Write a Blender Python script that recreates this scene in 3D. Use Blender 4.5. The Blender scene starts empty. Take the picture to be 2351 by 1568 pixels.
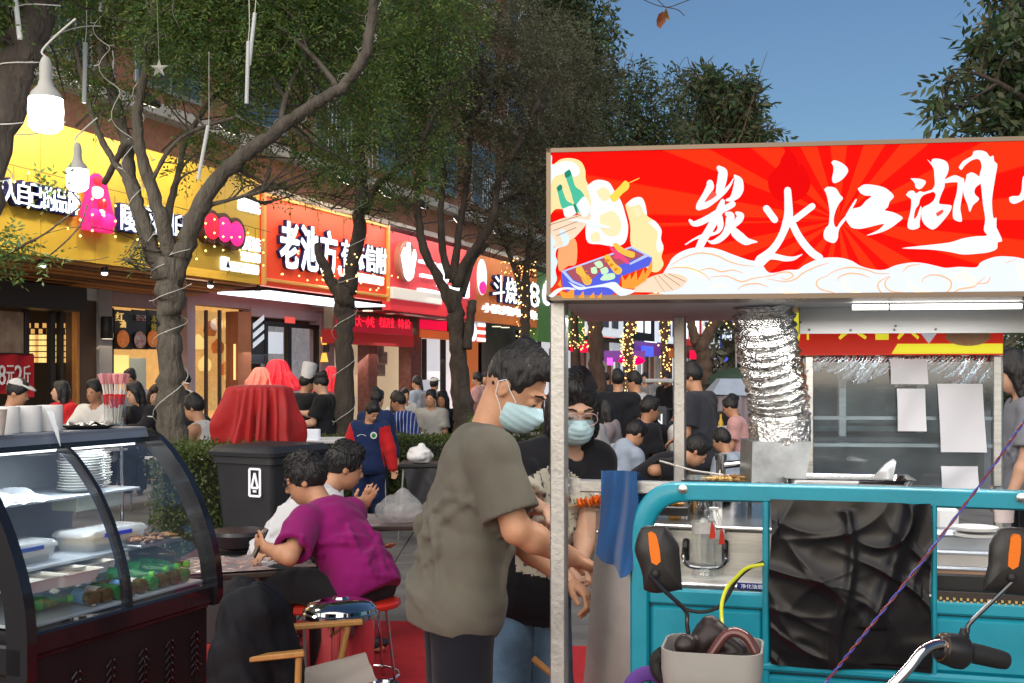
import bpy,math,random
import numpy as np
import openvdb
from mathutils import Vector,Matrix
R=math.radians
scene=bpy.context.scene
COL=scene.collection
rng=np.random.default_rng(7)
random.seed(7)
# camera
F,CX,HY,CAMZ=2600.0,1175.5,860.0,1.6
cam_d=bpy.data.cameras.new('camera')
cam=bpy.data.objects.new('camera',cam_d);COL.objects.link(cam)
cam.location=(0,0,CAMZ);cam.rotation_euler=(R(90),0,0)
cam_d.sensor_width=36;cam_d.lens=F/2351*36;cam_d.shift_y=(HY-784)/2351
cam_d.clip_start=.05;cam_d.clip_end=2000
scene.camera=cam
# dusk sky and the last soft sun
world=bpy.data.worlds.new('World');scene.world=world;world.use_nodes=True
wn=world.node_tree;wn.nodes.clear()
sky=wn.nodes.new('ShaderNodeTexSky');sky.sky_type='NISHITA';sky.sun_disc=False
SUN_EL,SUN_ROT=R(15),R(200)
sky.sun_elevation=SUN_EL;sky.sun_rotation=SUN_ROT
sky.altitude=0;sky.air_density=1.0;sky.dust_density=1.3;sky.ozone_density=3.6
bg=wn.nodes.new('ShaderNodeBackground');bg.inputs[1].default_value=.102
wo=wn.nodes.new('ShaderNodeOutputWorld')
wn.links.new(sky.outputs[0],bg.inputs[0]);wn.links.new(bg.outputs[0],wo.inputs[0])
sd=bpy.data.lights.new('sun','SUN');sd.energy=5.0;sd.angle=R(120);sd.color=(1,.90,.78)
sun=bpy.data.objects.new('sun',sd);COL.objects.link(sun)
sun.rotation_euler=Vector((-math.sin(SUN_ROT)*math.cos(R(30)),-math.cos(SUN_ROT)*math.cos(R(30)),-math.sin(R(30)))).to_track_quat('-Z','Y').to_euler()
scene.view_settings.view_transform='Standard';scene.view_settings.look='None'
scene.view_settings.exposure=0.0;scene.view_settings.gamma=1;scene.view_settings.use_curve_mapping=False
scene.render.engine='CYCLES'
scene.cycles.use_denoising=True
scene.cycles.max_bounces=6;scene.cycles.diffuse_bounces=3;scene.cycles.glossy_bounces=3
scene.cycles.transparent_max_bounces=24;scene.cycles.transmission_bounces=4
scene.cycles.caustics_reflective=False;scene.cycles.caustics_refractive=False
scene.cycles.sample_clamp_indirect=4.0
# places
def P(x,y,d):
 return np.array([(x-CX)/F*d,d,CAMZ-(y-HY)/F*d])
def G(x,d,z=0.0):
 return np.array([(x-CX)/F*d,d,z])
def V(*a):return np.array(a,float)
def nrm(v):
 v=np.asarray(v,float);return v/(np.linalg.norm(v)+1e-12)
def rotz(a):
 c,s=math.cos(a),math.sin(a);return np.array([[c,-s,0],[s,c,0],[0,0,1.]])
def frame_z(d,up=(0,0,1)):
 """3x3 with columns x,y,z and z along d"""
 z=nrm(d);u=np.asarray(up,float)
 if abs(np.dot(z,u))>.99:u=np.array([1.,0,0])
 x=nrm(np.cross(u,z));y=np.cross(z,x)
 return np.stack([x,y,z],1)
 # materials
MATS={}
def lin(c):
 return tuple((v/12.92 if v<=.04045 else((v+.055)/1.055)**2.4)for v in c)
def mat(name,col=(.5,.5,.5),rough=.6,metal=0,var=0.0,vs=8.0,bump=0.0,bs=60.0,emit=None,es=0.0,alpha=1.0,trans=0.0,coat=0.0,spec=.5,col2=None,fold=0.0,stretch=None,ior=1.45,sheen=0.0,fscale=9.0,fdist=.022,bdist=.01):
 if name in MATS:return MATS[name]
 m=bpy.data.materials.new(name);m.use_nodes=True;MATS[name]=m
 nt=m.node_tree;b=nt.nodes['Principled BSDF'];L=nt.links.new;N=nt.nodes.new
 b.inputs['Base Color'].default_value=(*col,1);b.inputs['Roughness'].default_value=rough
 b.inputs['Metallic'].default_value=metal;b.inputs['Specular IOR Level'].default_value=spec
 b.inputs['Coat Weight'].default_value=coat;b.inputs['IOR'].default_value=ior
 b.inputs['Transmission Weight'].default_value=trans;b.inputs['Alpha'].default_value=alpha
 b.inputs['Sheen Weight'].default_value=sheen
 if emit is not None:
  b.inputs['Emission Color'].default_value=(*emit,1);b.inputs['Emission Strength'].default_value=es
 if var or bump or fold:
  tc=N('ShaderNodeTexCoord');src=tc.outputs['Object']
  if stretch:
   mp=N('ShaderNodeMapping');mp.inputs['Scale'].default_value=stretch;L(src,mp.inputs[0]);src=mp.outputs[0]
 if var:
  n=N('ShaderNodeTexNoise');n.inputs['Scale'].default_value=vs;n.inputs['Detail'].default_value=6;n.inputs['Roughness'].default_value=.65
  L(src,n.inputs['Vector'])
  r=N('ShaderNodeValToRGB');r.color_ramp.elements[0].position=.3;r.color_ramp.elements[1].position=.7
  lo=col2 if col2 else tuple(c*(1-var)for c in col)
  r.color_ramp.elements[0].color=(*lo,1);r.color_ramp.elements[1].color=(*(tuple(min(1,c*(1+.35*var))for c in col)),1)
  L(n.outputs[0],r.inputs[0]);L(r.outputs[0],b.inputs['Base Color'])
  rr=N('ShaderNodeMapRange');rr.inputs['To Min'].default_value=max(0.03,rough-.1);rr.inputs['To Max'].default_value=min(1,rough+.12)
  L(n.outputs[0],rr.inputs['Value']);L(rr.outputs[0],b.inputs['Roughness'])
 prev=None
 if fold:
  n3=N('ShaderNodeTexNoise');n3.inputs['Scale'].default_value=fscale;n3.noise_type='RIDGED_MULTIFRACTAL';n3.inputs['Scale'].default_value=fscale*.6;n3.inputs['Detail'].default_value=1.5;n3.inputs['Distortion'].default_value=.7
  L(src,n3.inputs['Vector'])
  b3=N('ShaderNodeBump');b3.inputs['Strength'].default_value=fold;b3.inputs['Distance'].default_value=fdist
  L(n3.outputs[0],b3.inputs['Height']);prev=b3
 if bump:
  n2=N('ShaderNodeTexNoise');n2.inputs['Scale'].default_value=bs;n2.inputs['Detail'].default_value=4
  L(src,n2.inputs['Vector'])
  b2=N('ShaderNodeBump');b2.inputs['Strength'].default_value=bump;b2.inputs['Distance'].default_value=bdist
  L(n2.outputs[0],b2.inputs['Height'])
  if prev:L(prev.outputs[0],b2.inputs['Normal'])
  prev=b2
 if prev:L(prev.outputs[0],b.inputs['Normal'])
 return m
def emis(name,col,s=1.0,base=None):
 return mat(name,base or tuple(min(.8,c*.8)for c in col),.6,emit=col,es=s,spec=.05)
def thin_glass(name,tint=(.96,.98,.98),refl=.12,rough=.02,dirt=0.0):
 """a pane: mostly see-through, mirror-like at grazing angles, a little smeared"""
 if name in MATS:return MATS[name]
 m=bpy.data.materials.new(name);m.use_nodes=True;MATS[name]=m
 nt=m.node_tree;nt.nodes.clear();L=nt.links.new;N=nt.nodes.new
 t=N('ShaderNodeBsdfTransparent');t.inputs[0].default_value=(*tint,1)
 g=N('ShaderNodeBsdfGlossy');g.inputs['Roughness'].default_value=rough;g.inputs[0].default_value=(.95,.97,1,1)
 fr=N('ShaderNodeFresnel');fr.inputs[0].default_value=1.5
 ge=N('ShaderNodeNewGeometry');iv=N('ShaderNodeMath');iv.operation='SUBTRACT';iv.inputs[0].default_value=1;L(ge.outputs['Backfacing'],iv.inputs[1]);ml=N('ShaderNodeMath');ml.operation='MULTIPLY';L(fr.outputs[0],ml.inputs[0]);L(iv.outputs[0],
ml.inputs[1])
 ad=N('ShaderNodeMath');ad.operation='ADD';ad.inputs[1].default_value=refl;ad.use_clamp=True;L(ml.outputs[0],ad.inputs[0])
 mx=N('ShaderNodeMixShader');L(ad.outputs[0],mx.inputs[0]);L(t.outputs[0],mx.inputs[1]);L(g.outputs[0],mx.inputs[2])
 last=mx
 if dirt:
  d=N('ShaderNodeBsdfDiffuse');d.inputs[0].default_value=(.7,.75,.78,1)
  tc=N('ShaderNodeTexCoord');n=N('ShaderNodeTexNoise');n.inputs['Scale'].default_value=5;n.inputs['Detail'].default_value=5
  L(tc.outputs['Object'],n.inputs['Vector'])
  mr=N('ShaderNodeMapRange');mr.inputs['From Min'].default_value=.4;mr.inputs['From Max'].default_value=.8;mr.inputs['To Min'].default_value=dirt*.3;mr.inputs['To Max'].default_value=dirt
  L(n.outputs[0],mr.inputs['Value'])
  m2=N('ShaderNodeMixShader');L(mr.outputs[0],m2.inputs[0]);L(last.outputs[0],m2.inputs[1]);L(d.outputs[0],m2.inputs[2]);last=m2
 o=N('ShaderNodeOutputMaterial');L(last.outputs[0],o.inputs[0])
 return m
 # meshes
class MB:
 def __init__(s):s.v=[];s.f=[];s.m=[];s.n=0
 def add(s,v,f,m=0):
  v=np.asarray(v,float).reshape(-1,3);k=s.n
  s.v.append(v);s.n+=len(v)
  for q in f:s.f.append([int(i)+k for i in q]);s.m.append(m)
  return s
 def box(s,c,size,rot=None,bev=0.0,m=0):
  h=np.asarray(size,float)/2;c=np.asarray(c,float)
  if bev<=0:
   v=[(x,y,z)for x in(-1,1)for y in(-1,1)for z in(-1,1)]
   v=np.array(v)*h
   f=[(0,1,3,2),(4,6,7,5),(0,4,5,1),(2,3,7,6),(0,2,6,4),(1,5,7,3)]
  else:
   b=min(bev,h.min()*.95);v=[];idx={}
   for x in(-1,1):
    for y in(-1,1):
     for z in(-1,1):
      sg=np.array((x,y,z),float)
      for a in range(3):
       q=sg*h;
       for o in range(3):
        if o!=a:q[o]-=sg[o]*b
       idx[(x,y,z,a)]=len(v);v.append(q)
   f=[]
   for a in range(3):
    o1,o2=(a+1)%3,(a+2)%3
    for sa in(-1,1):
     q=[]
     for(p1,p2)in((-1,-1),(1,-1),(1,1),(-1,1)):
      k=[0,0,0];k[a]=sa;k[o1]=p1;k[o2]=p2;q.append(idx[(*k,a)])
     f.append(q if sa>0 else q[::-1])
   for a in range(3):
    o1,o2=(a+1)%3,(a+2)%3
    for s1 in(-1,1):
     for s2 in(-1,1):
      def g(sa,ax):
       k=[0,0,0];k[a]=sa;k[o1]=s1;k[o2]=s2;return idx[(*k,ax)]
      q=[g(-1,o1),g(1,o1),g(1,o2),g(-1,o2)]
      f.append(q if s1*s2<0 else q[::-1])
   for x in(-1,1):
    for y in(-1,1):
     for z in(-1,1):
      q=[idx[(x,y,z,0)],idx[(x,y,z,1)],idx[(x,y,z,2)]]
      f.append(q if x*y*z>0 else q[::-1])
   v=np.array(v)
  if rot is not None:v=v@np.asarray(rot).T
  return s.add(v+c,f,m)
 def beam(s,a,b,w,h,up=(0,0,1),bev=0.0,m=0):
  a=np.asarray(a,float);b=np.asarray(b,float)
  fr=frame_z(b-a,up)
  return s.box((a+b)/2,(w,h,np.linalg.norm(b-a)),fr,bev,m)
 def tube(s,pts,r,n=8,caps=True,m=0,flat=1.0):
  p=np.asarray(pts,float);k=len(p);r=np.broadcast_to(np.asarray(r,float),(k,))
  t=np.gradient(p,axis=0);t/=(np.linalg.norm(t,axis=1,keepdims=True)+1e-12)
  x=frame_z(t[0])[:,0];vs=[]
  an=np.arange(n)*2*math.pi/n
  for i in range(k):
   x=x-t[i]*np.dot(x,t[i]);x=nrm(x);y=np.cross(t[i],x)
   vs.append(p[i]+r[i]*(np.cos(an)[:,None]*x+flat*np.sin(an)[:,None]*y))
  f=[]
  for i in range(k-1):
   for j in range(n):
    f.append((i*n+j,i*n+(j+1)%n,(i+1)*n+(j+1)%n,(i+1)*n+j))
  if caps:f.append(list(range(n))[::-1]);f.append([(k-1)*n+j for j in range(n)])
  return s.add(np.concatenate(vs),f,m)
 def lathe(s,prof,c,n=16,rot=None,m=0,cap=True):
  an=np.arange(n)*2*math.pi/n;vs=[]
  for(r,z)in prof:vs.append(np.stack([r*np.cos(an),r*np.sin(an),np.full(n,z)],1))
  v=np.concatenate(vs);f=[]
  for i in range(len(prof)-1):
   for j in range(n):
    f.append((i*n+j,i*n+(j+1)%n,(i+1)*n+(j+1)%n,(i+1)*n+j))
  if cap:f.append(list(range(n))[::-1]);f.append([(len(prof)-1)*n+j for j in range(n)])
  if rot is not None:v=v@np.asarray(rot).T
  return s.add(v+np.asarray(c,float),f,m)
 def ell(s,c,r,rot=None,n=12,m=0):
  r=np.broadcast_to(np.asarray(r,float),(3,));k=max(4,n//2);v=[];f=[]
  v.append((0,0,1))
  for i in range(1,k):
   a=math.pi*i/k
   for j in range(n):
    b=2*math.pi*j/n;v.append((math.sin(a)*math.cos(b),math.sin(a)*math.sin(b),math.cos(a)))
  v.append((0,0,-1));e=len(v)-1
  for j in range(n):f.append((0,1+j,1+(j+1)%n));f.append((e,e-n+(j+1)%n,e-n+j))
  for i in range(k-2):
   for j in range(n):
    q=1+i*n;f.append((q+j,q+n+j,q+n+(j+1)%n,q+(j+1)%n))
  v=np.array(v)*r
  if rot is not None:v=v@np.asarray(rot).T
  return s.add(v+np.asarray(c,float),f,m)
 def prism(s,poly,o,ux,uy,d0,d1,m=0):
  """poly in the plane (o, ux, uy), from offset d0 to d1 along ux x uy"""
  q=np.asarray(poly,float);a=0.0
  nx=np.roll(q,-1,0);a=np.sum(q[:,0]*nx[:,1]-nx[:,0]*q[:,1])
  if a<0:q=q[::-1]
  ux=np.asarray(ux,float);uy=np.asarray(uy,float);w=np.cross(ux,uy);k=len(q)
  base=np.asarray(o,float)+q[:,:1]*ux+q[:,1:]*uy
  v=np.concatenate([base+w*d0,base+w*d1])
  f=[list(range(k))[::-1],list(range(k,2*k))]
  for i in range(k):f.append((i,(i+1)%k,k+(i+1)%k,k+i))
  return s.add(v,f,m)
 def grid(s,fn,nu,nv,m=0,flip=False):
  u,v=np.meshgrid(np.linspace(0,1,nu),np.linspace(0,1,nv),indexing='ij')
  p=fn(u,v);p=np.stack(p,-1).reshape(-1,3)if isinstance(p,tuple)else np.asarray(p).reshape(-1,3)
  f=[]
  for i in range(nu-1):
   for j in range(nv-1):
    q=(i*nv+j,(i+1)*nv+j,(i+1)*nv+j+1,i*nv+j+1);f.append(q[::-1]if flip else q)
  return s.add(p,f,m)
def wloc(o):
 p=np.zeros(3)
 while o is not None:
  p=p+np.array(o.location);o=o.parent
 return p
def props(o,label=None,cat=None,group=None,kind=None):
 for k,v in(('label',label),('category',cat),('group',group),('kind',kind)):
  if v:o[k]=v
 return o
def thing(name,label,cat,loc,group=None):
 o=bpy.data.objects.new(name,None);COL.objects.link(o);o.location=[float(q)for q in loc];o.empty_display_size=.1
 return props(o,label,cat,group)
def raw(name,v,f,mats,parent=None,smooth=True,angle=35,origin=None):
 """link ONE mesh object; v are world coordinates"""
 me=bpy.data.meshes.new(name);v=np.asarray(v,float)
 off=wloc(parent)if parent is not None else(np.asarray(origin,float)if origin is not None else np.zeros(3))
 v=v-off
 if isinstance(f,np.ndarray):
  k=f.shape[1];me.vertices.add(len(v));me.vertices.foreach_set('co',v.astype(np.float32).ravel())
  me.loops.add(f.size);me.loops.foreach_set('vertex_index',f.astype(np.int32).ravel())
  me.polygons.add(len(f));me.polygons.foreach_set('loop_start',np.arange(0,f.size,k,dtype=np.int32))
  me.update(calc_edges=True)
 else:
  me.from_pydata(v.tolist(),[],f)
 for m in(mats if isinstance(mats,(list,tuple))else[mats]):me.materials.append(m)
 if smooth:
  me.polygons.foreach_set('use_smooth',np.ones(len(me.polygons),bool))
  if angle and angle<180:me.set_sharp_from_angle(angle=R(angle))
 o=bpy.data.objects.new(name,me);COL.objects.link(o)
 if parent is not None:o.parent=parent
 elif origin is not None:o.location=[float(q)for q in origin]
 return o
def build(name,mb,mats,parent=None,smooth=True,angle=35,label=None,cat=None,group=None,kind=None,origin=None):
 v=np.concatenate(mb.v);
 if parent is None and origin is None and kind!='structure':
  origin=np.array([(v[:,0].min()+v[:,0].max())/2,(v[:,1].min()+v[:,1].max())/2,v[:,2].min()])
 o=raw(name,v,mb.f,mats,parent,smooth,angle,origin)
 if any(mb.m):o.data.polygons.foreach_set('material_index',mb.m)
 return props(o,label,cat,group,kind)
def copy_tree(o,parent=None):
 c=o.copy();COL.objects.link(c)
 if parent is not None:c.parent=parent
 for ch in list(o.children):copy_tree(ch,c)
 return c
TXT={}
def text_mesh(body,ext=.02,res=2,bold=0.0):
 """flat 2D verts of a text, 1 unit high, extruded; returns verts and faces, x from 0, y centred"""
 key=(body,ext,res,bold)
 if key in TXT:return TXT[key]
 c=bpy.data.curves.new('lettering','FONT');c.body=body;c.extrude=ext;c.resolution_u=res;c.offset=bold
 o=bpy.data.objects.new('lettering',c);COL.objects.link(o)
 dg=bpy.context.evaluated_depsgraph_get();me=bpy.data.meshes.new_from_object(o.evaluated_get(dg))
 v=np.zeros(len(me.vertices)*3);me.vertices.foreach_get('co',v);v=v.reshape(-1,3)
 f=[list(p.vertices)for p in me.polygons]
 bpy.data.objects.remove(o);bpy.data.meshes.remove(me);bpy.data.curves.remove(c)
 v=v-np.array([v[:,0].min(),v[:,1].min(),0]);
 v[:,0]/=v[:,0].max();v[:,1]/=v[:,1].max();
 TXT[key]=(v,f);return v,f
def text(mb,body,o,ux,uy,w,h,depth=.03,res=2,bold=0.0,m=0):
 """text filling the rectangle w x h whose lower left corner is o"""
 v,f=text_mesh(body,1.0,res,bold)
 ux=nrm(ux);uy=nrm(uy);n=np.cross(ux,uy)
 q=np.asarray(o,float)+v[:,:1]*w*ux+v[:,1:2]*h*uy+v[:,2:3]*depth/2*n
 mb.add(q,f,m)
def stroke_poly(pts):
 """outline of a brush stroke: points (x, y, width)"""
 p=np.array([(a,b)for a,b,_ in pts],float);w=np.array([c for _,_,c in pts],float)/2
 k=4;n=len(p);tt=np.linspace(0,n-1,(n-1)*k+1);i=np.clip(tt.astype(int),0,n-2);fr=tt-i
 pm=np.vstack([2*p[0]-p[1],p,2*p[-1]-p[-2]]);
 a,b,c,d=pm[i],pm[i+1],pm[i+2],pm[i+3];u=fr[:,None]
 q=.5*(2*b+(c-a)*u+(2*a-5*b+4*c-d)*u**2+(3*b-a-3*c+d)*u**3)
 ww=w[i]*(1-fr)+w[i+1]*fr
 t=np.gradient(q,axis=0);t/=np.linalg.norm(t,axis=1,keepdims=True)+1e-9
 nn=np.stack([-t[:,1],t[:,0]],1)
 left=q+nn*ww[:,None];right=q-nn*ww[:,None]
 e=[q[-1]+ww[-1]*(math.cos(z)*nn[-1]+math.sin(z)*t[-1])for z in(math.pi*.25,math.pi*.5,math.pi*.75)]
 s0=[q[0]+ww[0]*(-math.cos(z)*nn[0]-math.sin(z)*t[0])for z in(math.pi*.25,math.pi*.5,math.pi*.75)]
 return np.vstack([left,e,right[::-1],s0])
 # signed distance modelling for bodies, cloth and bags
class SDF:
 def __init__(s,lo,hi,vox):
  s.lo=np.asarray(lo,float)-3*vox;s.vox=vox
  s.n=np.ceil((np.asarray(hi,float)+3*vox-s.lo)/vox).astype(int)+1
  s.d=np.full(s.n,.5,np.float32)
  s.ax=[s.lo[i]+vox*np.arange(s.n[i])for i in range(3)]
 def sub(s,lo,hi):
  a=np.clip(np.floor((np.asarray(lo)-s.lo)/s.vox).astype(int),0,s.n);b=np.clip(np.ceil((np.asarray(hi)-s.lo)/s.vox).astype(int)+1,0,s.n)
  sl=tuple(slice(a[i],b[i])for i in range(3))
  return sl,[s.ax[0][sl[0]][:,None,None],s.ax[1][sl[1]][None,:,None],s.ax[2][sl[2]][None,None,:]]
 def mix(s,sl,d,k,op):
  c=s.d[sl]
  if c.size==0:return
  if op=='u':
   if k>0:
    h=np.clip(.5+.5*(c-d)/k,0,1);s.d[sl]=c*(1-h)+d*h-k*h*(1-h)
   else:s.d[sl]=np.minimum(c,d)
  else:
   if k>0:
    h=np.clip(.5-.5*(c+d)/k,0,1);s.d[sl]=c*(1-h)-d*h+k*h*(1-h)
   else:s.d[sl]=np.maximum(c,-d)
 def cone(s,a,b,ra,rb,k=.02,op='u',pad=.08):
  a=np.asarray(a,float);b=np.asarray(b,float);r=max(ra,rb)+k+pad
  sl,(X,Y,Z)=s.sub(np.minimum(a,b)-r,np.maximum(a,b)+r)
  ab=b-a;L2=float(ab@ab)+1e-12
  t=np.clip(((X-a[0])*ab[0]+(Y-a[1])*ab[1]+(Z-a[2])*ab[2])/L2,0,1)
  d=np.sqrt((X-a[0]-t*ab[0])**2+(Y-a[1]-t*ab[1])**2+(Z-a[2]-t*ab[2])**2)-(ra+(rb-ra)*t)
  s.mix(sl,d,k,op)
 def ell(s,c,r,rot=None,k=.02,op='u',pad=.08):
  c=np.asarray(c,float);r=np.broadcast_to(np.asarray(r,float),(3,));q=r.max()+k+pad
  sl,(X,Y,Z)=s.sub(c-q,c+q)
  x,y,z=X-c[0],Y-c[1],Z-c[2]
  if rot is not None:
   M=np.asarray(rot).T
   x,y,z=(M[i,0]*x+M[i,1]*y+M[i,2]*z for i in range(3))
  k0=np.sqrt((x/r[0])**2+(y/r[1])**2+(z/r[2])**2)
  k1=np.sqrt((x/r[0]**2)**2+(y/r[1]**2)**2+(z/r[2]**2)**2)+1e-9
  s.mix(sl,np.where(k0<.05,-r.min(),k0*(k0-1)/k1),k,op)
 def plane(s,p,n):
  """keep the side the normal points away from"""
  n=nrm(n);X,Y,Z=s.ax[0][:,None,None],s.ax[1][None,:,None],s.ax[2][None,None,:]
  s.d=np.maximum(s.d,((X-p[0])*n[0]+(Y-p[1])*n[1]+(Z-p[2])*n[2]).astype(np.float32))
 def ripple(s,amp,freq,seed=0,dirs=None,where=None):
  g=np.random.default_rng(seed);X,Y,Z=s.ax[0][:,None,None],s.ax[1][None,:,None],s.ax[2][None,None,:]
  for i in range(5):
   v=nrm(g.normal(size=3))if dirs is None else nrm(np.asarray(dirs)+.35*g.normal(size=3));f=freq*g.uniform(.6,1.6);w=nrm(g.normal(size=3))*freq*.4
   ph=f*(X*v[0]+Y*v[1]+Z*v[2])+1.3*np.sin(X*w[0]+Y*w[1]+Z*w[2]+i)+g.uniform(0,6)
   q=amp*.6*(1-2*np.abs(np.sin(ph/2)))
   s.d=s.d+q.astype(np.float32)*(1.0 if where is None else where)
 def stick(s,p,n=5):
  """pull points onto the surface"""
  p=np.array(p,float)
  for _ in range(n):
   i=np.clip(((p-s.lo)/s.vox).round().astype(int),1,s.n-2);c=s.d[i[:,0],i[:,1],i[:,2]]
   g=np.stack([s.d[i[:,0]+a,i[:,1]+b,i[:,2]+e]-s.d[i[:,0]-a,i[:,1]-b,i[:,2]-e]for a,b,e in((1,0,0),(0,1,0),(0,0,1))],1);g/=np.linalg.norm(g,axis=1,keepdims=True)+1e-6
   p=p-g*c[:,None]
  return p
 def crease(s,a,b,r=.010,k=.022,sink=.004,wob=.02,seed=0):
  """a raised fold of cloth along the surface from a to b"""
  g=np.random.default_rng(seed);t=np.linspace(0,1,9)[:,None];q=np.asarray(a)+(np.asarray(b)-np.asarray(a))*t+np.sin(t*3.14)*g.normal(size=3)*wob;q=s.stick(q)
  for i in range(8):
   w0,w1=math.sin(math.pi*(i+.3)/8.6),math.sin(math.pi*(i+1.3)/8.6);s.cone(q[i],q[i+1],r*w0-sink*.2,r*w1-sink*.2,k,pad=.02)
 def mesh(s):
  g=openvdb.FloatGrid(.5);g.copyFromArray(s.d.astype(np.float32))
  p,q=g.convertToQuads(isovalue=0.0)
  return p*s.vox+s.lo,q[:,::-1].astype(np.int32)
# ============================================================ ground
U=V(.3555,.9347,0);NO=V(.9347,-.3555,0);F0=V(-4.494,20.2,0)
def FA(s,t,z):return F0+U*s+NO*t+V(0,0,z)
def fs(x,y,t=-1.8):
 """shop-front coordinates (s, z) seen at x, y on the plane t"""
 k=(x-CX)/F;p=F0+NO*t
 s=(k*p[1]-p[0])/(U[0]-k*U[1]);Y=p[1]+U[1]*s
 return s,CAMZ-(y-HY)/F*Y
def facing(mb,s0,s1,z0,z1,t,th=.06,bev=0.0,m=0):
 """a slab on the shop front, its face at t"""
 mb.box((FA(s0,t-th/2,z0)+FA(s1,t-th/2,z1))/2,(th,abs(s1-s0),abs(z1-z0)),np.stack([NO,U,V(0,0,1)],1),bev,m)
PAVE=mat('grey_paving',(.17,.165,.16),.75,var=.35,vs=2.2,bump=.3,bs=60)
JOINT=mat('paving_joint',(.06,.058,.055),.9,var=.3,vs=3)
mb=MB();mb.box((0,150,-.07),(700,700,.1));ground=build('pavement',mb,JOINT,kind='structure',origin=(0,0,0),label='grey paved square under the stalls and tables')
base=None
for i in range(15):
 for j in range(20):
  if base is None:
   mb=MB();mb.box((0,0,-.008),(.392,.392,.024),None,.004);base=build('paving_slab',mb,PAVE,ground,smooth=False);o=base
  else:o=base.copy();COL.objects.link(o);o.parent=ground
  o.location=(-3.6+i*.4+(.0),5.0+j*.4,random.uniform(-.003,.002));o.rotation_euler.z=random.choice((0,1.5708,3.1416))
mb=MB()
for i in range(-12,14):
 for j in range(-4,26):
  x0,y0=i*2.0,j*2.0
  mb.box((x0,y0,-.021),(1.99,1.99,.018))
build('paving_field',mb,PAVE,ground,smooth=False,kind='stuff')
CARP=mat('red_carpet',(.52,.022,.03),.92,var=.22,vs=5,bump=.5,bs=120,fold=.25,fscale=3)
ct=thing('carpet','red carpet laid in strips on the paving under the stools and the vendors','carpet',(-.5,5.5,0))
for k,(xa,xb,ya,yb,zz)in enumerate(((-2.6,-1.15,2.5,7.35,.006),(-1.17,.05,2.5,7.3,.011),(.03,1.1,2.5,6.6,.016))):
 mb=MB();g=np.random.default_rng(k)
 def fn(u,v,xa=xa,xb=xb,ya=ya,yb=yb,zz=zz,k=k):
  X=xa+(xb-xa)*u;Y=ya+(yb-ya)*v
  return X+.01*np.sin(Y*3+k),Y+.015*np.sin(X*5),zz+.004*(1+np.sin(Y*9+2*np.sin(X*4+k)))*(np.sin(X*3+Y*1.7)>.2)
 mb.grid(fn,20,60);build('carpet_strip',mb,CARP,ct)
# ============================================================ shop row
WHT=emis('lit_white',(.86,.95,1.0),1.25);WHTW=emis('lit_warm_white',(1,.86,.62),1.3);LBLUE=mat('letter_side_blue',(.015,.02,.12),.5)
YEL=mat('yellow_sign_panel',(.74,.46,.045),.5,var=.06,vs=3);REDP=mat('red_sign_panel',(.62,.045,.012),.45,var=.1,vs=2,emit=(.75,.055,.012),es=.42)
PNKP=mat('crimson_sign_panel',(.62,.05,.06),.5,var=.1,vs=2,emit=(.7,.05,.06),es=.4);ORGP=mat('brown_orange_sign_panel',(.42,.12,.025),.5,var=.15,vs=3,emit=(.5,.13,.025),es=.35)
GRNP=mat('green_sign_panel',(.05,.12,.03),.5,var=.2,vs=4,emit=(.1,.22,.05),es=.3)
TRIM=mat('gold_trim',(.6,.3,.08),.4,emit=(.7,.3,.06),es=.3);DARK=mat('dark_brown_frame',(.028,.02,.017),.5);BRN=mat('brown_cladding',(.10,.058,.035),.6,var=.2,vs=3)
MAUV=mat('mauve_stucco',(.42,.31,.33),.8,var=.12,vs=2,bump=.15,bs=80);GREYP=mat('grey_stucco',(.36,.35,.35),.8,var=.12,vs=2,bump=.15,bs=80)
BRICK=mat('old_red_brick',(.27,.13,.085),.85,var=.35,vs=6,bump=.3,bs=30);LEDGE=mat('pale_concrete',(.40,.39,.38),.85,var=.25,vs=2)
WOODS=mat('orange_wood_soffit',(.66,.29,.08),.5,var=.25,vs=5,stretch=(1,8,1));GLS=thin_glass('shop_glass',(.92,.95,.96),.06)
WINB=mat('blue_window_glass',(.05,.08,.11),.08,spec=.8);RAILM=mat('grey_railing',(.30,.33,.36),.5,metal=.4)
REDB=mat('red_fabric',(.48,.012,.02),.8,fold=.4,fscale=5,var=.15);LEDR=emis('led_red',(1.0,.02,.05),1.4);LEDP=emis('led_pink_red',(1.0,.01,.07),.75)
MARB=mat('red_brown_marble',(.15,.045,.03),.3,var=.5,vs=9,col2=(.30,.13,.10));CREAM=mat('cream_interior',(.62,.48,.32),.8,emit=(.9,.68,.42),es=.42)
BLK=mat('matt_black',(.012,.012,.014),.5);DARKIN=mat('dark_interior',(.05,.035,.025),.8)
WARM=mat('warm_interior',(.6,.36,.14),.7,var=.75,vs=4.5,col2=(.14,.06,.02),emit=(.95,.50,.15),es=.75);AMB=emis('amber_lattice_light',(1.0,.66,.22),1.15)
CURT=mat('white_curtain_lit',(.8,.8,.82),.8,emit=(.8,.84,.9),es=.65)
POST=[mat('poster_black',(.03,.03,.035),.4),mat('poster_white',(.75,.77,.8),.5,emit=(.75,.8,.9),es=.35),mat('poster_orange',(.75,.2,.04),.5,emit=(.8,.25,.05),es=.25,var=.7,vs=14,col2=(.4,.08,.02)),mat('poster_gold_text',(.85,
.6,.2),.5,emit=(.9,.6,.2),es=.6),mat('poster_dish_white',(.75,.72,.68),.5,var=.7,vs=12,col2=(.5,.06,.05)),mat('poster_pink',(.8,.1,.22),.5,emit=(.9,.1,.25),es=.5)]
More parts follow.
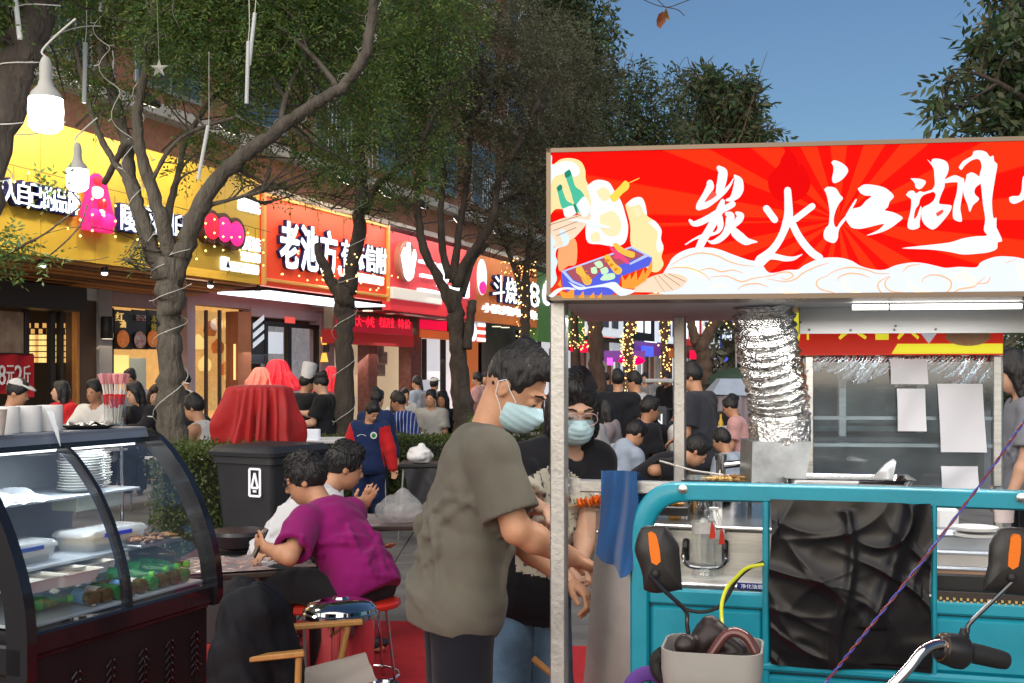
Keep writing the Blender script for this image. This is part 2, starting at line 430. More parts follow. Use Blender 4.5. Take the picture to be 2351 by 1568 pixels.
def shop(name,label,s0,s1,z0,z1,panel,seams=4,th=.22):
 e=thing(name,label,'shop',FA((s0+s1)/2,0,0),'lit shops along the street')
 mb=MB();g=.012
 n=seams
 first=None
 for i in range(n):
  a=s0+(s1-s0)*i/n;b=s0+(s1-s0)*(i+1)/n
  mb=MB();facing(mb,a+g/2,b-g/2,z0,z1,0,.05,.006);build('sign_panel',mb,panel,e,smooth=False)
 mb=MB();facing(mb,s0,s1,z0+.02,z1-.02,-.052,th);build('sign_box',mb,panel,e,smooth=False)
 return e
def wall_rects(e,rows,t=-1.8):
 for(nm,x0,x1,y0,y1,pr,th,m)in rows:
  a,_=fs(x0,y0,t+pr);b,_=fs(x1,y0,t+pr);xm=(x0+x1)/2
  _,z1=fs(xm,y0,t+pr);_,z0=fs(xm,y1,t+pr)
  mb=MB();facing(mb,a,b,max(z0,.0),z1,t+pr,th,.004 if th>.02 else 0);build(nm,mb,m,e,smooth=False)
def sign_text(e,body,x0,x1,y0,y1,m,t=.0,depth=.08,single=True,back=None,name='sign_character',bold=0.0):
 """characters on a sign between columns x0..x1; y0,y1 are the top and bottom seen at x0"""
 a,zt=fs(x0,y0,t);_,zb=fs(x0,y1,t);b,_=fs(x1,y0,t)
 n=len(body);w=(b-a)/n if single else(b-a)
 for i,ch in enumerate(body if single else[body]):
  if ch==' ':continue
  for(mm,off,bo_,gw)in(([(back,0.0,bold+.03,.07)]if back else[])+[(m,(.02 if back else 0),bold,0)]):
   mb=MB();text(mb,ch,FA(a+i*w+w*(.05-gw/2),t+off+depth/2,zb-gw*.3),U,V(0,0,1),w*(.9+gw),zt-zb+gw*.6,depth,2,bo_)
   build(name if mm is m else 'letter_backing',mb,mm,e,smooth=False)
def flood(e,s,z,aim_s,aim_z,energy,col=(1,.93,.8),t=1.15):
 """a floodlight on a short arm over the sign, with its own lamp"""
 c=FA(s,t,z);d=nrm(FA(aim_s,0,aim_z)-c);fr=frame_z(-d)
 mb=MB();mb.box(c-d*.05,(.34,.24,.07),fr,.01);mb.tube([FA(s,-.05,z-.25),FA(s,.3,z),c-d*.09],.018,6);lamp=build('floodlight',mb,BLK,e,smooth=False)
 mb=MB();mb.box(c+d*.0,(.28,.18,.012),fr);build('floodlight_glass',mb,emis('flood_glass',(1,.93,.8),2.2),lamp,smooth=False)
 l=bpy.data.lights.new('floodlight_lamp','AREA');l.shape='RECTANGLE';l.size=.28;l.size_y=.18;l.energy=energy*.40;l.color=col
 o=bpy.data.objects.new('floodlight_lamp',l);COL.objects.link(o);o.parent=lamp;o.location=list(c+d*.03-wloc(lamp));o.rotation_euler=Vector(d).to_track_quat('-Z','Y').to_euler()
 # yellow corner shop
ye=shop('yellow_shop','shop with a long yellow sign board and wooden soffit, lattice doors below',-10.5,0,3.2,5.05,YEL,10)
sign_text(ye,'城人自己的品牌',-38,168,402,458,WHT,depth=.1,back=LBLUE)
sign_text(ye,'陵羽月印',262,424,466,527,WHT,depth=.1,back=LBLUE)
sign_text(ye,'新城总店',544,594,449,482,WHT,depth=.05)
sign_text(ye,'北环3店',552,594,540,572,WHT,depth=.05);sign_text(ye,'营业时间',551,593,576,598,WHT,depth=.05)
sign_text(ye,'0375-2290090',524,593,599,622,WHT,depth=.05,single=False,name='phone_number')
a,zt=fs(503,588,0);b,zb=fs(521,622,0)
mb=MB();facing(mb,a,b,zb,zt,.07,.06,.02);jug=build('jug_emblem',mb,WHT,ye);mb=MB();mb.prism([(0,0),(.5,.3),(1,0),(1,-.1),(.5,.2),(0,-.1)],FA(a+.02,.074,zb+.3),U*.3,V(0,0,1)*.12,0,.004);mb.prism([(.3,.1),(.5,.6),(.7,.1)],FA(a,
.074,zb+.02),U*.3,V(0,0,1)*.28,0,.004);build('emblem_mark',mb,LBLUE,jug)
PINKL=emis('neon_pink',(1.0,.03,.25),1.2)
s_,z_=fs(222,480,.1);mb=MB()
mb.prism([(-.27,-.32),(.27,-.32),(.29,-.05),(.2,.2),(.13,.42),(-.03,.5),(-.18,.4),(-.21,.14),(-.29,-.05)],FA(s_,.06,z_),U,V(0,0,1),0,.1);pk=build('pink_light_box',mb,emis('pink_box',(.85,.03,.2),.8),ye)
for(du,dz,rr,mm)in((-.13,-.1,.10,PINKL),(.14,-.16,.13,PINKL),(-.08,.22,.10,WHT),(.02,.07,.08,emis('red_lamp',(.9,.03,.05),.9)),(-.06,.38,.08,emis('red_lamp',(.9,.03,.05),.9)),(.02,-.05,.05,WHT)):
 mb=MB();mb.ell(FA(s_+du,.17,z_+dz),(rr,rr,rr*.9),None,12);build('lamp_bulge',mb,mm,pk)
for k,(x,y,ry)in enumerate(((487,520,26),(515,527,28),(543,537,25))):
 s_,z_=fs(x,y,.14);fr=np.stack([U,V(0,0,1),NO],1);r_=.22
 mb=MB();mb.lathe([(r_+.06,0),(r_+.06,.14),(r_,.14)],FA(s_,0,z_),20,fr);d_=build('round_emblem',mb,mat('emblem_rim',(.10,.03,.03),.5),ye)
 mb=MB();mb.lathe([(r_-.01,.1),(r_-.01,.15),(.1,.19),(.001,.2)],FA(s_,0,z_),20,fr);mb.box(FA(s_,.2,z_-.1),(.12,.02,.08),np.stack([U,NO,V(0,0,1)],1));build('emblem_face',mb,(LEDR if k==0 else PINKL),d_)
for(x,y,ax,ay,en)in((18,292,10,420,90),(280,330,330,420,90),(470,395,470,470,80),(128,318,130,420,60)):
 s_,z_=fs(x,y,.75);a_,az=fs(ax,ay,0);flood(ye,s_,5.35,s_,4.2,en)
for k in range(7):
 mb=MB();facing(mb,-10.5,0,3.2-.03-.025*k,3.2-.025*k,-.06-k*.25,.21,.008);build('soffit_plank',mb,WOODS if k%3!=1 else mat('brown_plank',(.22,.10,.04),.6),ye,smooth=False)
for(x,y)in((97,598),(240,617),(483,649),(592,660)):
 s_,z_=fs(x,y,-.1);mb=MB();mb.lathe([(.03,.09),(.045,.06),(.05,-.02),(.045,-.03)],FA(s_,-.1,3.12),12);d_=build('downlight',mb,BLK,ye);mb=MB();mb.ell(FA(s_,-.1,3.085),(.05,.05,.035),None,10);build('downlight_bulb',mb,emis('cold_bulb',
(.9,.96,1),4),d_)
wall_rects(ye,[('lintel',-60,200,648,706,.5,.5,DARK),('grey_pillar',228,258,650,940,.12,.3,GREYP),('brown_wall',184,229,690,945,.06,.3,BRN),('upper_wall',258,432,655,708,.0,.25,MAUV),('door_post',58,68,700,950,.05,.1,DARK),
('door_post',118,128,700,950,.05,.1,DARK),('door_post',140,147,715,950,.08,.1,DARK),('door_post',176,186,700,950,.05,.1,WOODS),('interior_back',-60,200,690,990,-1.2,.05,WARM),('poster',0,54,715,812,.03,.02,mat('brown_photo_poster',
(.20,.11,.06),.5,var=.7,vs=3.5,col2=(.55,.42,.3))),('low_wall',150,420,930,1010,.02,.2,BRN),('window_interior',258,432,706,935,-.7,.05,WARM),('window_post',256,262,706,935,.02,.08,DARK)])
for(x0,x1,y0,y1)in((64,118,742,835),(128,176,742,835)):
 for i in range(6):
  for j in range(7):
   xa=x0+(x1-x0)*i/6;xb=x0+(x1-x0)*(i+.75)/6;ya=y0+(y1-y0)*j/7;yb=y0+(y1-y0)*(j+.8)/7
   if j<2 and(i+j)%2:continue
   wall_rects(ye,[('lattice_pane',xa,xb,ya,yb,-.3,.02,AMB if(j>1 and i%3!=2)else WARM)])
for(xc,yc,rx,m1)in((283,778,17,POST[2]),(322,780,16,POST[4]),(352,778,14,POST[2])):
 s_,z_=fs(xc,yc,-1.72);fr=np.stack([U,V(0,0,1),NO],1)
 wall_rects(ye,[('menu_poster',xc-rx-3,xc+rx+3,712,802,.04,.02,POST[0])])
 mb=MB();mb.lathe([(.15,0),(.15,.015),(.13,.03),(.02,.03)],FA(s_,-1.73,z_),16,fr);build('dish_picture',mb,m1,ye)
sign_text(ye,'红',264,284,716,736,POST[3],-1.74,.02);sign_text(ye,'油',274,288,734,752,POST[3],-1.74,.02);sign_text(ye,'登记',310,334,722,736,POST[4],-1.74,.02);sign_text(ye,'木',346,358,722,740,mat('yellow_print',(.8,.75,.1),
.5),-1.74,.02);sign_text(ye,'炖',346,358,742,762,MATS['yellow_print'],-1.74,.02)
wall_rects(ye,[('menu_board',300,336,822,935,.1,.03,mat('pale_green_board',(.5,.55,.48),.6)),('drink_bottles_shelf',262,296,815,862,-.2,.03,AMB)])
s_,z_=fs(246,752,-1.5);mb=MB();mb.lathe([(.09,.18),(.1,.16),(.1,-.16),(.09,-.18)],FA(s_,-1.5,z_),14);wl=build('wall_lamp',mb,BLK,ye);mb=MB();mb.lathe([(.085,-.185),(.085,-.19)],FA(s_,-1.5,z_),14);build('lamp_lens',mb,WHTW,
wl)
bn=thing('banner','red cloth banner lettered 8元2斤 hung at the lattice doors','banner',FA(fs(36,900,-1.0)[0],-1.0,0))
a,zt=fs(-30,812,-1.0);b,_=fs(76,812,-1.0);_,zb=fs(36,908,-1.0)
mb=MB();mb.grid(lambda u,v:tuple((FA(0,0,0)[:,None,None]+U[:,None,None]*(a+(b-a)*u)+NO[:,None,None]*(-1.0+.02*np.sin(u*14))+V(0,0,1)[:,None,None]*(zt+(zb-zt)*v+.03*np.sin(u*5)*v))),30,10);build('banner_cloth',mb,REDB,bn)
sign_text(bn,'8元2斤',-6,70,838,884,mat('white_print',(.8,.8,.8),.7),-.96,.012)
wall_rects(bn,[('banner_rod',-30,77,810,813,.82,.03,BLK)])
# red shop
re_=shop('red_shop','shop with a big orange red sign of fat white characters and a white light bar',0.02,5.0,3.2,4.87,REDP,5)
sign_text(re_,'老池方',632,768,503,612,WHT,depth=.07,back=LBLUE,bold=.022)
sign_text(re_,'有味信附',776,882,548,612,WHT,depth=.06,back=LBLUE,bold=.012)
a,zt=fs(808,622,.03);b,_=fs(879,622,.03);mb=MB();facing(mb,a,b,zt-.2,zt-.02,.06,.06,.01);build('white_strip',mb,WHT,re_,smooth=False)
sign_text(re_,'U',776,792,610,634,WHT,depth=.05)
for(zz,nm)in((3.28,'lower_trim'),(4.8,'upper_trim')):
 mb=MB();facing(mb,.1,4.92,zz,zz+.06,.05,.06,.01);build(nm,mb,TRIM,re_,smooth=False)
for sx in(.04,4.9):
 mb=MB();facing(mb,sx,sx+.08,3.2,4.87,.06,.08,.01);build('side_trim',mb,TRIM,re_,smooth=False)
for s_ in(1.0,2.6,4.2):flood(re_,s_,5.15,s_,4.1,70,(1,.8,.5))
mb=MB();mb.box((FA(.3,-.6,3.12)+FA(5.0,-.6,3.1))/2,(1.1,4.6,.04),np.stack([NO,U,V(0,0,1)],1));build('light_bar',mb,emis('cold_light_bar',(.82,.92,1.0),2.2),re_,smooth=False)
wall_rects(re_,[('lintel',432,760,672,712,.0,.3,MAUV),('mauve_pillar',430,449,672,960,.12,.3,MAUV),('window_interior',448,548,700,960,-.8,.05,WARM),('orange_pillar',547,577,716,960,.08,.3,mat('terracotta_pillar',(.42,.14,
.06),.7,var=.2,vs=3)),('white_frame',576,742,712,732,.02,.2,MAUV),('door_frame',608,616,740,960,.05,.1,BLK),('door_frame',661,670,748,960,.05,.1,BLK),('door_frame',728,737,750,960,.05,.1,BLK),('door_head',608,737,742,752,
.06,.1,BLK),('end_pillar',737,768,706,960,.1,.3,MAUV),('poster',578,608,738,835,.03,.02,POST[0]),('door_notice',612,650,762,812,.02,.02,POST[1]),('door_interior',608,737,745,960,-.9,.05,mat('cool_interior',(.5,.5,.5),.7,var=.7,
vs=5,col2=(.1,.08,.08),emit=(.7,.7,.75),es=.25)),('shelf_window',538,546,790,872,.02,.02,AMB),('exit_sign',656,678,728,742,.08,.03,mat('exit_red',(.8,.1,.08),.5,emit=(.9,.1,.08),es=.6)),('camera_box',733,757,694,706,.4,.2,
GREYP)])
for k in range(3):
 mb=MB();a,z0=fs(581,800-k*22,-1.76);b,z1=fs(606,785-k*22,-1.76);mb.prism([(0,0),(b-a,z1-z0+.06),(b-a,z1-z0+.17),(0,.11)],FA(a,-1.765,z0),U,V(0,0,1),0,.01);build('poster_stripe',mb,POST[1],re_,smooth=False)
for k,(x,y)in enumerate(((455,790),(482,760),(530,745),(500,800),(470,840),(520,850))):
 s_,z_=fs(x,y,-2.4);mb=MB();mb.lathe([(.02,.2),(.12,.1),(.14,0),(.1,-.1)],FA(s_,-2.4,z_),12);build('hanging_shade',mb,AMB if k%2==0 else POST[2],re_)
mb=MB();a,zt=fs(448,712,-1.9);b,_=fs(547,712,-1.9);facing(mb,a,b,.9,zt,-1.9,.01);build('window_glass',mb,GLS,re_,smooth=False)
for x in(474,505):wall_rects(re_,[('window_mullion',x,x+4,712,960,-.06,.06,BRN)])
s_,z_=fs(749,800,-1.55);mb=MB();mb.box(FA(s_,-1.55,z_),(.12,.14,.16),None,.01);wl=build('wall_lamp',mb,BLK,re_);
for dz in(.17,-.2):
 mb=MB();mb.lathe([(.05,0),(.09,dz)],FA(s_,-1.6,z_+dz*.5),10);build('lamp_glow',mb,emis('amber_glow',(1,.5,.08),1.2),wl)
 # crimson shop
pk_=shop('crimson_shop','shop with a crimson sign carrying a round leaf emblem, red LED boards below',5.03,9.95,3.45,4.78,PNKP,5)
mb=MB();facing(mb,5.05,9.9,3.02,3.44,.02,.2,.01);build('lower_band',mb,mat('red_band',(.6,.03,.04),.5,emit=(.7,.03,.04),es=.45),pk_,smooth=False)
sign_text(pk_,'三里閣',955,1072,595,668,WHT,depth=.1)
s_,z_=fs(934,600,.1);fr=np.stack([U,V(0,0,1),NO],1);mb=MB();mb.lathe([(.46,0),(.46,.12),(.42,.14),(.42,.1)],FA(s_,0,z_),24,fr);em=build('round_emblem',mb,mat('emblem_brown',(.5,.2,.15),.5),pk_)
mb=MB();mb.prism([(-.35,.1),(-.15,-.4),(0,-.45),(.2,-.35),(.38,.15),(.3,.3),(.05,-.2),(-.2,.3)],FA(s_,.12,z_),U,V(0,0,1),0,.05);mb.prism([(-.05,.42),(.05,.42),(.06,.0),(-.04,.0)],FA(s_,.12,z_),U,V(0,0,1),0,.05);build('leaf_mark',
mb,WHT,em,smooth=False)
a,zt=fs(896,656,.04);b,zb=fs(1010,690,.04);mb=MB();facing(mb,a,b,zt-.27,zt-.02,.1,.1,.01);build('pale_letter_strip',mb,mat('pale_strip',(.7,.66,.6),.5,emit=(.9,.85,.8),es=.35),pk_,smooth=False)
for s_ in(6.2,8.6):flood(pk_,s_,5.05,s_,4.1,55,(1,.85,.75))
wall_rects(pk_,[('led_board_frame',762,958,716,762,1.0,.2,mat('bronze_frame',(.16,.1,.06),.4)),('red_awning',766,950,762,792,.5,.3,mat('red_awning',(.42,.03,.03),.6,emit=(.5,.03,.03),es=.3)),('marble_pillar',846,866,780,960,
.15,.3,MARB),('marble_pillar',943,968,724,960,.35,.35,MARB),('cream_wall',770,945,785,960,-1.0,.05,CREAM),('inner_pillar',812,832,790,920,-.5,.1,CREAM),('orange_lintel',967,1064,760,778,.4,.3,mat('orange_lintel',(.62,.16,
.05),.5,emit=(.8,.2,.05),es=.35)),('white_door_glow',968,1066,778,960,-.4,.05,CURT),('door_post',974,980,778,960,.05,.08,DARK),('door_post',1016,1024,778,960,.05,.08,DARK),('orange_jamb',1070,1098,778,960,.05,.2,MATS['orange_lintel']),
('led_panel',967,1026,720,757,.8,.05,LEDP),('notice',968,998,872,940,.3,.03,POST[1])])
a,zt=fs(772,722,-.75);b,zb=fs(948,752,-.75);mb=MB();facing(mb,a,b,zt-.34,zt,-.76,.02);build('led_screen',mb,mat('led_screen_dark',(.12,.004,.01),.4,emit=(.8,.0,.03),es=.35),pk_,smooth=False)
sign_text(pk_,'大大一小吃',806,862,722,748,LEDR,-.74,.012,single=False,name='led_text');sign_text(pk_,'老店开业',868,906,727,751,LEDR,-.74,.012,single=False,name='led_text');sign_text(pk_,'特价',912,944,731,753,LEDR,-.74,.012,single=False,
name='led_text')
for(x,y)in((880,797),(888,814),(883,841)):
 s_,z_=fs(x,y+8,-2.6);mb=MB();facing(mb,s_-.28,s_+.28,z_-.17,z_+.17,-2.72,.04,.005);pf=build('picture_frame',mb,mat('pale_wood',(.6,.5,.36),.6),pk_,smooth=False);mb=MB();facing(mb,s_-.22,s_+.22,z_-.12,z_+.12,-2.7,.02);build('photo',
mb,mat('sepia_photo',(.16,.1,.08),.5,var=.8,vs=5,col2=(.5,.42,.36)),pf,smooth=False)
for(x,y)in((793,731-20),(845,700+16),(897,710+18),(1012,722)):
 s_,_=fs(x,y,-.5);mb=MB();mb.lathe([(.12,.02),(.12,0)],FA(s_,-.5,3.0),14);build('ceiling_light',mb,WHTW,pk_)
mb=MB();facing(mb,5.0,9.9,3.0,3.02,-.1,1.7);build('soffit',mb,mat('dark_red_soffit',(.2,.02,.02),.5),pk_,smooth=False)
sb=thing('sign_box','small red box sign with a white coin and white bars under the crimson shop','sign',FA(fs(1089,760,-.3)[0],-.3,0))
a,zt=fs(1063,728,-.3);b,_=fs(1115,728,-.3);_,zb=fs(1089,784,-.3);mb=MB();facing(mb,a,b,zb,zt,-.3,.15,.01);build('box',mb,mat('red_box',(.7,.06,.02),.5,emit=(.9,.08,.02),es=.6),sb,smooth=False)
s_,z_=fs(1086,762,-.28);mb=MB();mb.lathe([(.25,0),(.25,.03),(.17,.03),(.17,.02)],FA(s_,-.3,z_),20,fr);build('coin',mb,WHT,sb);
for k in range(3):
 mb=MB();facing(mb,s_+.3,b-.06,z_+.16-k*.2,z_+.26-k*.2,-.27,.03,.01);build('bar',mb,WHT,sb,smooth=False)
mb=MB();facing(mb,a+.1,b-.08,zt-.2,zt-.06,-.27,.03,.01);build('top_bar',mb,POST[1],sb,smooth=False)
# brown orange shop and green shop
og=shop('brown_shop','shop with a brown orange sign, an oval pink and white emblem and white characters',9.98,14.75,3.0,4.75,ORGP,5)
sign_text(og,'斗烧美8',1122,1232,628,690,WHT,depth=.1,back=LBLUE);sign_text(og,'小院烤肉烤鱼',1104,1232,694,716,WHT,depth=.06)
s_,z_=fs(1108,636,.1);mb=MB();mb.ell(FA(s_,.08,z_),(.05,.33,.48),np.stack([NO,U,V(0,0,1)],1),20);build('oval_emblem',mb,emis('oval_white',(.95,.85,1.0),1.0),og);mb=MB();mb.ell(FA(s_,.1,z_-.25),(.04,.24,.2),np.stack([NO,U,
V(0,0,1)],1),16);build('emblem_mark',mb,PINKL,og)
for s_ in(11.2,13.4):flood(og,s_,5.0,s_,4.1,45,(1,.85,.6))
wall_rects(og,[('dark_front',1112,1240,748,960,-.3,.1,mat('grey_front',(.2,.18,.17),.7,var=.3,vs=2)),('door_post',1190,1198,758,960,.0,.1,DARK)])
for x in(1140,1160,1215):
 s_,_=fs(x,745,-.6);mb=MB();mb.lathe([(.13,.02),(.13,0)],FA(s_,-.6,2.97),14);build('ceiling_light',mb,WHTW,og)
gr=shop('green_shop','shop with a green sign and white outlined figures half behind the stall sign',14.8,19.6,2.6,4.7,GRNP,4)
sign_text(gr,'6H',1243,1285,634,700,WHT,depth=.06)
for(s_,w_,en,cl_)in((-6.5,6.0,75,(1,.80,.55)),(-1.6,3.0,40,(1,.82,.6)),(2.6,4.2,90,(.95,.95,1)),(7.4,4.2,60,(1,.72,.62)),(12.3,4.2,45,(1,.85,.7))):
 l=bpy.data.lights.new('soffit_lamp','AREA');l.shape='RECTANGLE';l.size=1.2;l.size_y=w_;l.energy=en;l.color=cl_;o=bpy.data.objects.new('soffit_lamp',l);COL.objects.link(o);o.location=FA(s_,-.55,2.93);o.rotation_euler=(0,0,
math.atan2(U[1],U[0])-math.pi/2)
 d_=nrm(V(0,0,-1)+NO*.75);o.rotation_euler=Vector(d_).to_track_quat('-Z','Y').to_euler()
 # the far shops
FAR=[('white',(.8,.85,.9),1.0),('black',(.03,.03,.035),0),('white',(.8,.88,1.0),1.1),('red',(.7,.05,.05),.5),('white',(.85,.9,.95),1.0),('blue',(.06,.08,.5),.5),('red',(.75,.05,.12),.8),('orange',(.8,.3,.05),.7),('white',
(.8,.85,.9),.9),('red',(.6,.05,.05),.6)]
LBL=['glowing white box sign','black sign with white lettering','broad white light box','red sign with a white panel','tall white box sign','blue sign and shutters','hot pink red neon board','orange sign','pale sign at the far bend',
'red sign at the street end']
for k,(nm,c,es)in enumerate(FAR):
 s0=19.7+k*5.0;e=thing('far_shop',f'far shop front with {LBL[k]}, {["nearest the green shop", "second past the green shop", "third past the green shop", "behind the first glittering trunk", "beside the glittering trunks", "between the glittering trunks", "past the second glittering trunk", "behind the back post of the stall", "dim behind the far trees", "last before the street ends"][k]}',
'shop',FA(s0+2.5,0,0),'lit shops along the street')
 mb=MB();facing(mb,s0,s0+4.9,3.0,4.6+.3*(k%3),0,.2,.01);build('sign_box',mb,mat(f'far_sign_{k}',tuple(.7*q for q in c),.5,emit=c,es=es*.6),e,smooth=False)
 for j in range(3):
  mb=MB();facing(mb,s0+.6+j*1.3,s0+1.4+j*1.3,3.3,4.3,.06,.05,.02);build('sign_character',mb,WHT if nm!='white' else mat('sign_dark_print',(.1,.1,.14),.5),e,smooth=False)
 mb=MB();facing(mb,s0,s0+4.9,0,3.0,-1.8,.1);build('lit_front',mb,CURT if k%2==0 else mat('dim_front',(.35,.3,.27),.7,var=.6,vs=2,emit=(.8,.7,.6),es=.18),e,smooth=False)
 for j in range(4):
  mb=MB();facing(mb,s0+j*1.25,s0+j*1.25+(.3 if j==0 else.09),0,3.0,-1.6,.15);build('front_post',mb,[BRN,MARB,GREYP][(k+j)%3],e,smooth=False)
 mb=MB();facing(mb,s0,s0+4.9,2.45,3.05,-.9,.1);build('dark_band',mb,[DARK,BRN,mat('purple_band',(.12,.04,.2),.5,emit=(.2,.04,.35),es=.4)][k%3],e,smooth=False)
 mb=MB();facing(mb,s0+.8,s0+2.6,2.4,2.85,-.7,.12,.01);build('neon_board',mb,[LEDP,POST[1],emis('neon_blue',(.1,.15,1),.8),POST[2]][k%4],e,smooth=False)
for(nm,lab,x,y0,y1,w,m_,s_off)in(('hanging_sign','yellow hanging sign beside the front post of the stall',1311,793,818,14,mat('yellow_lit',(.8,.7,.02),.5,emit=(.95,.85,.02),es=.8),26),('hanging_sign','red and white hanging box sign left of the glittering trunk',
1392,766,806,38,mat('red_white_sign',(.8,.2,.2),.5,emit=(.9,.25,.25),es=.7),30),('hanging_sign','white hanging box sign with dark marks right of the glittering trunk',1494,778,815,28,WHT,36),('hanging_sign','white tilted banner with a pink letter close behind the front post',
1256,752,800,26,CURT,20)):
 d=(F0+U*s_off)[1];a=P(x-w/2,y0,d);b=P(x+w/2,y1,d);mb=MB();mb.box((a+b)/2,(abs(b[0]-a[0]),.15,abs(a[2]-b[2])),None,.01);mb.box((P(x,y0-14,d)+P(x,y0,d))/2,(.05,.05,.16));hs=build(nm,mb,m_,label=lab,cat='sign',smooth=False)
 mb=MB();mb.box((a+b)/2+V(0,-.09,.02),(abs(b[0]-a[0])*.6,.02,abs(a[2]-b[2])*.35));build('sign_mark',mb,POST[1]if m_ is not WHT else BLK,hs,smooth=False)
nb_=thing('neon_sign','glowing red neon board on a purple band behind the glittering trunk','sign',P(1440,828,34));mb=MB();mb.box(P(1434,818,34.3),(95/F*34,.1,26/F*34));build('purple_board',mb,MATS['purple_band'],nb_,smooth=False);mb=MB();mb.ell(P(1450,
828,34),(30/F*34,.12,11/F*34),None,16);build('neon_oval',mb,emis('neon_hot_red',(1,.0,.08),1.6),nb_);mb=MB();mb.box(P(1400,830,34),(.16,.06,.22));build('neon_letter',mb,emis('neon_magenta',(1,.1,.8),1.4),nb_,smooth=False)
# ============================================================ the old brick building over the shops
bd=thing('brick_building','old red brick building with pale ledges and barred windows above the shops','building',FA(5,-2,0))
mb=MB();facing(mb,-14,24,4.6,15.5,-1.95,.5);build('wall',mb,BRICK,bd,smooth=False)
mb=MB();facing(mb,-14,24,0,4.6,-2.9,.3);build('rear_wall',mb,DARKIN,bd,smooth=False)
mb=MB();mb.box((FA(-14,-1.2,5.0)+FA(24,-1.2,5.0))/2,(2.0,38,.12),np.stack([NO,U,V(0,0,1)],1));build('canopy_roof',mb,LEDGE,bd,smooth=False)
for zz in(6.2,9.4,12.6,15.5):
 mb=MB();facing(mb,-14,24,zz,zz+.22,-1.6,.4,.01);build('ledge',mb,LEDGE,bd,smooth=False)
first=None
for fl in range(3):
 for k in range(12):
  s0=-13.2+k*3.05;z0=6.75+fl*3.2
  w=MB();facing(w,s0,s0+1.9,z0,z0+1.9,-1.9,.1,.01);wd=build('window',w,RAILM,bd,smooth=False)
  for q in range(2):
   w=MB();facing(w,s0+.08+q*.92,s0+.9+q*.92,z0+.08,z0+1.82,-1.885,.03);build('pane',w,WINB,wd,smooth=False)
  if(k+fl)%3==0:
   w=MB()
   for j in range(13):w.box(FA(s0-.1+j*.175,-1.5,z0+.4),(.025,.025,1.2))
   for zz in(-.2,1.0):facing(w,s0-.12,s0+2.05,z0+zz,z0+zz+.04,-1.48,.04)
   build('window_railing',w,RAILM,bd,smooth=False)
# ============================================================ trees
def bark_mat(name,col):
 m=mat(name,col,.9,var=.55,vs=9,bump=1.0,bs=30,stretch=(1,1,.28),bdist=.035);return m
BARK=bark_mat('grey_brown_bark',(.125,.108,.088));BARKD=bark_mat('dark_bark',(.07,.056,.046));BARKR=bark_mat('red_brown_bark',(.10,.062,.045))
def leaf_mat(name,cols):
 m=bpy.data.materials.new(name);m.use_nodes=True;MATS[name]=m;nt=m.node_tree;b=nt.nodes['Principled BSDF'];L=nt.links.new;N=nt.nodes.new
 g=N('ShaderNodeNewGeometry');r=N('ShaderNodeValToRGB');r.color_ramp.interpolation='LINEAR'
 while len(r.color_ramp.elements)<len(cols):r.color_ramp.elements.new(.5)
 for i,c in enumerate(cols):r.color_ramp.elements[i].position=i/(len(cols)-1);r.color_ramp.elements[i].color=(*c,1)
 L(g.outputs['Random Per Island'],r.inputs[0]);L(r.outputs[0],b.inputs['Base Color']);b.inputs['Roughness'].default_value=.5
 t=N('ShaderNodeBsdfTranslucent');L(r.outputs[0],t.inputs[0]);mx=N('ShaderNodeMixShader');mx.inputs[0].default_value=.4
 L(b.outputs[0],mx.inputs[1]);L(t.outputs[0],mx.inputs[2]);L(mx.outputs[0],nt.nodes['Material Output'].inputs[0]);return m
LEAF_G=leaf_mat('fine_green_leaves',[(.05,.13,.035),(.10,.19,.04),(.19,.22,.05),(.06,.15,.06)])
LEAF_D=leaf_mat('dull_olive_leaves',[(.085,.10,.055),(.13,.115,.08),(.09,.135,.055),(.15,.13,.10)])
LEAF_B=leaf_mat('broad_green_leaves',[(.045,.10,.04),(.07,.12,.045),(.11,.11,.05),(.045,.085,.06)])
HEDGE=leaf_mat('hedge_leaves',[(.05,.09,.02),(.09,.14,.03),(.12,.15,.04),(.04,.07,.02)])
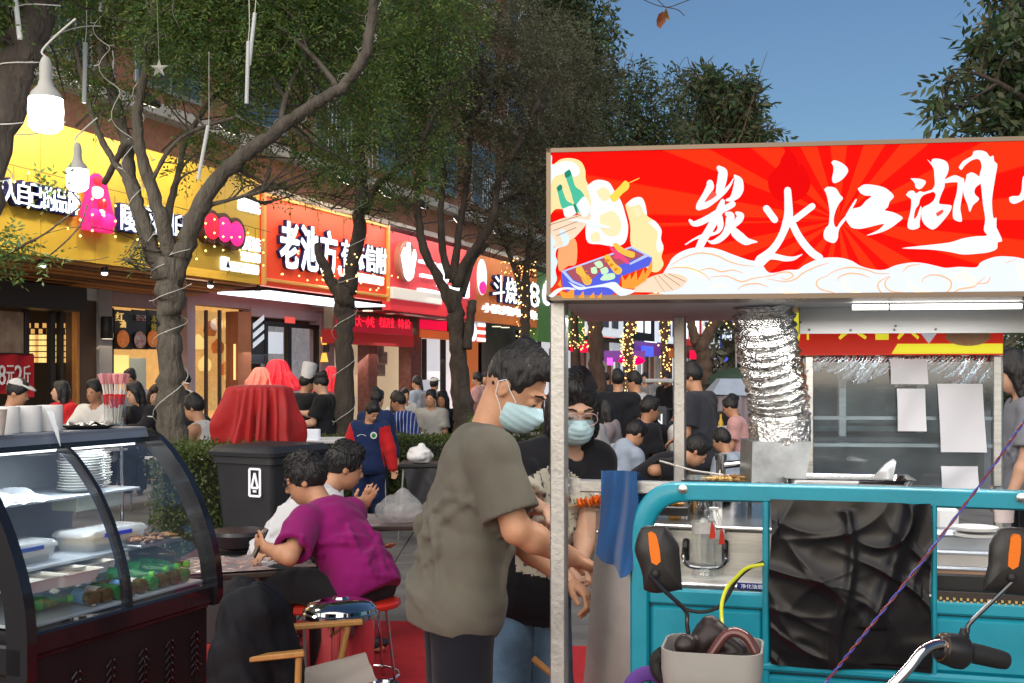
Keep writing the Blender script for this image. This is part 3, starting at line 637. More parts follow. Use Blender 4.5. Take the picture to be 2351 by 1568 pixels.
def sprays(clumps,n,leaf_l,leaf_w,per,spray_l,g,droop=.5,shell=.5):
 """compound leaves spread through ellipsoid clumps: quads"""
 wts=np.array([c[1][0]*c[1][1]*c[1][2]for c in clumps])**.8;wts/=wts.sum()
 ci=g.choice(len(clumps),n,p=wts);C=np.array([c[0]for c in clumps])[ci];Rr=np.array([c[1]for c in clumps])[ci]
 d=g.normal(size=(n,3));d/=np.linalg.norm(d,axis=1,keepdims=True);rad=g.random(n)**(1/3.0);rad=shell+(1-shell)*rad if shell>.6 else rad
 base=C+d*Rr*rad[:,None]*(1+.18*g.normal(size=n))[:,None]
 ax=d+.9*g.normal(size=(n,3));ax[:,2]-=droop;ax/=np.linalg.norm(ax,axis=1,keepdims=True)
 up=g.normal(size=(n,3))*.5+np.array([0,0,1.]);side=np.cross(ax,up);side/=np.linalg.norm(side,axis=1,keepdims=True)+1e-9;nn=np.cross(side,ax)
 V_=[]
 sl=spray_l*g.uniform(.6,1.25,n)
 for k in range(per):
  fr=(k+.5)/per;sg=1 if k%2 else-1
  p=base+ax*(sl*(fr-.3))[:,None]+np.array([0,0,-1.])*(sl*fr*fr*.35*droop)[:,None]
  ld=ax*(.45+.3*g.random((n,1)))+side*sg*.9+nn*g.normal(size=(n,1))*.35+np.array([0,0,-.25*droop]);
  if k==per-1:ld=ax+.2*g.normal(size=(n,3))
  ld/=np.linalg.norm(ld,axis=1,keepdims=True)
  ls=np.cross(ld,nn+.5*g.normal(size=(n,3)));ls/=np.linalg.norm(ls,axis=1,keepdims=True)+1e-9
  L_=(leaf_l*g.uniform(.7,1.25,n))[:,None];W_=(leaf_w*g.uniform(.7,1.2,n))[:,None]/2
  V_.append(np.stack([p,p+ld*L_*.45+ls*W_,p+ld*L_,p+ld*L_*.45-ls*W_],1))
 v=np.concatenate(V_).reshape(-1,3);return v,np.arange(len(v),dtype=np.int32).reshape(-1,4)
def smooth_line(pts,k=5):
 p=np.asarray(pts,float);pm=np.vstack([2*p[0]-p[1],p,2*p[-1]-p[-2]]);n=len(p)
 tt=np.linspace(0,n-1,(n-1)*k+1);i=np.clip(tt.astype(int),0,n-2);u=(tt-i)[:,None]
 a,b,c,d=pm[i],pm[i+1],pm[i+2],pm[i+3]
 return.5*(2*b+(c-a)*u+(2*a-5*b+4*c-d)*u**2+(3*b-a-3*c+d)*u**3)
def branch(mb,pts,d,n=9,seed=0,knob=.06):
 """pts: (x, y, radius px, depth offset)"""
 g=np.random.default_rng(seed);q=np.array([[*P(x,y,d+o),r/F*(d+o)]for(x,y,r,o)in pts]);q=smooth_line(q,6)
 r=q[:,3]*.93*(1+knob*g.normal(size=len(q)));p=q[:,:3]+(g.normal(size=(len(q),3))*q[:,3:4]*.10)
 mb.tube(p,np.maximum(r,.003),n);return p
def tree(label,d,branches,clumps,leaf=LEAF_G,bark=BARK,n=1500,ll=.045,lw=.018,per=9,sl=.22,seed=1,twigs=120,droop=.5,group='street trees in a row before the shops',base_x=None,name='street_tree',shell=.5,tcl=99):
 """branches and clumps are read off in view columns and rows at the tree's own distance; clump: (x, y, rx, ry, depth offset, depth radius)"""
 g=np.random.default_rng(seed);bx=base_x if base_x is not None else branches[0][0][0]
 e=thing(name,label,'tree',G(bx,d),group)
 x0,y0,r0,o0=branches[0][0]
 gy=HY+CAMZ*F/d
 tr=MB();allp=[]
 b0=list(branches[0])
 if y0<gy:b0=[(bx,gy+4,r0*1.35,0),(bx*.7+x0*.3,gy-(gy-y0)*.25,r0*1.08,o0*.3)]+b0
 allp.append(branch(tr,b0,d,12,seed));build('trunk',tr,bark,e,angle=180)
 br=MB()
 for i,b in enumerate(branches[1:]):allp.append(branch(br,b,d,9,seed+i+1))
 if len(branches)>1:build('limbs',br,bark,e,angle=180,kind='stuff')
 cl=[(P(x,y,d+o),(rx/F*(d+o),dr,ry/F*(d+o)))for(x,y,rx,ry,o,dr)in clumps]
 pts=np.concatenate(allp);tw=MB()
 for k in range(twigs):
  c,rr=cl[g.integers(min(tcl,len(cl)))];end=c+g.normal(size=3)*np.array(rr)*.55
  dist=np.linalg.norm(pts-end,axis=1);j=np.argsort(dist)[g.integers(0,min(12,len(pts)))];s=pts[j]
  if np.linalg.norm(end-s)>2.2:s=end+(s-end)/np.linalg.norm(end-s)*g.uniform(.6,1.6)
  m_=(s+end)/2+g.normal(size=3)*.12*np.linalg.norm(end-s);q=smooth_line([s,m_,end,end+(end-m_)*.25+g.normal(size=3)*.06],3)
  tw.tube(q,np.linspace(.011,.003,len(q))*g.uniform(.6,1.3),4,caps=False)
 if twigs:build('twigs',tw,bark,e,kind='stuff')
 v,f=sprays(cl,n,ll,lw,per,sl,g,droop,shell)
 o=raw('crown',v,f,leaf,e,smooth=False);o['kind']='stuff'
 return e,pts
WIRE=mat('pale_wire',(.62,.62,.58),.5);BULBOFF=mat('tiny_bulb',(.75,.76,.75),.3)
def wrap(e,d,pts,name='string_light_wire',turns=5,seed=0):
 """a pale wire wound loosely round a limb: (x, y, radius px)"""
 g=np.random.default_rng(seed);q=np.array([[*P(x,y,d),r/F*d]for(x,y,r)in pts]);q=smooth_line(q,14);n=len(q);a=np.linspace(0,turns*2*math.pi,n)+g.uniform(0,6)
 t=np.gradient(q[:,:3],axis=0);t/=np.linalg.norm(t,axis=1,keepdims=True);sx=np.cross(t,V(0,1,0));sx/=np.linalg.norm(sx,axis=1,keepdims=True)+1e-9;sy=np.cross(t,sx)
 rr=(q[:,3]*1.1+.008)[:,None];p=q[:,:3]+(np.cos(a)[:,None]*sx+np.sin(a)[:,None]*sy)*rr
 mb=MB();mb.tube(p,.0034,5)
 for i in range(3,n,5):
  o=nrm(p[i]-q[i,:3]+.5*g.normal(size=3)*q[i,3]);mb.tube([p[i],p[i]+o*.05],.005,5)
 build(name,mb,WIRE,e)
 # the thick leaning trunk at the upper left
t0,_=tree('thick dark trunk leaning in at the upper left corner behind the bulb',7.2,[[(-150,900,50,0),(-70,560,48,0),(-8,300,46,0),(45,140,44,0),(95,0,43,.1),(150,-160,40,.2),(190,-330,30,.2)],[(60,100,25,0),(25,20,18,.1),
(5,-80,15,.1)],[(110,-40,26,0),(60,-150,20,.2),(-20,-260,14,.4)]],[(-20,40,90,70,.8,.5),(10,120,60,60,.9,.4),(60,-120,200,110,.3,.7),(-60,-60,120,120,-.2,.6),(180,-160,140,100,.5,.6),(18,556,40,28,-.4,.15),(-30,600,50,40,
-.4,.2),(45,590,22,22,-.4,.1),(120,590,26,14,-.4,.1),(120,432,24,12,-.3,.1),(150,435,18,12,-.3,.1)],LEAF_G,BARKD,2600,.045,.018,9,.2,3,60,tcl=5)
tb=MB()
for pts in(((-60,620,3,-.4),(15,585,3,-.4),(60,560,2.6,-.4),(105,535,2.6,-.4),(150,500,2.4,-.35),(185,470,2,-.3),(165,440,2,-.3)),((110,590,2,-.4),(150,555,2.2,-.4),(185,515,2.2,-.35),(200,470,2,-.3)),((30,30,5,.2),(0,10,
4,.2),(-40,-20,4,.3))):branch(tb,pts,7.2,5,4)
build('drooping_twigs',tb,BARKD,t0,kind='stuff')
wrap(t0,7.2,[(-40,430,47),(0,290,47),(45,140,45),(100,0,44)],turns=3.2,seed=2)
# first tree of the row
t1,_=tree('wire-wound forked street tree behind the black display case',10.8,[[(395,1000,36,0),(392,880,32,0),(390,760,31,0),(392,680,33,0),(385,600,33,0)],[(372,640,24,0),(345,560,22,0),(318,480,19,0),(298,400,16,.1),(290,
330,15,.2),(270,250,14,.3),(245,160,13,.4),(225,60,12,.5),(240,-60,10,.6)],[(388,590,21,0),(370,500,17,-.1),(345,420,16,-.1),(320,340,14,-.2),(315,260,12,-.2),(330,180,10,-.2),(350,60,8,-.3),(340,-80,6,-.3)],[(400,640,24,
0),(425,570,24,0),(455,480,22,-.1),(510,400,20,-.2),(580,340,18,-.3),(650,290,17,-.4),(720,240,15,-.5),(785,200,14,-.5),(830,140,14,-.6),(850,70,13,-.6),(862,-20,12,-.7),(890,-140,9,-.8)],[(300,420,9,.1),(255,360,8,.2),(220,
290,7,.2),(190,180,7,.3),(160,60,6,.4)],[(320,340,8,0),(290,330,9,0),(240,420,8,.4)],[(380,560,12,.1),(392,470,10,.2),(410,400,8,.2),(425,330,7,.3),(470,250,6,.3),(520,190,5,.4)],[(640,300,7,-.4),(660,210,6,-.3),(700,120,
5,-.2),(690,20,4,-.2)],[(780,205,7,-.5),(720,130,6,-.4),(640,60,5,-.3)],[(455,480,7,-.1),(520,460,5,-.1),(600,440,4,-.1)],[(345,420,6,-.1),(400,330,5,-.2),(470,290,4,-.2),(540,270,4,-.3)]],[(420,70,130,80,-.3,.5),(520,40,
150,90,0,.6),(330,60,110,70,.5,.5),(620,90,120,90,-.2,.5),(180,60,90,70,.5,.4),(450,160,90,45,-.3,.4),(590,180,100,50,0,.4),(700,60,120,90,.2,.6),(260,-60,220,90,0,.8),(560,-90,260,110,-.2,.8),(800,20,90,90,.2,.5),(690,330,
60,36,.3,.25),(760,380,70,40,.5,.3),(560,385,60,24,.3,.25),(255,262,40,24,.2,.2),(420,392,34,16,.2,.2),(640,430,44,14,.2,.2),(300,600,18,14,-.2,.1),(315,570,14,14,-.2,.1),(700,250,60,40,.3,.3),(850,220,70,70,.5,.4),(290,205,
40,20,.3,.2),(560,300,60,30,.2,.3),(470,330,50,24,.2,.3),(230,190,40,30,.3,.3),(370,215,50,24,.2,.3),(150,150,60,40,.5,.3)],LEAF_G,BARK,7500,.052,.018,9,.27,11,170)
for i,(pts,tn)in enumerate((([(395,1000,37),(390,800,33),(392,690,34),(385,610,34)],3.5),([(372,640,24),(318,480,19),(290,330,15),(245,160,13),(225,30,12)],6),([(400,640,24),(455,480,22),(580,340,18),(720,240,15),(830,140,
14),(860,0,12)],9),([(388,590,21),(345,420,16),(315,260,12),(350,60,8)],5))):wrap(t1,10.8,pts,'string_light_wire',tn,i+5)
# second to fourth of the row
t2,_=tree('straight dark street tree beside the schoolboy',13.93,[[(790,1000,23,0),(790,850,22,0),(792,740,22,0),(790,690,25,0),(795,650,24,0)],[(778,680,15,0),(755,635,13,0),(738,595,11,0),(728,560,8,.1)],[(800,670,19,0),
(815,580,17,0),(830,480,16,0),(828,380,15,.1),(822,280,13,.2),(840,160,11,.2),(870,20,9,.3)],[(838,490,10,0),(865,430,9,0),(930,370,7,-.1),(980,300,6,-.2),(1020,200,5,-.2)],[(830,420,8,0),(780,330,6,.1),(740,250,5,.2),(700,
160,4,.2)]],[(800,330,110,70,0,.5),(900,260,100,80,.2,.5),(980,190,100,80,0,.5),(900,120,130,90,-.2,.6),(790,210,120,70,.5,.5),(740,110,130,100,.8,.6),(1000,60,120,90,0,.6),(860,-60,240,100,0,.8),(930,410,90,40,-.2,.35),(870,
470,50,24,-.2,.2),(740,450,44,18,.2,.2),(980,330,80,60,0,.4),(640,130,120,80,1,.5),(540,230,70,40,1,.4)],LEAF_G,BARKD,5600,.056,.02,9,.28,21,150)
wrap(t2,13.93,[(790,1000,24),(790,850,23),(792,700,25),(815,580,18),(830,460,16),(825,330,15)],'string_light_wire',7,9)
t3,_=tree('dark street tree with five upright limbs beyond the grey shirt vendor',17.25,[[(1070,980,30,0),(1058,900,26,0),(1050,800,22,0),(1045,720,21,0),(1040,670,22,0)],[(1030,690,14,0),(1005,635,12,0),(975,575,11,0),(962,
510,10,.1),(958,440,9,.1),(965,360,8,.2),(940,260,7,.3)],[(1030,640,10,0),(1015,560,9,0),(1012,480,8,0),(1018,390,7,.1),(1010,300,6,.1)],[(1040,650,11,0),(1050,560,9,0),(1065,470,8,0),(1075,390,8,0),(1085,280,7,0),(1120,160,
6,0)],[(1045,660,13,0),(1070,600,11,0),(1110,545,11,0),(1135,490,10,-.1),(1145,420,9,-.1),(1190,330,8,-.2),(1240,230,6,-.3)],[(1060,680,10,.1),(1085,600,7,.2),(1120,560,6,.2)],[(1072,800,12,-.1),(1080,730,12,-.1),(1084,690,
11,-.1)],[(1140,470,6,0),(1200,430,5,0),(1250,380,4,0)]],[(980,330,100,70,0,.6),(1080,300,110,90,.2,.7),(1170,260,100,90,0,.7),(1060,180,130,100,.3,.8),(1160,120,120,100,0,.8),(1230,380,90,70,.2,.6),(1140,400,90,50,0,.5),
(1040,420,70,34,.2,.4),(960,120,110,100,.6,.7),(1100,20,170,90,0,.9),(1200,490,70,36,.2,.4),(1000,10,140,90,.5,.8),(1100,490,40,22,.2,.3),(920,470,50,24,.5,.3),(1240,200,90,90,.3,.7)],LEAF_D,BARKD,6000,.055,.02,9,.27,31,330)
t4,_=tree('slender street tree wound with tiny warm lights left of the stall sign',19.95,[[(1206,860,13,0),(1206,760,12,0),(1207,700,12,0),(1205,640,11,0)],[(1203,690,9,0),(1185,630,7,0),(1165,570,6,.1),(1145,520,5,.1),(1130,
430,4,.2)],[(1205,650,8,0),(1215,560,7,0),(1225,460,6,0),(1250,350,6,.2),(1290,220,5,.3)]],[(1190,470,80,50,0,.6),(1260,430,90,70,.2,.7),(1300,310,90,80,.3,.8),(1230,330,110,80,.6,.8),(1330,200,100,90,.6,.8),(1160,540,50,
24,0,.3),(1250,540,60,40,.2,.4),(1230,600,40,20,0,.3),(1270,120,100,90,.8,.8),(1350,380,80,60,.5,.7)],LEAF_D,BARKD,4500,.06,.021,9,.29,41,240)
t5,_=tree('dark trunk between the two stall posts with a yellow tag above',24.1,[[(1372,905,20,0),(1370,820,18,0),(1365,740,20,0),(1360,680,20,0)],[(1350,700,10,0),(1320,620,8,0),(1300,500,7,0),(1290,350,6,0)],[(1375,700,
12,0),(1390,600,9,0),(1380,450,8,0),(1360,250,7,0),(1340,80,5,0)],[(1330,900,9,.5),(1322,800,9,.5),(1316,700,9,.5)]],[(1330,60,90,80,0,.9),(1280,40,100,70,.4,.9),(1360,150,60,60,0,.7),(1300,150,90,70,.3,.8),(1370,240,50,60,
0,.7),(1330,260,80,60,.3,.8),(1390,330,70,50,0,.7),(1310,350,90,60,0,.8),(1260,-40,110,60,0,.9),(1300,420,80,60,0,.8)],LEAF_B,BARKR,1700,.17,.07,6,.34,51,120,.9)
t6,_=tree('thin trunk wound with glittering warm lights, left of the back stall post',26.8,[[(1452,930,11,0),(1448,850,11,0),(1440,790,11,0),(1455,730,10,0),(1462,660,10,0)],[(1460,680,7,0),(1480,560,6,0),(1500,420,5,0),(1490,
300,4,0)],[(1458,690,6,0),(1430,560,5,0),(1420,420,4,0)]],[(1440,200,50,60,0,.8),(1480,260,70,60,0,.9),(1430,300,70,60,.3,.8),(1520,300,60,50,0,.8),(1470,380,90,60,0,.9),(1480,180,40,40,.2,.7)],LEAF_B,BARKR,650,.17,.06,6,
.36,61,60,.9)
t7,_=tree('thin trunk wound with glittering warm lights, hidden partly by the back stall post',29.9,[[(1527,930,9,0),(1527,850,9,0),(1525,760,9,0),(1522,690,9,0)],[(1522,700,6,0),(1550,560,5,0),(1580,400,4,0),(1600,280,4,
0)]],[(1560,200,36,50,0,.8),(1580,270,60,50,0,.9),(1630,280,60,40,.3,.8),(1560,330,70,40,0,.8),(1640,230,40,30,.3,.7)],LEAF_B,BARKR,520,.17,.06,6,.36,71,60,.9)
t8,_=tree('forked reddish trunk behind the man in the dark shirt',19.0,[[(1622,905,20,0),(1618,850,19,0),(1612,800,18,0),(1608,775,18,0)],[(1600,790,13,0),(1585,740,11,0),(1570,690,10,0),(1560,600,8,0),(1600,420,6,0)],[(1615,
790,14,0),(1640,740,13,0),(1665,690,12,0),(1690,560,9,0),(1700,400,6,0),(1690,260,4,0)],[(1640,740,9,.2),(1625,700,8,.3),(1640,600,6,.3),(1660,400,4,.3)]],[(1690,230,50,40,0,.6),(1720,250,36,30,.3,.5),(1650,200,40,34,.3,.6),
(1610,180,30,34,0,.5),(1720,190,24,24,0,.4),(1660,290,80,34,.3,.6),(1760,310,40,14,.3,.4),(1700,310,60,20,0,.5)],LEAF_B,BARKR,600,.16,.055,6,.32,81,120,.9)
# broad-leaved tree at the right edge
t9,_=tree('broad-leaved tree at the right edge above the stall sign',9.4,[[(2520,900,34,0),(2500,600,30,0),(2470,350,26,0),(2430,150,18,0),(2400,0,14,0)],[(2470,360,12,0),(2380,250,9,-.1),(2290,190,6,-.2),(2215,165,4,-.2),
(2165,185,3,-.2)],[(2440,200,10,0),(2360,130,7,0),(2300,60,5,0)],[(2290,190,4,-.2),(2210,240,3,-.2),(2160,240,2,-.2)],[(2470,330,8,0),(2360,300,6,.1),(2230,300,4,.1)]],[(2170,185,34,20,-.2,.18),(2200,172,26,16,-.2,.15),(2150,
235,24,18,-.2,.15),(2195,245,34,20,-.2,.2),(2250,225,30,34,-.1,.25),(2300,100,50,60,0,.35),(2330,30,40,50,0,.35),(2340,180,60,70,.1,.4),(2270,60,26,26,0,.2),(2255,120,28,30,0,.2),(2300,270,60,36,.2,.35),(2220,300,44,12,.1,
.2),(2380,100,80,120,.3,.5),(2400,250,90,90,.3,.5),(2340,-60,70,60,.2,.4),(2310,200,40,50,.3,.4)],LEAF_B,BARKD,800,.12,.042,6,.24,91,60,.9,group=None,name='broad_leaved_tree')
BEAD=emis('warm_bead',(1.0,.62,.2),3.0)
def beads(e,d,pts,n,seed,r=.016):
 g=np.random.default_rng(seed);q=smooth_line([[*P(x,y,d),rr/F*d]for(x,y,rr)in pts],20);mb=MB()
 for i in range(n):
  k=g.integers(len(q));a=g.uniform(0,6.28);c=q[k,:3]+V(math.cos(a),math.sin(a)if math.sin(a)<0 else-math.sin(a),0)*q[k,3]*g.uniform(1.0,1.7)+V(0,0,g.normal()*.05)
  s=r*g.uniform(.6,1.2);mb.add(c+s*np.array([(1,0,0),(-1,0,0),(0,1,0),(0,-1,0),(0,0,1),(0,0,-1)]),[(0,2,4),(2,1,4),(1,3,4),(3,0,4),(2,0,5),(1,2,5),(3,1,5),(0,3,5)])
 build('light_beads',mb,BEAD,e,kind='stuff',smooth=False)
beads(t6,26.8,[(1452,930,11),(1448,850,11),(1440,790,11),(1455,730,11),(1464,680,12)],210,1,.024)
beads(t7,29.9,[(1527,900,9),(1527,850,9),(1525,760,10),(1522,700,14),(1545,640,14)],120,2,.024)
beads(t8,19.0,[(1665,690,20),(1650,740,24),(1690,640,30),(1600,700,26),(1570,700,30)],90,3,.016)
beads(t4,19.95,[(1206,800,12),(1207,700,14),(1200,640,22),(1190,600,30)],90,4,.014)
beads(t5,24.1,[(1320,700,14),(1322,760,14),(1330,800,14),(1370,700,24)],60,5,.018)
beads(t2,13.93,[(800,670,20),(815,600,30),(760,640,20)],22,6,.012)
# far wood that closes the street, and hedges
g=np.random.default_rng(5)
cl=[((x,y,z),(3.2,2.5,2.2))for x in np.arange(8,60,4.0)for z in(2.0,5.0)for y in(62+g.uniform(-4,4),)]
v,f=sprays(cl,5000,.55,.3,5,.9,g,.5)
o=raw('far_trees',v,f,LEAF_D,None,smooth=False,origin=(30,62,0));props(o,'dim mass of trees closing the far end of the street','trees',kind='stuff')
def hedge(label,c,size,n,seed,rot=0.0):
 g=np.random.default_rng(seed);e=thing('hedge',label,'hedge',(c[0],c[1],0));M=rotz(rot)
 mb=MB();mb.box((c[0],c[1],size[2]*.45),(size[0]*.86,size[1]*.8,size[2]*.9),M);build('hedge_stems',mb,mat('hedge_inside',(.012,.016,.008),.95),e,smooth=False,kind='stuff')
 u=g.uniform(-.5,.5,(n,3));k=g.integers(0,3,n);u[np.arange(n),k]=np.sign(u[np.arange(n),k])*.5;u[:,2]=np.where((k==2),.5,u[:,2])
 p=(u*np.array(size)*(1+.07*g.normal(size=(n,1))))@M.T+np.array([c[0],c[1],size[2]*.5]);cl=None
 d=g.normal(size=(n,3));d[:,2]=abs(d[:,2]);d/=np.linalg.norm(d,axis=1,keepdims=True);s=np.cross(d,g.normal(size=(n,3)));s/=np.linalg.norm(s,axis=1,keepdims=True)
 L_=.032*g.uniform(.6,1.4,(n,1));v=np.stack([p,p+d*L_*.5+s*L_*.3,p+d*L_,p+d*L_*.5-s*L_*.3],1).reshape(-1,3)
 o=raw('hedge_foliage',v,np.arange(len(v),dtype=np.int32).reshape(-1,4),HEDGE,e,smooth=False);o['kind']='stuff'
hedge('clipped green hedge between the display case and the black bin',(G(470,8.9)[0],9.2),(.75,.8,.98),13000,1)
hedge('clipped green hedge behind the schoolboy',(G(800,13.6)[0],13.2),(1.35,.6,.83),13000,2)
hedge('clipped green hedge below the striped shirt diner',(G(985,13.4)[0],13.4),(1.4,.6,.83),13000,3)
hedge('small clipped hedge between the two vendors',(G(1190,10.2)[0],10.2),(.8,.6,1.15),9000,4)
# ============================================================ people
SKIN=[mat('skin_warm',(.52,.27,.16),.5,var=.12,vs=14,bump=.08,bs=180),mat('skin_pale',(.60,.35,.24),.5,var=.1,vs=14,bump=.08,bs=180),mat('skin_tan',(.40,.19,.11),.5,var=.14,vs=14,bump=.08,bs=180)]
HAIRM=mat('black_hair',(.012,.011,.012),.45,var=.5,vs=30,bump=.9,bs=90,stretch=(1,1,.25))
HAIRB=mat('brown_hair',(.045,.022,.014),.45,var=.5,vs=30,bump=.9,bs=90,stretch=(1,1,.25))
LIP=mat('lips',(.36,.12,.09),.45)
EYE=mat('eye_dark',(.02,.012,.01),.2);EYEW=mat('eye_white',(.65,.62,.58),.3)
def cloth(name,col,var=.18,fold=.45,rough=.88,bump=.25,bs=500,fscale=7):return mat(name,col,rough,var=var,vs=5,fold=fold,bump=bump,bs=bs,sheen=.08,fscale=fscale,fdist=.13,spec=.25)
SHOE=mat('dark_shoe',(.03,.03,.035),.5)
def person(label,x,d,yaw,h=1.7,pose='stand',lean=6,top=None,top_kind='tee',bottom=None,skin=0,hair='short',hairm=None,head=(0,0),arms=None,seat=.45,zoff=0.0,group=None,vox=None,thigh=(6,2),sleeve=None,front=None,fit=1.0,loc=None,
detail=False,tilt=0,legs=None,ripple=None,longb=True,hem=None,build_w=1.0,neck_fwd=.0,twist=0,ts=1.0,name='person'):
 f=V(math.sin(R(yaw)),math.cos(R(yaw)),0);r=V(f[1],-f[0],0);u=V(0,0,1)
 root=G(x,d,zoff)if loc is None else np.asarray(loc,float)
 e=thing(name,label,'person',root,group)
 vox=vox or min(.024,max(.0065,d*.0017));W=build_w
 loc3=lambda a,b,c:a*r+b*f+c*u
 hipz=.52*h if pose=='stand' else seat+.075
 pel=root+loc3(0,0,hipz)
 tl=.30*h*ts
 d1=loc3(math.sin(R(tilt))*.7,math.sin(R(lean*.75)),math.cos(R(lean*.75)));d2=loc3(math.sin(R(tilt)),math.sin(R(lean*1.25)),math.cos(R(lean*1.25)))
 d1=nrm(d1);d2=nrm(d2)
 waist=pel+d1*tl*.36;chest=waist+nrm(d1+d2)*tl*.36;nb=chest+d2*tl*.30
 tr=math.radians(twist);r2=r*math.cos(tr)+f*math.sin(tr)
 tf=nrm(np.cross(u,r2));spine=nrm(nb-pel);ff=nrm(np.cross(spine,r2))
 sh={s:chest+d2*tl*.19+r2*sd_*.105*h*W for s,sd_ in(('R',1),('L',-1))}
 hyaw,hp=head
 hy=R(yaw+hyaw);hf=V(math.sin(hy),math.cos(hy),0);hr=V(hf[1],-hf[0],0)
 hF=hf*math.cos(R(hp))-u*math.sin(R(hp));hU=nrm(np.cross(hr,hF))
 hb=nb+nrm(d2+.6*u+hF*(.25+neck_fwd))*.055*h
 S=h/1.7
 hc=hb+hU*.085*S+hF*.022*S
 HM=np.stack([hr,hF,hU],1)
 H=lambda a,b,c:hc+HM@(np.array((a,b,c))*S)
 # arms and legs
 A={}
 for s,sg in(('R',1),('L',-1)):
  sp=(arms or{}).get(s,(8,8,14,4))
  if isinstance(sp[0],(int,float)):
   sw,ab,fl,ab2=sp
   du=loc3(sg*math.sin(R(ab)),math.sin(R(sw))*math.cos(R(ab)),-math.cos(R(sw))*math.cos(R(ab)))
   dl=loc3(sg*math.sin(R(ab2)),math.sin(R(sw+fl))*math.cos(R(ab2)),-math.cos(R(sw+fl))*math.cos(R(ab2)))
   el=sh[s]+du*.172*h;wr=el+dl*.145*h
  else:
   el,wr=(np.asarray(q,float)for q in sp[:2])
  A[s]=(sh[s],el,wr)
 LG={}
 for s,sg in(('R',1),('L',-1)):
  hip=pel+r*sg*.055*h*W-u*.01
  if pose=='stand':
   st=(legs or{}).get(s,(0,0));a=R(st[0]);b=R(st[1])
   kn=hip+loc3(sg*.03,math.sin(a),-math.cos(a))*.245*h;an=kn+loc3(sg*.02,math.sin(a-b),-math.cos(a-b))*.235*h
  else:
   ya=R(thigh[0]*sg);kn=hip+(math.sin(ya)*r+math.cos(ya)*f)*.245*h+u*(.02+thigh[1]*.01)
   q=(legs or{}).get(s,(0,0));an=kn+nrm(loc3(0,math.sin(R(q[0])),-1))*max(.2,min(.25*h,kn[2]-root[2]-.06));
  an[2]=max(an[2],root[2]+.06)
  LG[s]=(hip,kn,an)
 pts=[pel,nb,H(0,0,.15),H(0,0,-.15)]+[q for s in A for q in A[s]]+[q for s in LG for q in LG[s]]
 lo=np.min(pts,0)-.22;hi=np.max(pts,0)+.22;lo[2]=max(lo[2],root[2]-.03)
 TM=np.stack([r2,ff,spine],1)
 def torso(q,g,k,loose=False):
  q.ell(pel+spine*.01,(.100*h*W+g,.070*h*W+g,.07*h+g),TM,k)
  q.ell(waist,(.086*h*W+g,.060*h*W+g,.10*h),TM,k)
  q.ell(chest+ff*.005,(.101*h*W+g,.064*h*W+g,.105*h+g),TM,k)
  q.cone(sh['L'],sh['R'],.038*h+g,.038*h+g,k)
  q.ell(chest+d2*tl*.12,(.1*h*W+g,.055*h+g,.06*h+g),TM,k)
 b=SDF(lo,hi,vox);k=max(.02,vox*1.6)
 torso(b,0,k)
 b.cone(nb-d2*.03,hb+hU*.03,.036*h,.033*h,k*1.1)
 for s,(a0,a1,a2)in A.items():
  b.cone(a0,a1,.031*h,.025*h,k);m_=a1+(a2-a1)*.3
  b.cone(a1,m_,.0245*h,.0255*h,k);b.cone(m_,a2,.0255*h,.0165*h,k)
  hd=nrm(a2-a1);sg=1 if s=='R' else-1
  hh=(arms or{}).get(s+'h',None)or{}
  pn=nrm(hh.get('palm',np.cross(hd,r*sg)+1e-4));sd2=nrm(np.cross(hd,pn));pn=nrm(np.cross(sd2,hd))
  curl=hh.get('curl',.45);pc=a2+hd*.045*S
  b.ell(pc,(.040*S,.017*S+vox*.3,.05*S),np.stack([sd2,pn,hd],1),.012)
  for i,(o,ln)in enumerate(((-.029,.068),(-.010,.078),(.010,.074),(.028,.058))):
   q0=a2+(hd*.083+sd2*o)*S;c1=curl*.8;q1=q0+(hd*math.cos(c1)+pn*math.sin(c1)+sd2*o*1.2)*ln*.55*S
   c2=curl*1.9;q2=q1+(hd*math.cos(c2)+pn*math.sin(c2))*ln*.5*S
   rr=max(.0085*S,vox*.72);b.cone(q0,q1,rr,rr,.006);b.cone(q1,q2,rr,rr*.85,.004)
  ts=hh.get('thumb',sg);q0=a2+(hd*.025+sd2*.03*ts)*S;q1=q0+(hd*.035+sd2*.028*ts+pn*.012)*S;q2=q1+(hd*.03+pn*.012)*S
  rr=max(.0105*S,vox*.75);b.cone(q0,q1,rr*1.1,rr,.008);b.cone(q1,q2,rr,rr*.85,.005)
 for s,(a0,a1,a2)in LG.items():
  b.cone(a0,a1,.052*h*W,.034*h,k);m_=a1+(a2-a1)*.3;b.cone(a1,m_,.033*h,.034*h,k);b.cone(m_,a2,.034*h,.022*h,k)
  fd=f if pose=='stand' else nrm(f*1.0+r*(.3 if s=='R' else-.3))
  b.cone(a2-u*.03,a2+fd*.13*S-u*.045,.03,.022,k)
  # head
 b.ell(H(0,-.012,.03),(.076*S,.096*S,.098*S),HM,k*.8);b.ell(H(0,.03,-.035),(.062*S,.068*S,.085*S),HM,k)
 b.cone(H(0,.055,-.085),H(0,.045,-.06),.026*S,.04*S,k*.8)
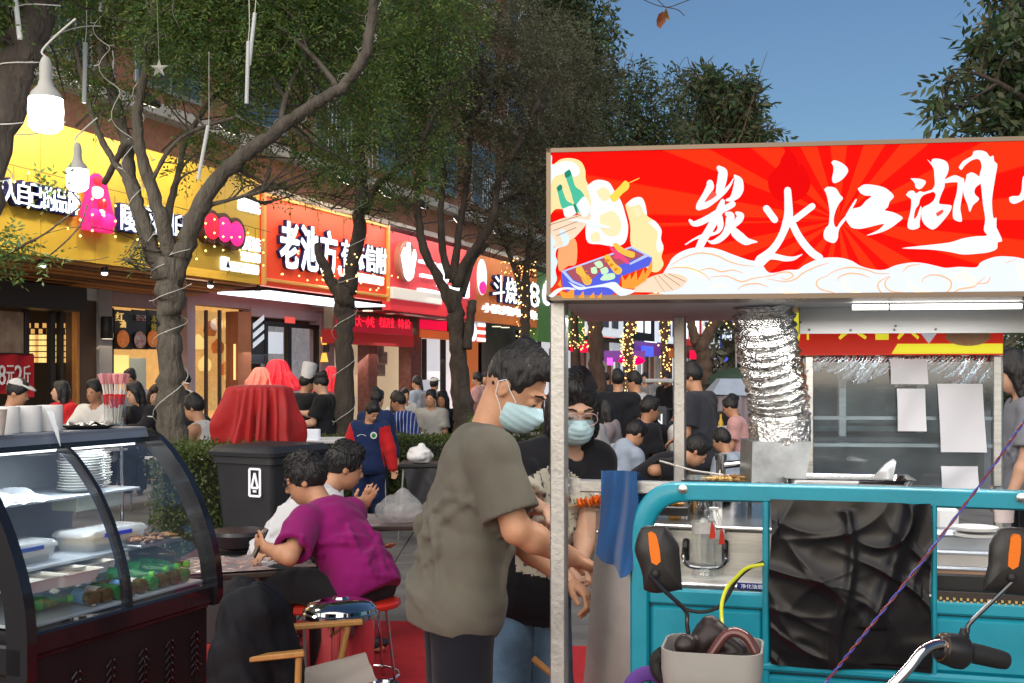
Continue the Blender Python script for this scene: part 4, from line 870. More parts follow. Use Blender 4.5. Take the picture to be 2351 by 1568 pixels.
 if vox<.016:
  b.cone(H(0,.092,.012),H(0,.113,-.026),.008*S,.0125*S,.012);b.ell(H(0,.1,-.03),(.018*S,.012*S,.009*S),HM,.008)
  for sg in(-1,1):
   b.ell(H(sg*.03,.098,.008),(.017*S,.014*S,.011*S),HM,.012,'s');b.ell(H(sg*.031,.083,.006),(.0155*S,.0135*S,.0125*S),HM,.004)
   b.ell(H(sg*.074,-.008,-.005),(.010*S,.018*S,.031*S),HM,.006);b.ell(H(sg*.084,-.002,-.002),(.006*S,.009*S,.016*S),HM,.004,'s')
   b.cone(H(sg*.012,.094,.031),H(sg*.05,.078,.03),.009*S,.007*S,.012)
  b.ell(H(0,.089,-.058),(.024*S,.012*S,.007*S),HM,.008);b.ell(H(0,.087,-.069),(.019*S,.012*S,.007*S),HM,.008)
 else:
  b.cone(H(0,.09,.01),H(0,.112,-.026),.012*S,.016*S,.012)
  for sg in(-1,1):b.ell(H(sg*.076,-.008,-.005),(.014*S,.02*S,.032*S),HM,.006)
 v,q=b.mesh();raw('body',v,q,SKIN[skin],e,True,180)
 # face pieces
 if vox<.016:
  for sg in(-1,1):
   mb=MB();mb.ell(H(sg*.031,.0925,.0035),(.0125*S,.0055*S,.0042*S),HM,10);build('eye',mb,EYE,e)
   mb=MB();mb.tube([H(sg*.013,.1035,.034),H(sg*.032,.099,.040),H(sg*.052,.082,.033)],[.003*S,.0042*S,.002*S],6);build('eyebrow',mb,HAIRM,e)
  mb=MB();mb.ell(H(0,.0985,-.0635),(.021*S,.004*S,.0055*S),HM,10);build('mouth',mb,LIP,e)
 else:
  for sg in(-1,1):mb=MB();mb.ell(H(sg*.031,.093,.008),(.014*S,.006*S,.006*S),HM,6);build('eye',mb,EYE,e)
  # hair
 hm=hairm or HAIRM
 if hair!='bald':
  hs=SDF(np.array(hc)-.34*S,np.array(hc)+.24*S,max(.006,min(vox,.014)))
  vx=hs.vox
  if hair=='undercut':
   hs.ell(H(0,-.012,.045),(.079*S,.1*S,.10*S),HM,0);hs.cone(H(.02,.06,.118),H(-.01,-.05,.125),.032*S,.036*S,.02);hs.cone(H(-.04,.05,.118),H(.03,.078,.112),.028*S,.022*S,.02)
   hs.ell(H(0,.098,.012),(.09*S,.072*S,.082*S),HM,.012,'s');hs.ell(H(0,.02,-.12),(.11*S,.085*S,.115*S),HM,.015,'s')
  else:
   hs.ell(H(0,-.014,.038),(.084*S,.106*S,.106*S),HM,0);hs.cone(H(.02,.05,.105),H(-.02,-.03,.115),.04*S,.045*S,.03)
   if hair in('long','ponytail','bob'):
    ln=.26 if hair=='long' else.15
    if hair!='ponytail':
     hs.cone(H(.045,-.05,0),H(.05,-.055,-ln),.055*S,.05*S,.03);hs.cone(H(-.045,-.05,0),H(-.05,-.055,-ln),.055*S,.05*S,.03);hs.cone(H(0,-.07,0),H(0,-.075,-ln),.05*S,.05*S,.03)
     for sg in(-1,1):hs.cone(H(sg*.07,.02,.03),H(sg*.078,.015,-ln*.6),.028*S,.02*S,.02)
    else:hs.cone(H(0,-.11,.05),H(0,-.15,-.12),.03*S,.025*S,.02)
   if hair=='bun':hs.ell(H(0,-.07,.135),(.048*S,.045*S,.042*S),HM,.01)
   hs.ell(H(0,.115,-.025),(.066*S,.095*S,.088*S),HM,.015,'s')
   if hair in('short','bun','ponytail','thin'):hs.ell(H(0,.03,-.115),(.12*S,.11*S,.10*S),HM,.02,'s')
  hs.ripple(.0018*S,170,int(abs(x))+1)
  v,q=hs.mesh();raw('hair',v,q,hm,e,True,180)
  if vox<.0105 and hair=='short':
   gg=np.random.default_rng(int(abs(x)));cc=v[q].mean(1);nn_=np.cross(v[q[:,1]]-v[q[:,0]],v[q[:,2]]-v[q[:,0]]);nn_/=np.linalg.norm(nn_,axis=1,keepdims=True)+1e-9
   if np.mean(np.einsum('ij,ij->i',nn_,cc-hc))<0:nn_=-nn_
   tf_=MB();up_=(cc-hc)@HM
   for i_ in gg.choice(len(cc),min(len(cc),620),replace=False):
    if up_[i_,2]<.02:continue
    fl_=hF*(.55 if up_[i_,2]>.08 else-.25)-hU*(.2 if up_[i_,2]>.08 else.8)+hr*gg.normal()*.25;d_=nrm(fl_-nn_[i_]*(fl_@nn_[i_])+nn_[i_]*.05);L_=gg.uniform(.014,.032)*S
    tf_.tube([cc[i_]-nn_[i_]*.003,cc[i_]+d_*L_*.5+nn_[i_]*.0022,cc[i_]+d_*L_-nn_[i_]*.001],[.004,.003,.0006],4,caps=False)
   build('hair_tufts',tf_,hm,e,kind='stuff',angle=180)
   # clothes
 k2=max(.022,vox*1.7);rp=(ripple if ripple is not None else.004+vox*.12)*(.2 if d<8 else 1)
 if top is not None:
  t=SDF(lo,hi,vox);g=(.012+vox*.35)*fit
  torso(t,g,k2)
  hp_=pel-spine*(.03*h if hem is None else hem)
  if top_kind in('tee','polo','long','hoodie'):
   [t.ell(chest+(hp_-chest)*w_,(.097*h*W+g*(1+.4*w_),.062*h*W+g*(1.1+.8*w_),.11*h),TM,k2*.7)for w_ in(.25,.5,.75,.95)]
   t.ell(hp_,(.104*h*W+g*1.4,.073*h*W+g*1.7,.10*h),TM,k2*.7)
   for s,(a0,a1,a2)in A.items():
    if top_kind in('tee','polo'):pass
    else:
     t.cone(a0,a1,.035*h+g,.030*h+g,k2);t.cone(a1,a2-nrm(a2-a1)*.005,.030*h+g,.022*h+g,k2)
  if top_kind=='hoodie':t.cone(nb-ff*.04,nb+ff*.05,.055*h,.045*h,.03)
  t.ripple(rp,16 if d<8 else 22,int(abs(x))+5)
  if d<8:t.ripple(rp*1.3,62,int(abs(x))+15,nrm(spine*1.0+ff*.5+r2*.5))
  if top_kind in('tee','polo'):
   for s,(a0,a1,a2)in A.items():
    ax=nrm(a1-a0);c1=a0+(a1-a0)*.80;t2=SDF(lo,hi,vox)
    t2.cone(a0,c1+ax*.06,.037*h+g,.035*h+g*1.9,k2);t2.ripple(rp*.8,20,int(abs(x))+7);t2.plane(c1,ax);t2.cone(c1-ax*.05,c1+ax*.06,.027*h+g*.5,.034*h+g*1.2,0,'s')
    hh=np.clip(.5+.5*(t.d-t2.d)/k2,0,1);t.d=(t.d*(1-hh)+t2.d*hh-k2*hh*(1-hh)).astype(np.float32)
  if d<8:
   gg=np.random.default_rng(int(abs(x))+2);L3=lambda a,b,c:chest+r2*a+ff*b+spine*c
   for s,sg in(('R',1),('L',-1)):
    a0,a1,a2=A[s];pit=sh[s]-spine*.075*h-r2*sg*.01
    for i_ in range(5):t.crease(pit+gg.normal(size=3)*.02,L3(sg*gg.uniform(-.02,.09),(-.12 if i_%2 else.12),gg.uniform(-.30,-.10)),gg.uniform(.006,.011),seed=i_+(sg>0)*9)
    for i_ in range(3):t.crease(a0+(a1-a0)*gg.uniform(.1,.3)+gg.normal(size=3)*.04,a0+(a1-a0)*gg.uniform(.6,.85)+gg.normal(size=3)*.05,gg.uniform(.005,.009),seed=i_+30)
   for i_ in range(8):b0=gg.uniform(-.13,.13);t.crease(L3(b0,(-.13 if i_%3 else.13),gg.uniform(-.16,-.02)),L3(b0+gg.normal()*.07,(-.13 if i_%3 else.13),gg.uniform(-.42,-.28)),gg.uniform(.006,.012),wob=.035,seed=i_+50)
   for i_ in range(4):zz_=gg.uniform(-.34,-.22);t.crease(L3(-.12,-.1,zz_),L3(.12,-.1,zz_+gg.normal()*.06),gg.uniform(.005,.009),wob=.03,seed=i_+70)
  t.cone(nb-d2*.015+ff*.02,hb+hU*.1,.036*h+.006,.05*h,.01,'s')
  if top_kind=='tank':
   for s in A:t.cone(A[s][0]+r2*(.02 if s=='R' else-.02),A[s][1],.055*h,.06*h,.01,'s')
  t.plane(hp_-spine*.045*h,-spine)
  v,q=t.mesh();so=raw('shirt',v,q,[m_ for m_ in(top,sleeve,front)if m_ is not None],e,True,180)
  if sleeve is not None or front is not None:
   cc=v[q].mean(1);idx=np.zeros(len(q),np.int32)
   if sleeve is not None:
    for s,(a0,a1,a2)in A.items():
     for(p0,p1)in((a0+(a1-a0)*.12,a1),(a1,a2)):
      ab=p1-p0;tt=np.clip(((cc-p0)@ab)/(ab@ab),0,1);dd=np.linalg.norm(cc-p0-tt[:,None]*ab,axis=1);idx[dd<.062*h]=1
   if front is not None:
    lc=(cc-chest)@TM;idx[(lc[:,1]>.02)&(np.abs(lc[:,0]-.04)<.135)&(lc[:,2]<.11-.5*np.abs(lc[:,0]-.04))&(lc[:,2]>-.30)]=1+(sleeve is not None)
   so.data.polygons.foreach_set('material_index',idx)
  if top_kind in('polo','hoodie')and vox<.016:
   c=SDF(nb-.16,nb+.16,max(.006,vox*.8));ctr=nb+d2*.018+ff*.006;NM=np.stack([r2,nrm(np.cross(d2,r2)),nrm(d2)],1)
   c.ell(ctr,(.054*h,.05*h,.026*h),NM,.0);c.ell(ctr+d2*.03,(.043*h,.04*h,.04*h),NM,.004,'s')
   v,q=c.mesh();raw('collar',v,q,top,e,True,180)
 if bottom is not None:
  t=SDF(lo,hi,vox);g=(.010+vox*.3)*fit
  t.ell(pel,(.099*h*W+g*.6,.068*h*W+g*.6,.072*h),TM,k2*.6)
  for s,(a0,a1,a2)in LG.items():
   t.cone(a0-u*.02,a1,.050*h*W+g,.040*h+g,k2*.6)
   if longb:t.cone(a1,a2,.041*h+g,.033*h+g,k2)
   else:t.cone(a1,a1+(a2-a1)*.12,.042*h+g,.042*h+g,k2)
  t.ripple(rp*.8,20,int(abs(x))+9)
  if pose=='stand':t.plane(pel+spine*.04,spine)
  if longb:t.plane(root+u*.05,-u)
  v,q=t.mesh();raw('trousers',v,q,bottom,e,True,180)
 for s,(a0,a1,a2)in LG.items():
  fd=f if pose=='stand' else nrm(f+r*(.2 if s=='R' else-.2));sm=np.stack([nrm(np.cross(fd,u)),fd,u],1)
  mb=MB();mb.ell(a2+fd*.05*S-u*.02,(.045*S,.13*S,.042*S),sm,12);mb.v[-1][:,2]=np.maximum(mb.v[-1][:,2],root[2]+.003);build('shoe',mb,SHOE,e)
 return dict(e=e,H=H,HM=HM,nb=nb,pel=pel,chest=chest,ff=ff,r=r2,spine=spine,A=A,S=S,f=f,d2=d2,LG=LG,waist=waist)
def face_mask(pn,m):
 H,HM,S,e=pn['H'],pn['HM'],pn['S'],pn['e']
 q=SDF(H(0,0,0)-.2,H(0,0,0)+.2,.0045)
 q.ell(H(0,.038,-.05),(.07*S,.092*S,.072*S),HM,0);q.cone(H(0,.09,.002),H(0,.118,-.03),.013*S,.018*S,.02)
 X,Y,Z=q.ax[0][:,None,None],q.ax[1][None,:,None],q.ax[2][None,None,:]
 c=H(0,0,0);lz=(X-c[0])*HM[0,2]+(Y-c[1])*HM[1,2]+(Z-c[2])*HM[2,2]
 q.d=(q.d+.0009*np.sin(lz/S*300)*(lz<0)).astype(np.float32)
 q.plane(H(0,.1,-.002),HM@nrm((0,-.38,1)));q.plane(H(0,.022,-.04),HM@np.array((0,-1,-.1)))
 v,f=q.mesh();raw('face_mask',v,f,m,e,True,180)
 for sg in(-1,1):
  mb=MB();mb.tube([H(sg*.066,.05,-.018),H(sg*.078,.015,.004),H(sg*.083,-.014,.026),H(sg*.089,-.03,.008)],.0017*S,5)
  mb.tube([H(sg*.064,.03,-.075),H(sg*.075,.008,-.05),H(sg*.082,-.018,-.03),H(sg*.089,-.03,.008)],.0017*S,5);build('ear_loop',mb,MATS['white_strap'],e)
def spectacles(pn,m,lens=None,sz=1.0,dz=0.0):
 H,HM,S,e=pn['H'],pn['HM'],pn['S'],pn['e'];mb=MB()
 for sg in(-1,1):
  a=np.linspace(0,2*math.pi,15);mb.tube([H(sg*.034+.028*sz*math.cos(t),.108-.004*abs(math.cos(t)),.002+dz+.022*sz*math.sin(t))for t in a],.0022*S,5,caps=False)
  mb.tube([H(sg*.06,.105,.008+dz),H(sg*.077,.06,.008+dz),H(sg*.085,-.02,.004)],.002*S,5)
 mb.tube([H(-.008,.112,.006+dz),H(0,.116,.009+dz),H(.008,.112,.006+dz)],.002*S,5)
 g=build('glasses',mb,m,e)
 if lens:
  for sg in(-1,1):
   mb=MB();mb.lathe([(.027*sz*S,0),(.027*sz*S,.0008)],H(sg*.034,.106,.002+dz),14,HM@np.array([[1,0,0],[0,0,1],[0,1,0.]]));build('lens',mb,lens,g)
mat('white_strap',(.75,.76,.76),.8)
# ============================================================ grill stall
STEEL=mat('brushed_steel',(.56,.56,.56),.3,metal=1,var=.25,vs=5,stretch=(1,1,14),bump=.06,bs=90);TUBEM=mat('galvanised_tube',(.45,.45,.45),.38,metal=.85,var=.3,vs=6,bump=.1,bs=70)
SHEET=mat('dull_steel_sheet',(.42,.40,.385),.34,metal=.9,var=.3,vs=2.2,fold=.12,fscale=3);CHROME=mat('chrome',(.62,.62,.63),.09,metal=1);DKST=mat('dark_steel',(.12,.12,.125),.35,metal=.9,var=.3,vs=6)
BOLT=mat('bolt_zinc',(.5,.5,.5),.3,metal=1)
PA=nrm(V(.9636,-.268,0));PB=V(-.268,-.9636,0);A0=V(.337,3.25,0)
def onA(x,y,b=0.0):
 """(a, z) on the plane of the front board moved b towards the camera"""
 k=(x-CX)/F;p=A0+PB*b;a=(k*p[1]-p[0])/(PA[0]-k*PA[1]);Y=p[1]+PA[1]*a
 return a,CAMZ-(y-HY)/F*Y
def TA(a,b,z):return A0+PA*a+PB*b+V(0,0,z)
AM=np.stack([PA,-PB,V(0,0,1)],1)
st=thing('food_stall','steel framed grill stall under the big red lit sign','stall',TA(.5,-.5,0))
def post(x,d,y0,y1,w,nm='post',m=TUBEM):
 p=P(x,y0,d);z1=p[2];z0=max(0.0,CAMZ-(y1-HY)/F*d);mb=MB();mb.box((p[0],d,(z0+z1)/2),(w,w,z1-z0),AM,.004);return build(nm,mb,m,st,smooth=False)
fp=post(1284,3.31,690,3000,.046);bp=post(1561,4.25,690,3000,.044)
post(2292,3.95,690,3000,.03)
aR,zR=onA(1290,1098,-.07);aE=1.55
mb=MB();mb.beam(TA(aR,-.07,zR-.02),TA(aE,-.07,zR-.02),.04,.036,bev=.004);build('rail',mb,TUBEM,st,smooth=False)
mb=MB();mb.lathe([(.008,0),(.008,.004),(.002,.006)],TA(aR+.02,-.05,zR-.02),10,np.stack([PA,V(0,0,1),PB],1));build('rail_bolt',mb,BOLT,st)
mb=MB();mb.box(TA(aR+.03,-.05,zR-.022),(.06,.004,.05),AM);build('rail_bracket',mb,TUBEM,st,smooth=False)
# sign box
SL,SR=V(.0978,3.2,0),V(1.3726,3.036,0);SU=nrm(SR-SL);SN=V(SU[1],-SU[0],0);Z0,Z1=1.809,2.238;LEN=2.35
def onS(x,y,off=0.0):
 k=(x-CX)/F;p=SL+SN*off;u=(k*p[1]-p[0])/(SU[0]-k*SU[1]);Y=p[1]+SU[1]*u
 return u,CAMZ-(y-HY)/F*Y
def TS(u,n,z):return SL+SU*u+SN*n+V(0,0,z)
SM=np.stack([SU,-SN,V(0,0,1)],1)
def sign_red():
 m=bpy.data.materials.new('backlit_red_print');m.use_nodes=True;nt=m.node_tree;b=nt.nodes['Principled BSDF'];L=nt.links.new;N=nt.nodes.new
 tc=N('ShaderNodeTexCoord');sp=N('ShaderNodeSeparateXYZ');L(tc.outputs['Object'],sp.inputs[0])
 u0,z0=onS(1925,505)
 c=TS(u0,0,z0)
 dx=N('ShaderNodeMath');dx.operation='SUBTRACT';L(sp.outputs[0],dx.inputs[0]);dz=N('ShaderNodeMath');dz.operation='SUBTRACT';L(sp.outputs[2],dz.inputs[0])
 dx.inputs[1].default_value=0;dz.inputs[1].default_value=0
 at=N('ShaderNodeMath');at.operation='ARCTAN2';L(dz.outputs[0],at.inputs[0]);L(dx.outputs[0],at.inputs[1])
 mu=N('ShaderNodeMath');mu.operation='MULTIPLY';mu.inputs[1].default_value=17;L(at.outputs[0],mu.inputs[0])
 nz=N('ShaderNodeTexNoise');nz.noise_dimensions='1D';nz.inputs['Scale'].default_value=1.4;L(at.outputs[0],nz.inputs['W'])
 ad=N('ShaderNodeMath');ad.operation='MULTIPLY_ADD';ad.inputs[1].default_value=7;L(nz.outputs[0],ad.inputs[0]);L(mu.outputs[0],ad.inputs[2])
 si=N('ShaderNodeMath');si.operation='SINE';L(ad.outputs[0],si.inputs[0])
 r=N('ShaderNodeValToRGB');r.color_ramp.elements[0].position=.50;r.color_ramp.elements[1].position=.62
 r.color_ramp.elements[0].color=(1.0,.040,.008,1);r.color_ramp.elements[1].color=(1.0,.006,.004,1)
 mr=N('ShaderNodeMapRange');mr.inputs['From Min'].default_value=-1;L(si.outputs[0],mr.inputs[0]);L(mr.outputs[0],r.inputs[0])
 L(r.outputs[0],b.inputs['Emission Color']);b.inputs['Emission Strength'].default_value=.95;b.inputs['Roughness'].default_value=.6;b.inputs['Base Color'].default_value=(.05,.002,.001,1);b.inputs['Specular IOR Level'].default_value=.0
 return m,c,dx,dz
mred,cen,ndx,ndz=sign_red()
sg=thing('stall_sign','big backlit red sign lettered 炭火江湖 over white printed clouds','sign',TS(.6,0,Z0))
ndx.inputs[1].default_value=float(cen[0]-sg.location[0]);ndz.inputs[1].default_value=float(cen[2]-sg.location[2])
mb=MB();mb.prism([(.012,Z0+.012),(LEN-.012,Z0+.012),(LEN-.012,Z1-.012),(.012,Z1-.012)],SL,SU,V(0,0,1),-.02,0);build('printed_face',mb,mred,sg,smooth=False)
mb=MB();mb.prism([(.004,Z0+.004),(LEN-.004,Z0+.004),(LEN-.004,Z1-.004),(.004,Z1-.004)],SL,SU,V(0,0,1),-.15,-.022);build('box',mb,mat('sign_box_black',(.03,.03,.035),.5),sg,smooth=False)
fr_=MB()
for(a,b)in(((0,Z0),(LEN,Z0+.014)),((0,Z1-.012),(LEN,Z1)),((0,Z0),(.012,Z1)),((LEN-.012,Z0),(LEN,Z1))):
 fr_.prism([(a[0],a[1]),(b[0],a[1]),(b[0],b[1]),(a[0],b[1])],SL,SU,V(0,0,1),-.16,.008)
build('sign_frame',fr_,mat('sign_frame_bronze',(.16,.12,.09),.35,metal=.8),sg,smooth=False)
def ZM(x0,y0,k,off=.002):return lambda p:onS((x0+p[0]/k)*.65506,(y0+p[1]/k)*.65506,off)
CW=emis('backlit_white',(.84,.93,1.0),.86,(.2,.2,.2));lay=[.0]
def flat(parent,name,polys,m,off,th=.0012,lift=.00025):
 mb=MB()
 for i,q in enumerate(polys):mb.prism(q,SL,SU,V(0,0,1),off,off+th+lift*i)
 return build(name,mb,m,parent,smooth=False,kind='stuff' if len(polys)>1 and 'character' not in name else None)
def spline_poly(pts,k=4):q=smooth_line(np.array([(a,b,0)for a,b in list(pts)+[pts[0]]]),k)[:-1,:2];return q
z1=ZM(2400,560,3.92);z2=ZM(2860,500,3.225)
def strokes(zm,ss):
 out=[]
 for s in ss:out.append(np.array([zm(p)for p in stroke_poly(s)]))
 return out
def outlines(zm,pp):return[np.array([zm(p)for p in spline_poly(q,3)])for q in pp]
FLM=mat('flame_print',(.05,.001,.001),.6,spec=0,emit=(1.0,.004,.004),es=.86)
flat(sg,'flame_print',outlines(z1,[[(1325,-20),(1300,60),(1220,150),(1160,230),(1145,340),(1180,450),(1250,530),(1360,580),(1480,575),(1590,540),(1670,470),(1725,360),(1715,250),(1660,130),(1600,50),(1560,100),(1545,20),(1500,
-70),(1420,-150),(1350,-220),(1380,-120)]]),FLM,.0004)
flat(sg,'sign_character',strokes(z1,[[(470,115,70),(520,170,130),(515,260,130),(490,370,120),(450,470,60)],[(345,320,90),(345,380,110),(280,500,95),(215,620,110),(195,655,90)],[(195,655,80),(300,620,85),(430,530,75),(540,
440,60),(620,350,35),(668,260,12)],[(690,225,40),(735,290,120),(735,400,150),(700,480,130),(640,540,70),(575,555,30)],[(70,835,40),(120,880,70),(200,865,90),(330,800,90),(430,740,90),(520,690,80),(610,640,85),(660,610,80)],
[(520,570,60),(500,640,95),(460,740,110),(400,850,110),(320,990,110),(240,1120,110),(190,1230,100)],[(500,790,40),(490,880,90),(480,950,70),(420,1010,40),(250,1050,60),(140,1085,26),(10,1165,16)],[(580,745,60),(620,770,120),
(620,850,120),(600,940,110),(540,1040,90),(450,1110,80),(370,1135,50),(320,1115,16)],[(710,730,40),(760,770,110),(740,830,100),(690,890,70),(640,930,40)],[(640,920,60),(690,1000,120),(760,1065,130),(840,1120,110),(930,1125,
50),(990,1130,16)]]),CW,.0035,.001)
flat(sg,'sign_character',strokes(z1,[[(1120,670,95),(1235,825,95)],[(1412,420,95),(1420,560,105),(1425,740,120),(1400,860,120),(1350,1000,100),(1270,1150,100),(1170,1270,110),(1040,1370,130),(1000,1420,100)],[(1425,740,90),
(1470,860,95),(1540,1010,100),(1640,1160,105),(1750,1280,105),(1850,1345,100)],[(1750,640,90),(1520,815,90)],[(1040,1420,110),(1150,1330,100),(1260,1335,80),(1380,1360,75),(1500,1355,50),(1610,1300,12)]]),CW,.0035,.001)
flat(sg,'sign_character',outlines(z2,[[(170,225),(205,200),(280,225),(340,270),(362,320),(330,380),(270,435),(200,458),(180,410),(195,330),(195,270)],[(90,530),(130,500),(220,515),(270,590),(303,630),(260,690),(225,760),(200,
850),(205,930),(235,955),(270,900),(330,830),(380,740),(445,640),(455,660),(400,760),(330,880),(270,960),(250,1020),(245,1080),(205,1135),(130,1115),(90,1080),(85,1020),(110,960),(140,930),(150,850),(150,760),(130,640),(115,
580)],[(470,520),(540,475),(640,478),(760,505),(830,550),(878,610),(830,670),(810,730),(775,765),(860,785),(940,820),(978,855),(930,900),(850,960),(760,1005),(660,1035),(570,1048),(680,1000),(740,955),(765,920),(700,930),
(600,955),(500,975),(410,965),(365,920),(335,860),(345,800),(400,750),(500,725),(560,660),(625,605),(560,600),(500,570)]]),CW,.0035,.001)
flat(sg,'sign_character',outlines(z2,[[(1065,405),(1130,405),(1210,420),(1240,450),(1200,510),(1155,528),(1120,500),(1115,460)],[(1015,590),(1050,550),(1100,545),(1130,575),(1170,550),(1220,560),(1320,530),(1320,555),(1220,
590),(1175,640),(1160,700),(1120,760),(1105,860),(1140,830),(1180,720),(1190,760),(1170,900),(1165,960),(1090,985),(1035,960),(1040,880),(1065,780),(1075,650),(1040,615)],[(1255,190),(1300,225),(1312,188),(1380,183),(1470,
215),(1498,290),(1480,360),(1450,420),(1450,500),(1420,570),(1395,640),(1390,690),(1450,700),(1530,715),(1500,800),(1420,900),(1350,970),(1295,978),(1220,920),(1190,840),(1200,740),(1270,700),(1330,650),(1350,580),(1310,540),
(1340,480),(1335,380),(1325,290)],[(1600,420),(1660,400),(1672,460),(1650,600),(1628,740),(1642,830),(1640,895),(1560,870),(1543,800),(1555,690),(1590,560)],[(1700,360),(1760,338),(1840,385),(1880,440),(1800,510),(1790,580),
(1840,640),(1770,710),(1735,785),(1710,700),(1670,600),(1665,500),(1690,420)],[(1610,280),(1660,210),(1760,150),(1780,100),(1850,90),(1920,110),(1960,160),(2000,150),(2010,210),(2045,250),(2030,350),(2010,470),(1990,600),
(1985,700),(2000,850),(2035,850),(2035,950),(2060,1010),(2100,1110),(2050,1130),(2040,1200),(1950,1240),(1830,1255),(1660,1265),(1500,1235),(1300,1210),(970,1195),(1200,1165),(1500,1130),(1650,1085),(1800,1060),(1930,1050),
(1895,990),(1910,860),(1885,700),(1865,500),(1845,380),(1870,270),(1840,190),(1760,200),(1680,260),(1640,310)]])+strokes(z2,[[(1450,440,40),(1560,410,80),(1630,425,60)]]),CW,.0035,.001)
flat(sg,'character_gap',outlines(z2,[[(1350,800),(1420,760),(1430,790),(1370,835)]])+outlines(z1,[[(378,425),(435,492),(275,588),(310,520)]]),mat('backlit_red_gap',(.1,.003,.002),.4,emit=(1,.035,.012),es=.95),.0072,.0008)
flat(sg,'sign_character',outlines(z2,[[(2180,620),(2220,605),(2290,600),(2320,540),(2330,430),(2345,380),(2420,350),(2440,500),(2400,600),(2320,660),(2240,692),(2190,670)]]),CW,.0035,.001)
za=ZM(1800,600,2.612);zb_=ZM(2689,600,2.612)
top=[za(p)for p in((1330,1000),(1420,850),(1450,800),(1520,745),(1640,702),(1800,700),(1900,722),(2000,760),(2150,812),(2260,835))]+[zb_(p)for p in((20,930),(180,905),(280,900),(340,860),(480,800),(640,790),(760,815),(860,
870),(980,900),(1080,900),(1180,860),(1330,835),(1450,845),(1560,870),(1640,885),(1760,875),(1910,880),(1960,830),(2080,785),(2200,780),(2340,800),(2600,880),(2900,800),(3300,860),(4000,800))]
tp=smooth_line(np.array([(a,b,0)for a,b in top]),4)[:,:2];tp=tp[(tp[:,0]<LEN-.014)]
lo_z=Z0+.013
flat(sg,'cloud_print',[np.vstack([tp,[(tp[-1,0],lo_z),(za((1330,0))[0],lo_z)]])],mat('backlit_cloud',(.2,.2,.2),.6,spec=0,emit=(.80,.89,1.0),es=.84),.0018,.001)
LINE=mat('cloud_line_print',(.5,.25,.12),.5,emit=(.62,.32,.14),es=.75);PEACH=mat('peach_print',(.8,.55,.38),.5,emit=(.95,.72,.52),es=.9)
ln=[]
for zm,P_ in((za,[[(1440,860),(1560,790),(1700,750),(1850,770),(1980,830),(2100,860),(2200,870)],[(1400,900),(1500,880),(1620,890),(1740,940),(1800,1000)],[(1700,910),(1800,890),(1900,920),(2000,905),(2100,930)],[(1800,970),
(1950,960),(2080,1010),(2200,980),(2350,960)],[(2050,1080),(2120,1040),(2240,1030),(2330,1060)],[(1150,1150),(1300,1125),(1500,1150)]]),(zb_,[[(0,960),(60,950),(110,930),(200,925),(235,960),(180,990),(120,975)],[(0,985),(160,
1010),(260,985),(330,930),(460,870),(560,840)],[(550,950),(640,905),(760,880),(900,900),(1000,935),(1120,935)],[(560,955),(470,990),(450,1040),(500,1085),(600,1110),(720,1160)],[(640,1000),(670,960),(760,935),(860,945),(940,
975)],[(1240,920),(1290,870),(1400,850)],[(1120,960),(1040,1000),(1010,1050),(1050,1120),(1110,1160)],[(1120,965),(1080,1010),(1085,1060),(1140,1100),(1260,1110)],[(1420,1020),(1430,980),(1500,950),(1600,960),(1680,1010),
(1670,1080),(1600,1125),(1480,1130),(1360,1115)],[(1560,1140),(1680,1120),(1760,1080),(1880,1060),(1920,1030),(1990,970)],[(1900,1150),(2000,1125),(2120,1125),(2220,1150)],[(1920,1030),(2010,1020),(2040,965)],[(2180,840),
(2280,800)]])):
 for q in P_:ln.append(np.array([zm(p)for p in stroke_poly([(a,b,5+8*math.sin(math.pi*i/(len(q)-1)))for i,(a,b)in enumerate(q)])]))
flat(sg,'cloud_line',ln,LINE,.0032,.0006,.00002)
flat(sg,'cloud_tint',[np.array([zm(p)for p in stroke_poly(q)])for zm,q in((zb_,[(1300,1000,20),(1320,1060,40),(1420,1110,50),(1540,1120,20)]),(zb_,[(1700,980,30),(1800,960,90),(1880,1010,60),(1900,1050,20)]),(zb_,[(700,990,
10),(700,1040,40),(760,1090,30),(850,1110,10)]),(zb_,[(100,1080,20),(200,1110,60),(330,1150,30)]),(za,[(1500,870,20),(1620,880,40),(1740,960,40)]),(za,[(1080,1060,30),(1200,1030,80),(1300,1090,60)]),(za,[(1800,1080,10),(1880,
1040,40),(1940,1060,20)]),(zb_,[(2310,860,40),(2340,980,50)]))],PEACH,.0026,.0006,.00005)
# printed grill tray, bottles, flames and steam at the sign's left end (the printed figure is left out)
zc=ZM(1900,500,2.75)
def art(name,polys,col,off,es=.95,raw_=False):return flat(sg,name,[np.array([zc(p)for p in(q if raw_ else spline_poly(q,4))])for q in polys],mat('print_'+name,tuple(.2*c for c in col),.6,spec=0,emit=col,es=es*.88),off,.0008,
.00008)
art('steam_cream',[[(50,100),(90,130),(100,210),(180,160),(280,150),(370,180),(415,260),(420,350),(450,420),(470,520),(480,660),(400,700),(250,650),(130,640),(50,680)],[(800,600),(880,540),(960,530),(1000,610),(1010,700),
(1090,760),(1150,840),(1140,940),(1170,1020),(1150,1100),(1170,1180),(1100,1250),(1000,1200),(860,1000),(850,800)]],(1.0,.80,.40),.0018)
art('steam_white',[[(50,110),(95,130),(100,215),(200,180),(290,185),(350,230),(360,300),(300,330),(250,300),(120,330),(50,450)],[(810,590),(880,535),(960,530),(995,610),(1010,690),(980,680),(940,600),(860,620)],[(1020,770),
(1080,750),(1150,840),(1145,930),(1170,1010),(1120,1060),(1100,980),(1110,860)],[(430,420),(520,360),(640,380),(700,470),(760,560),(800,680),(830,820),(800,960),(700,1000),(560,980),(440,960),(420,820),(460,700),(470,560)]],
(.90,.95,1.0),.0026)
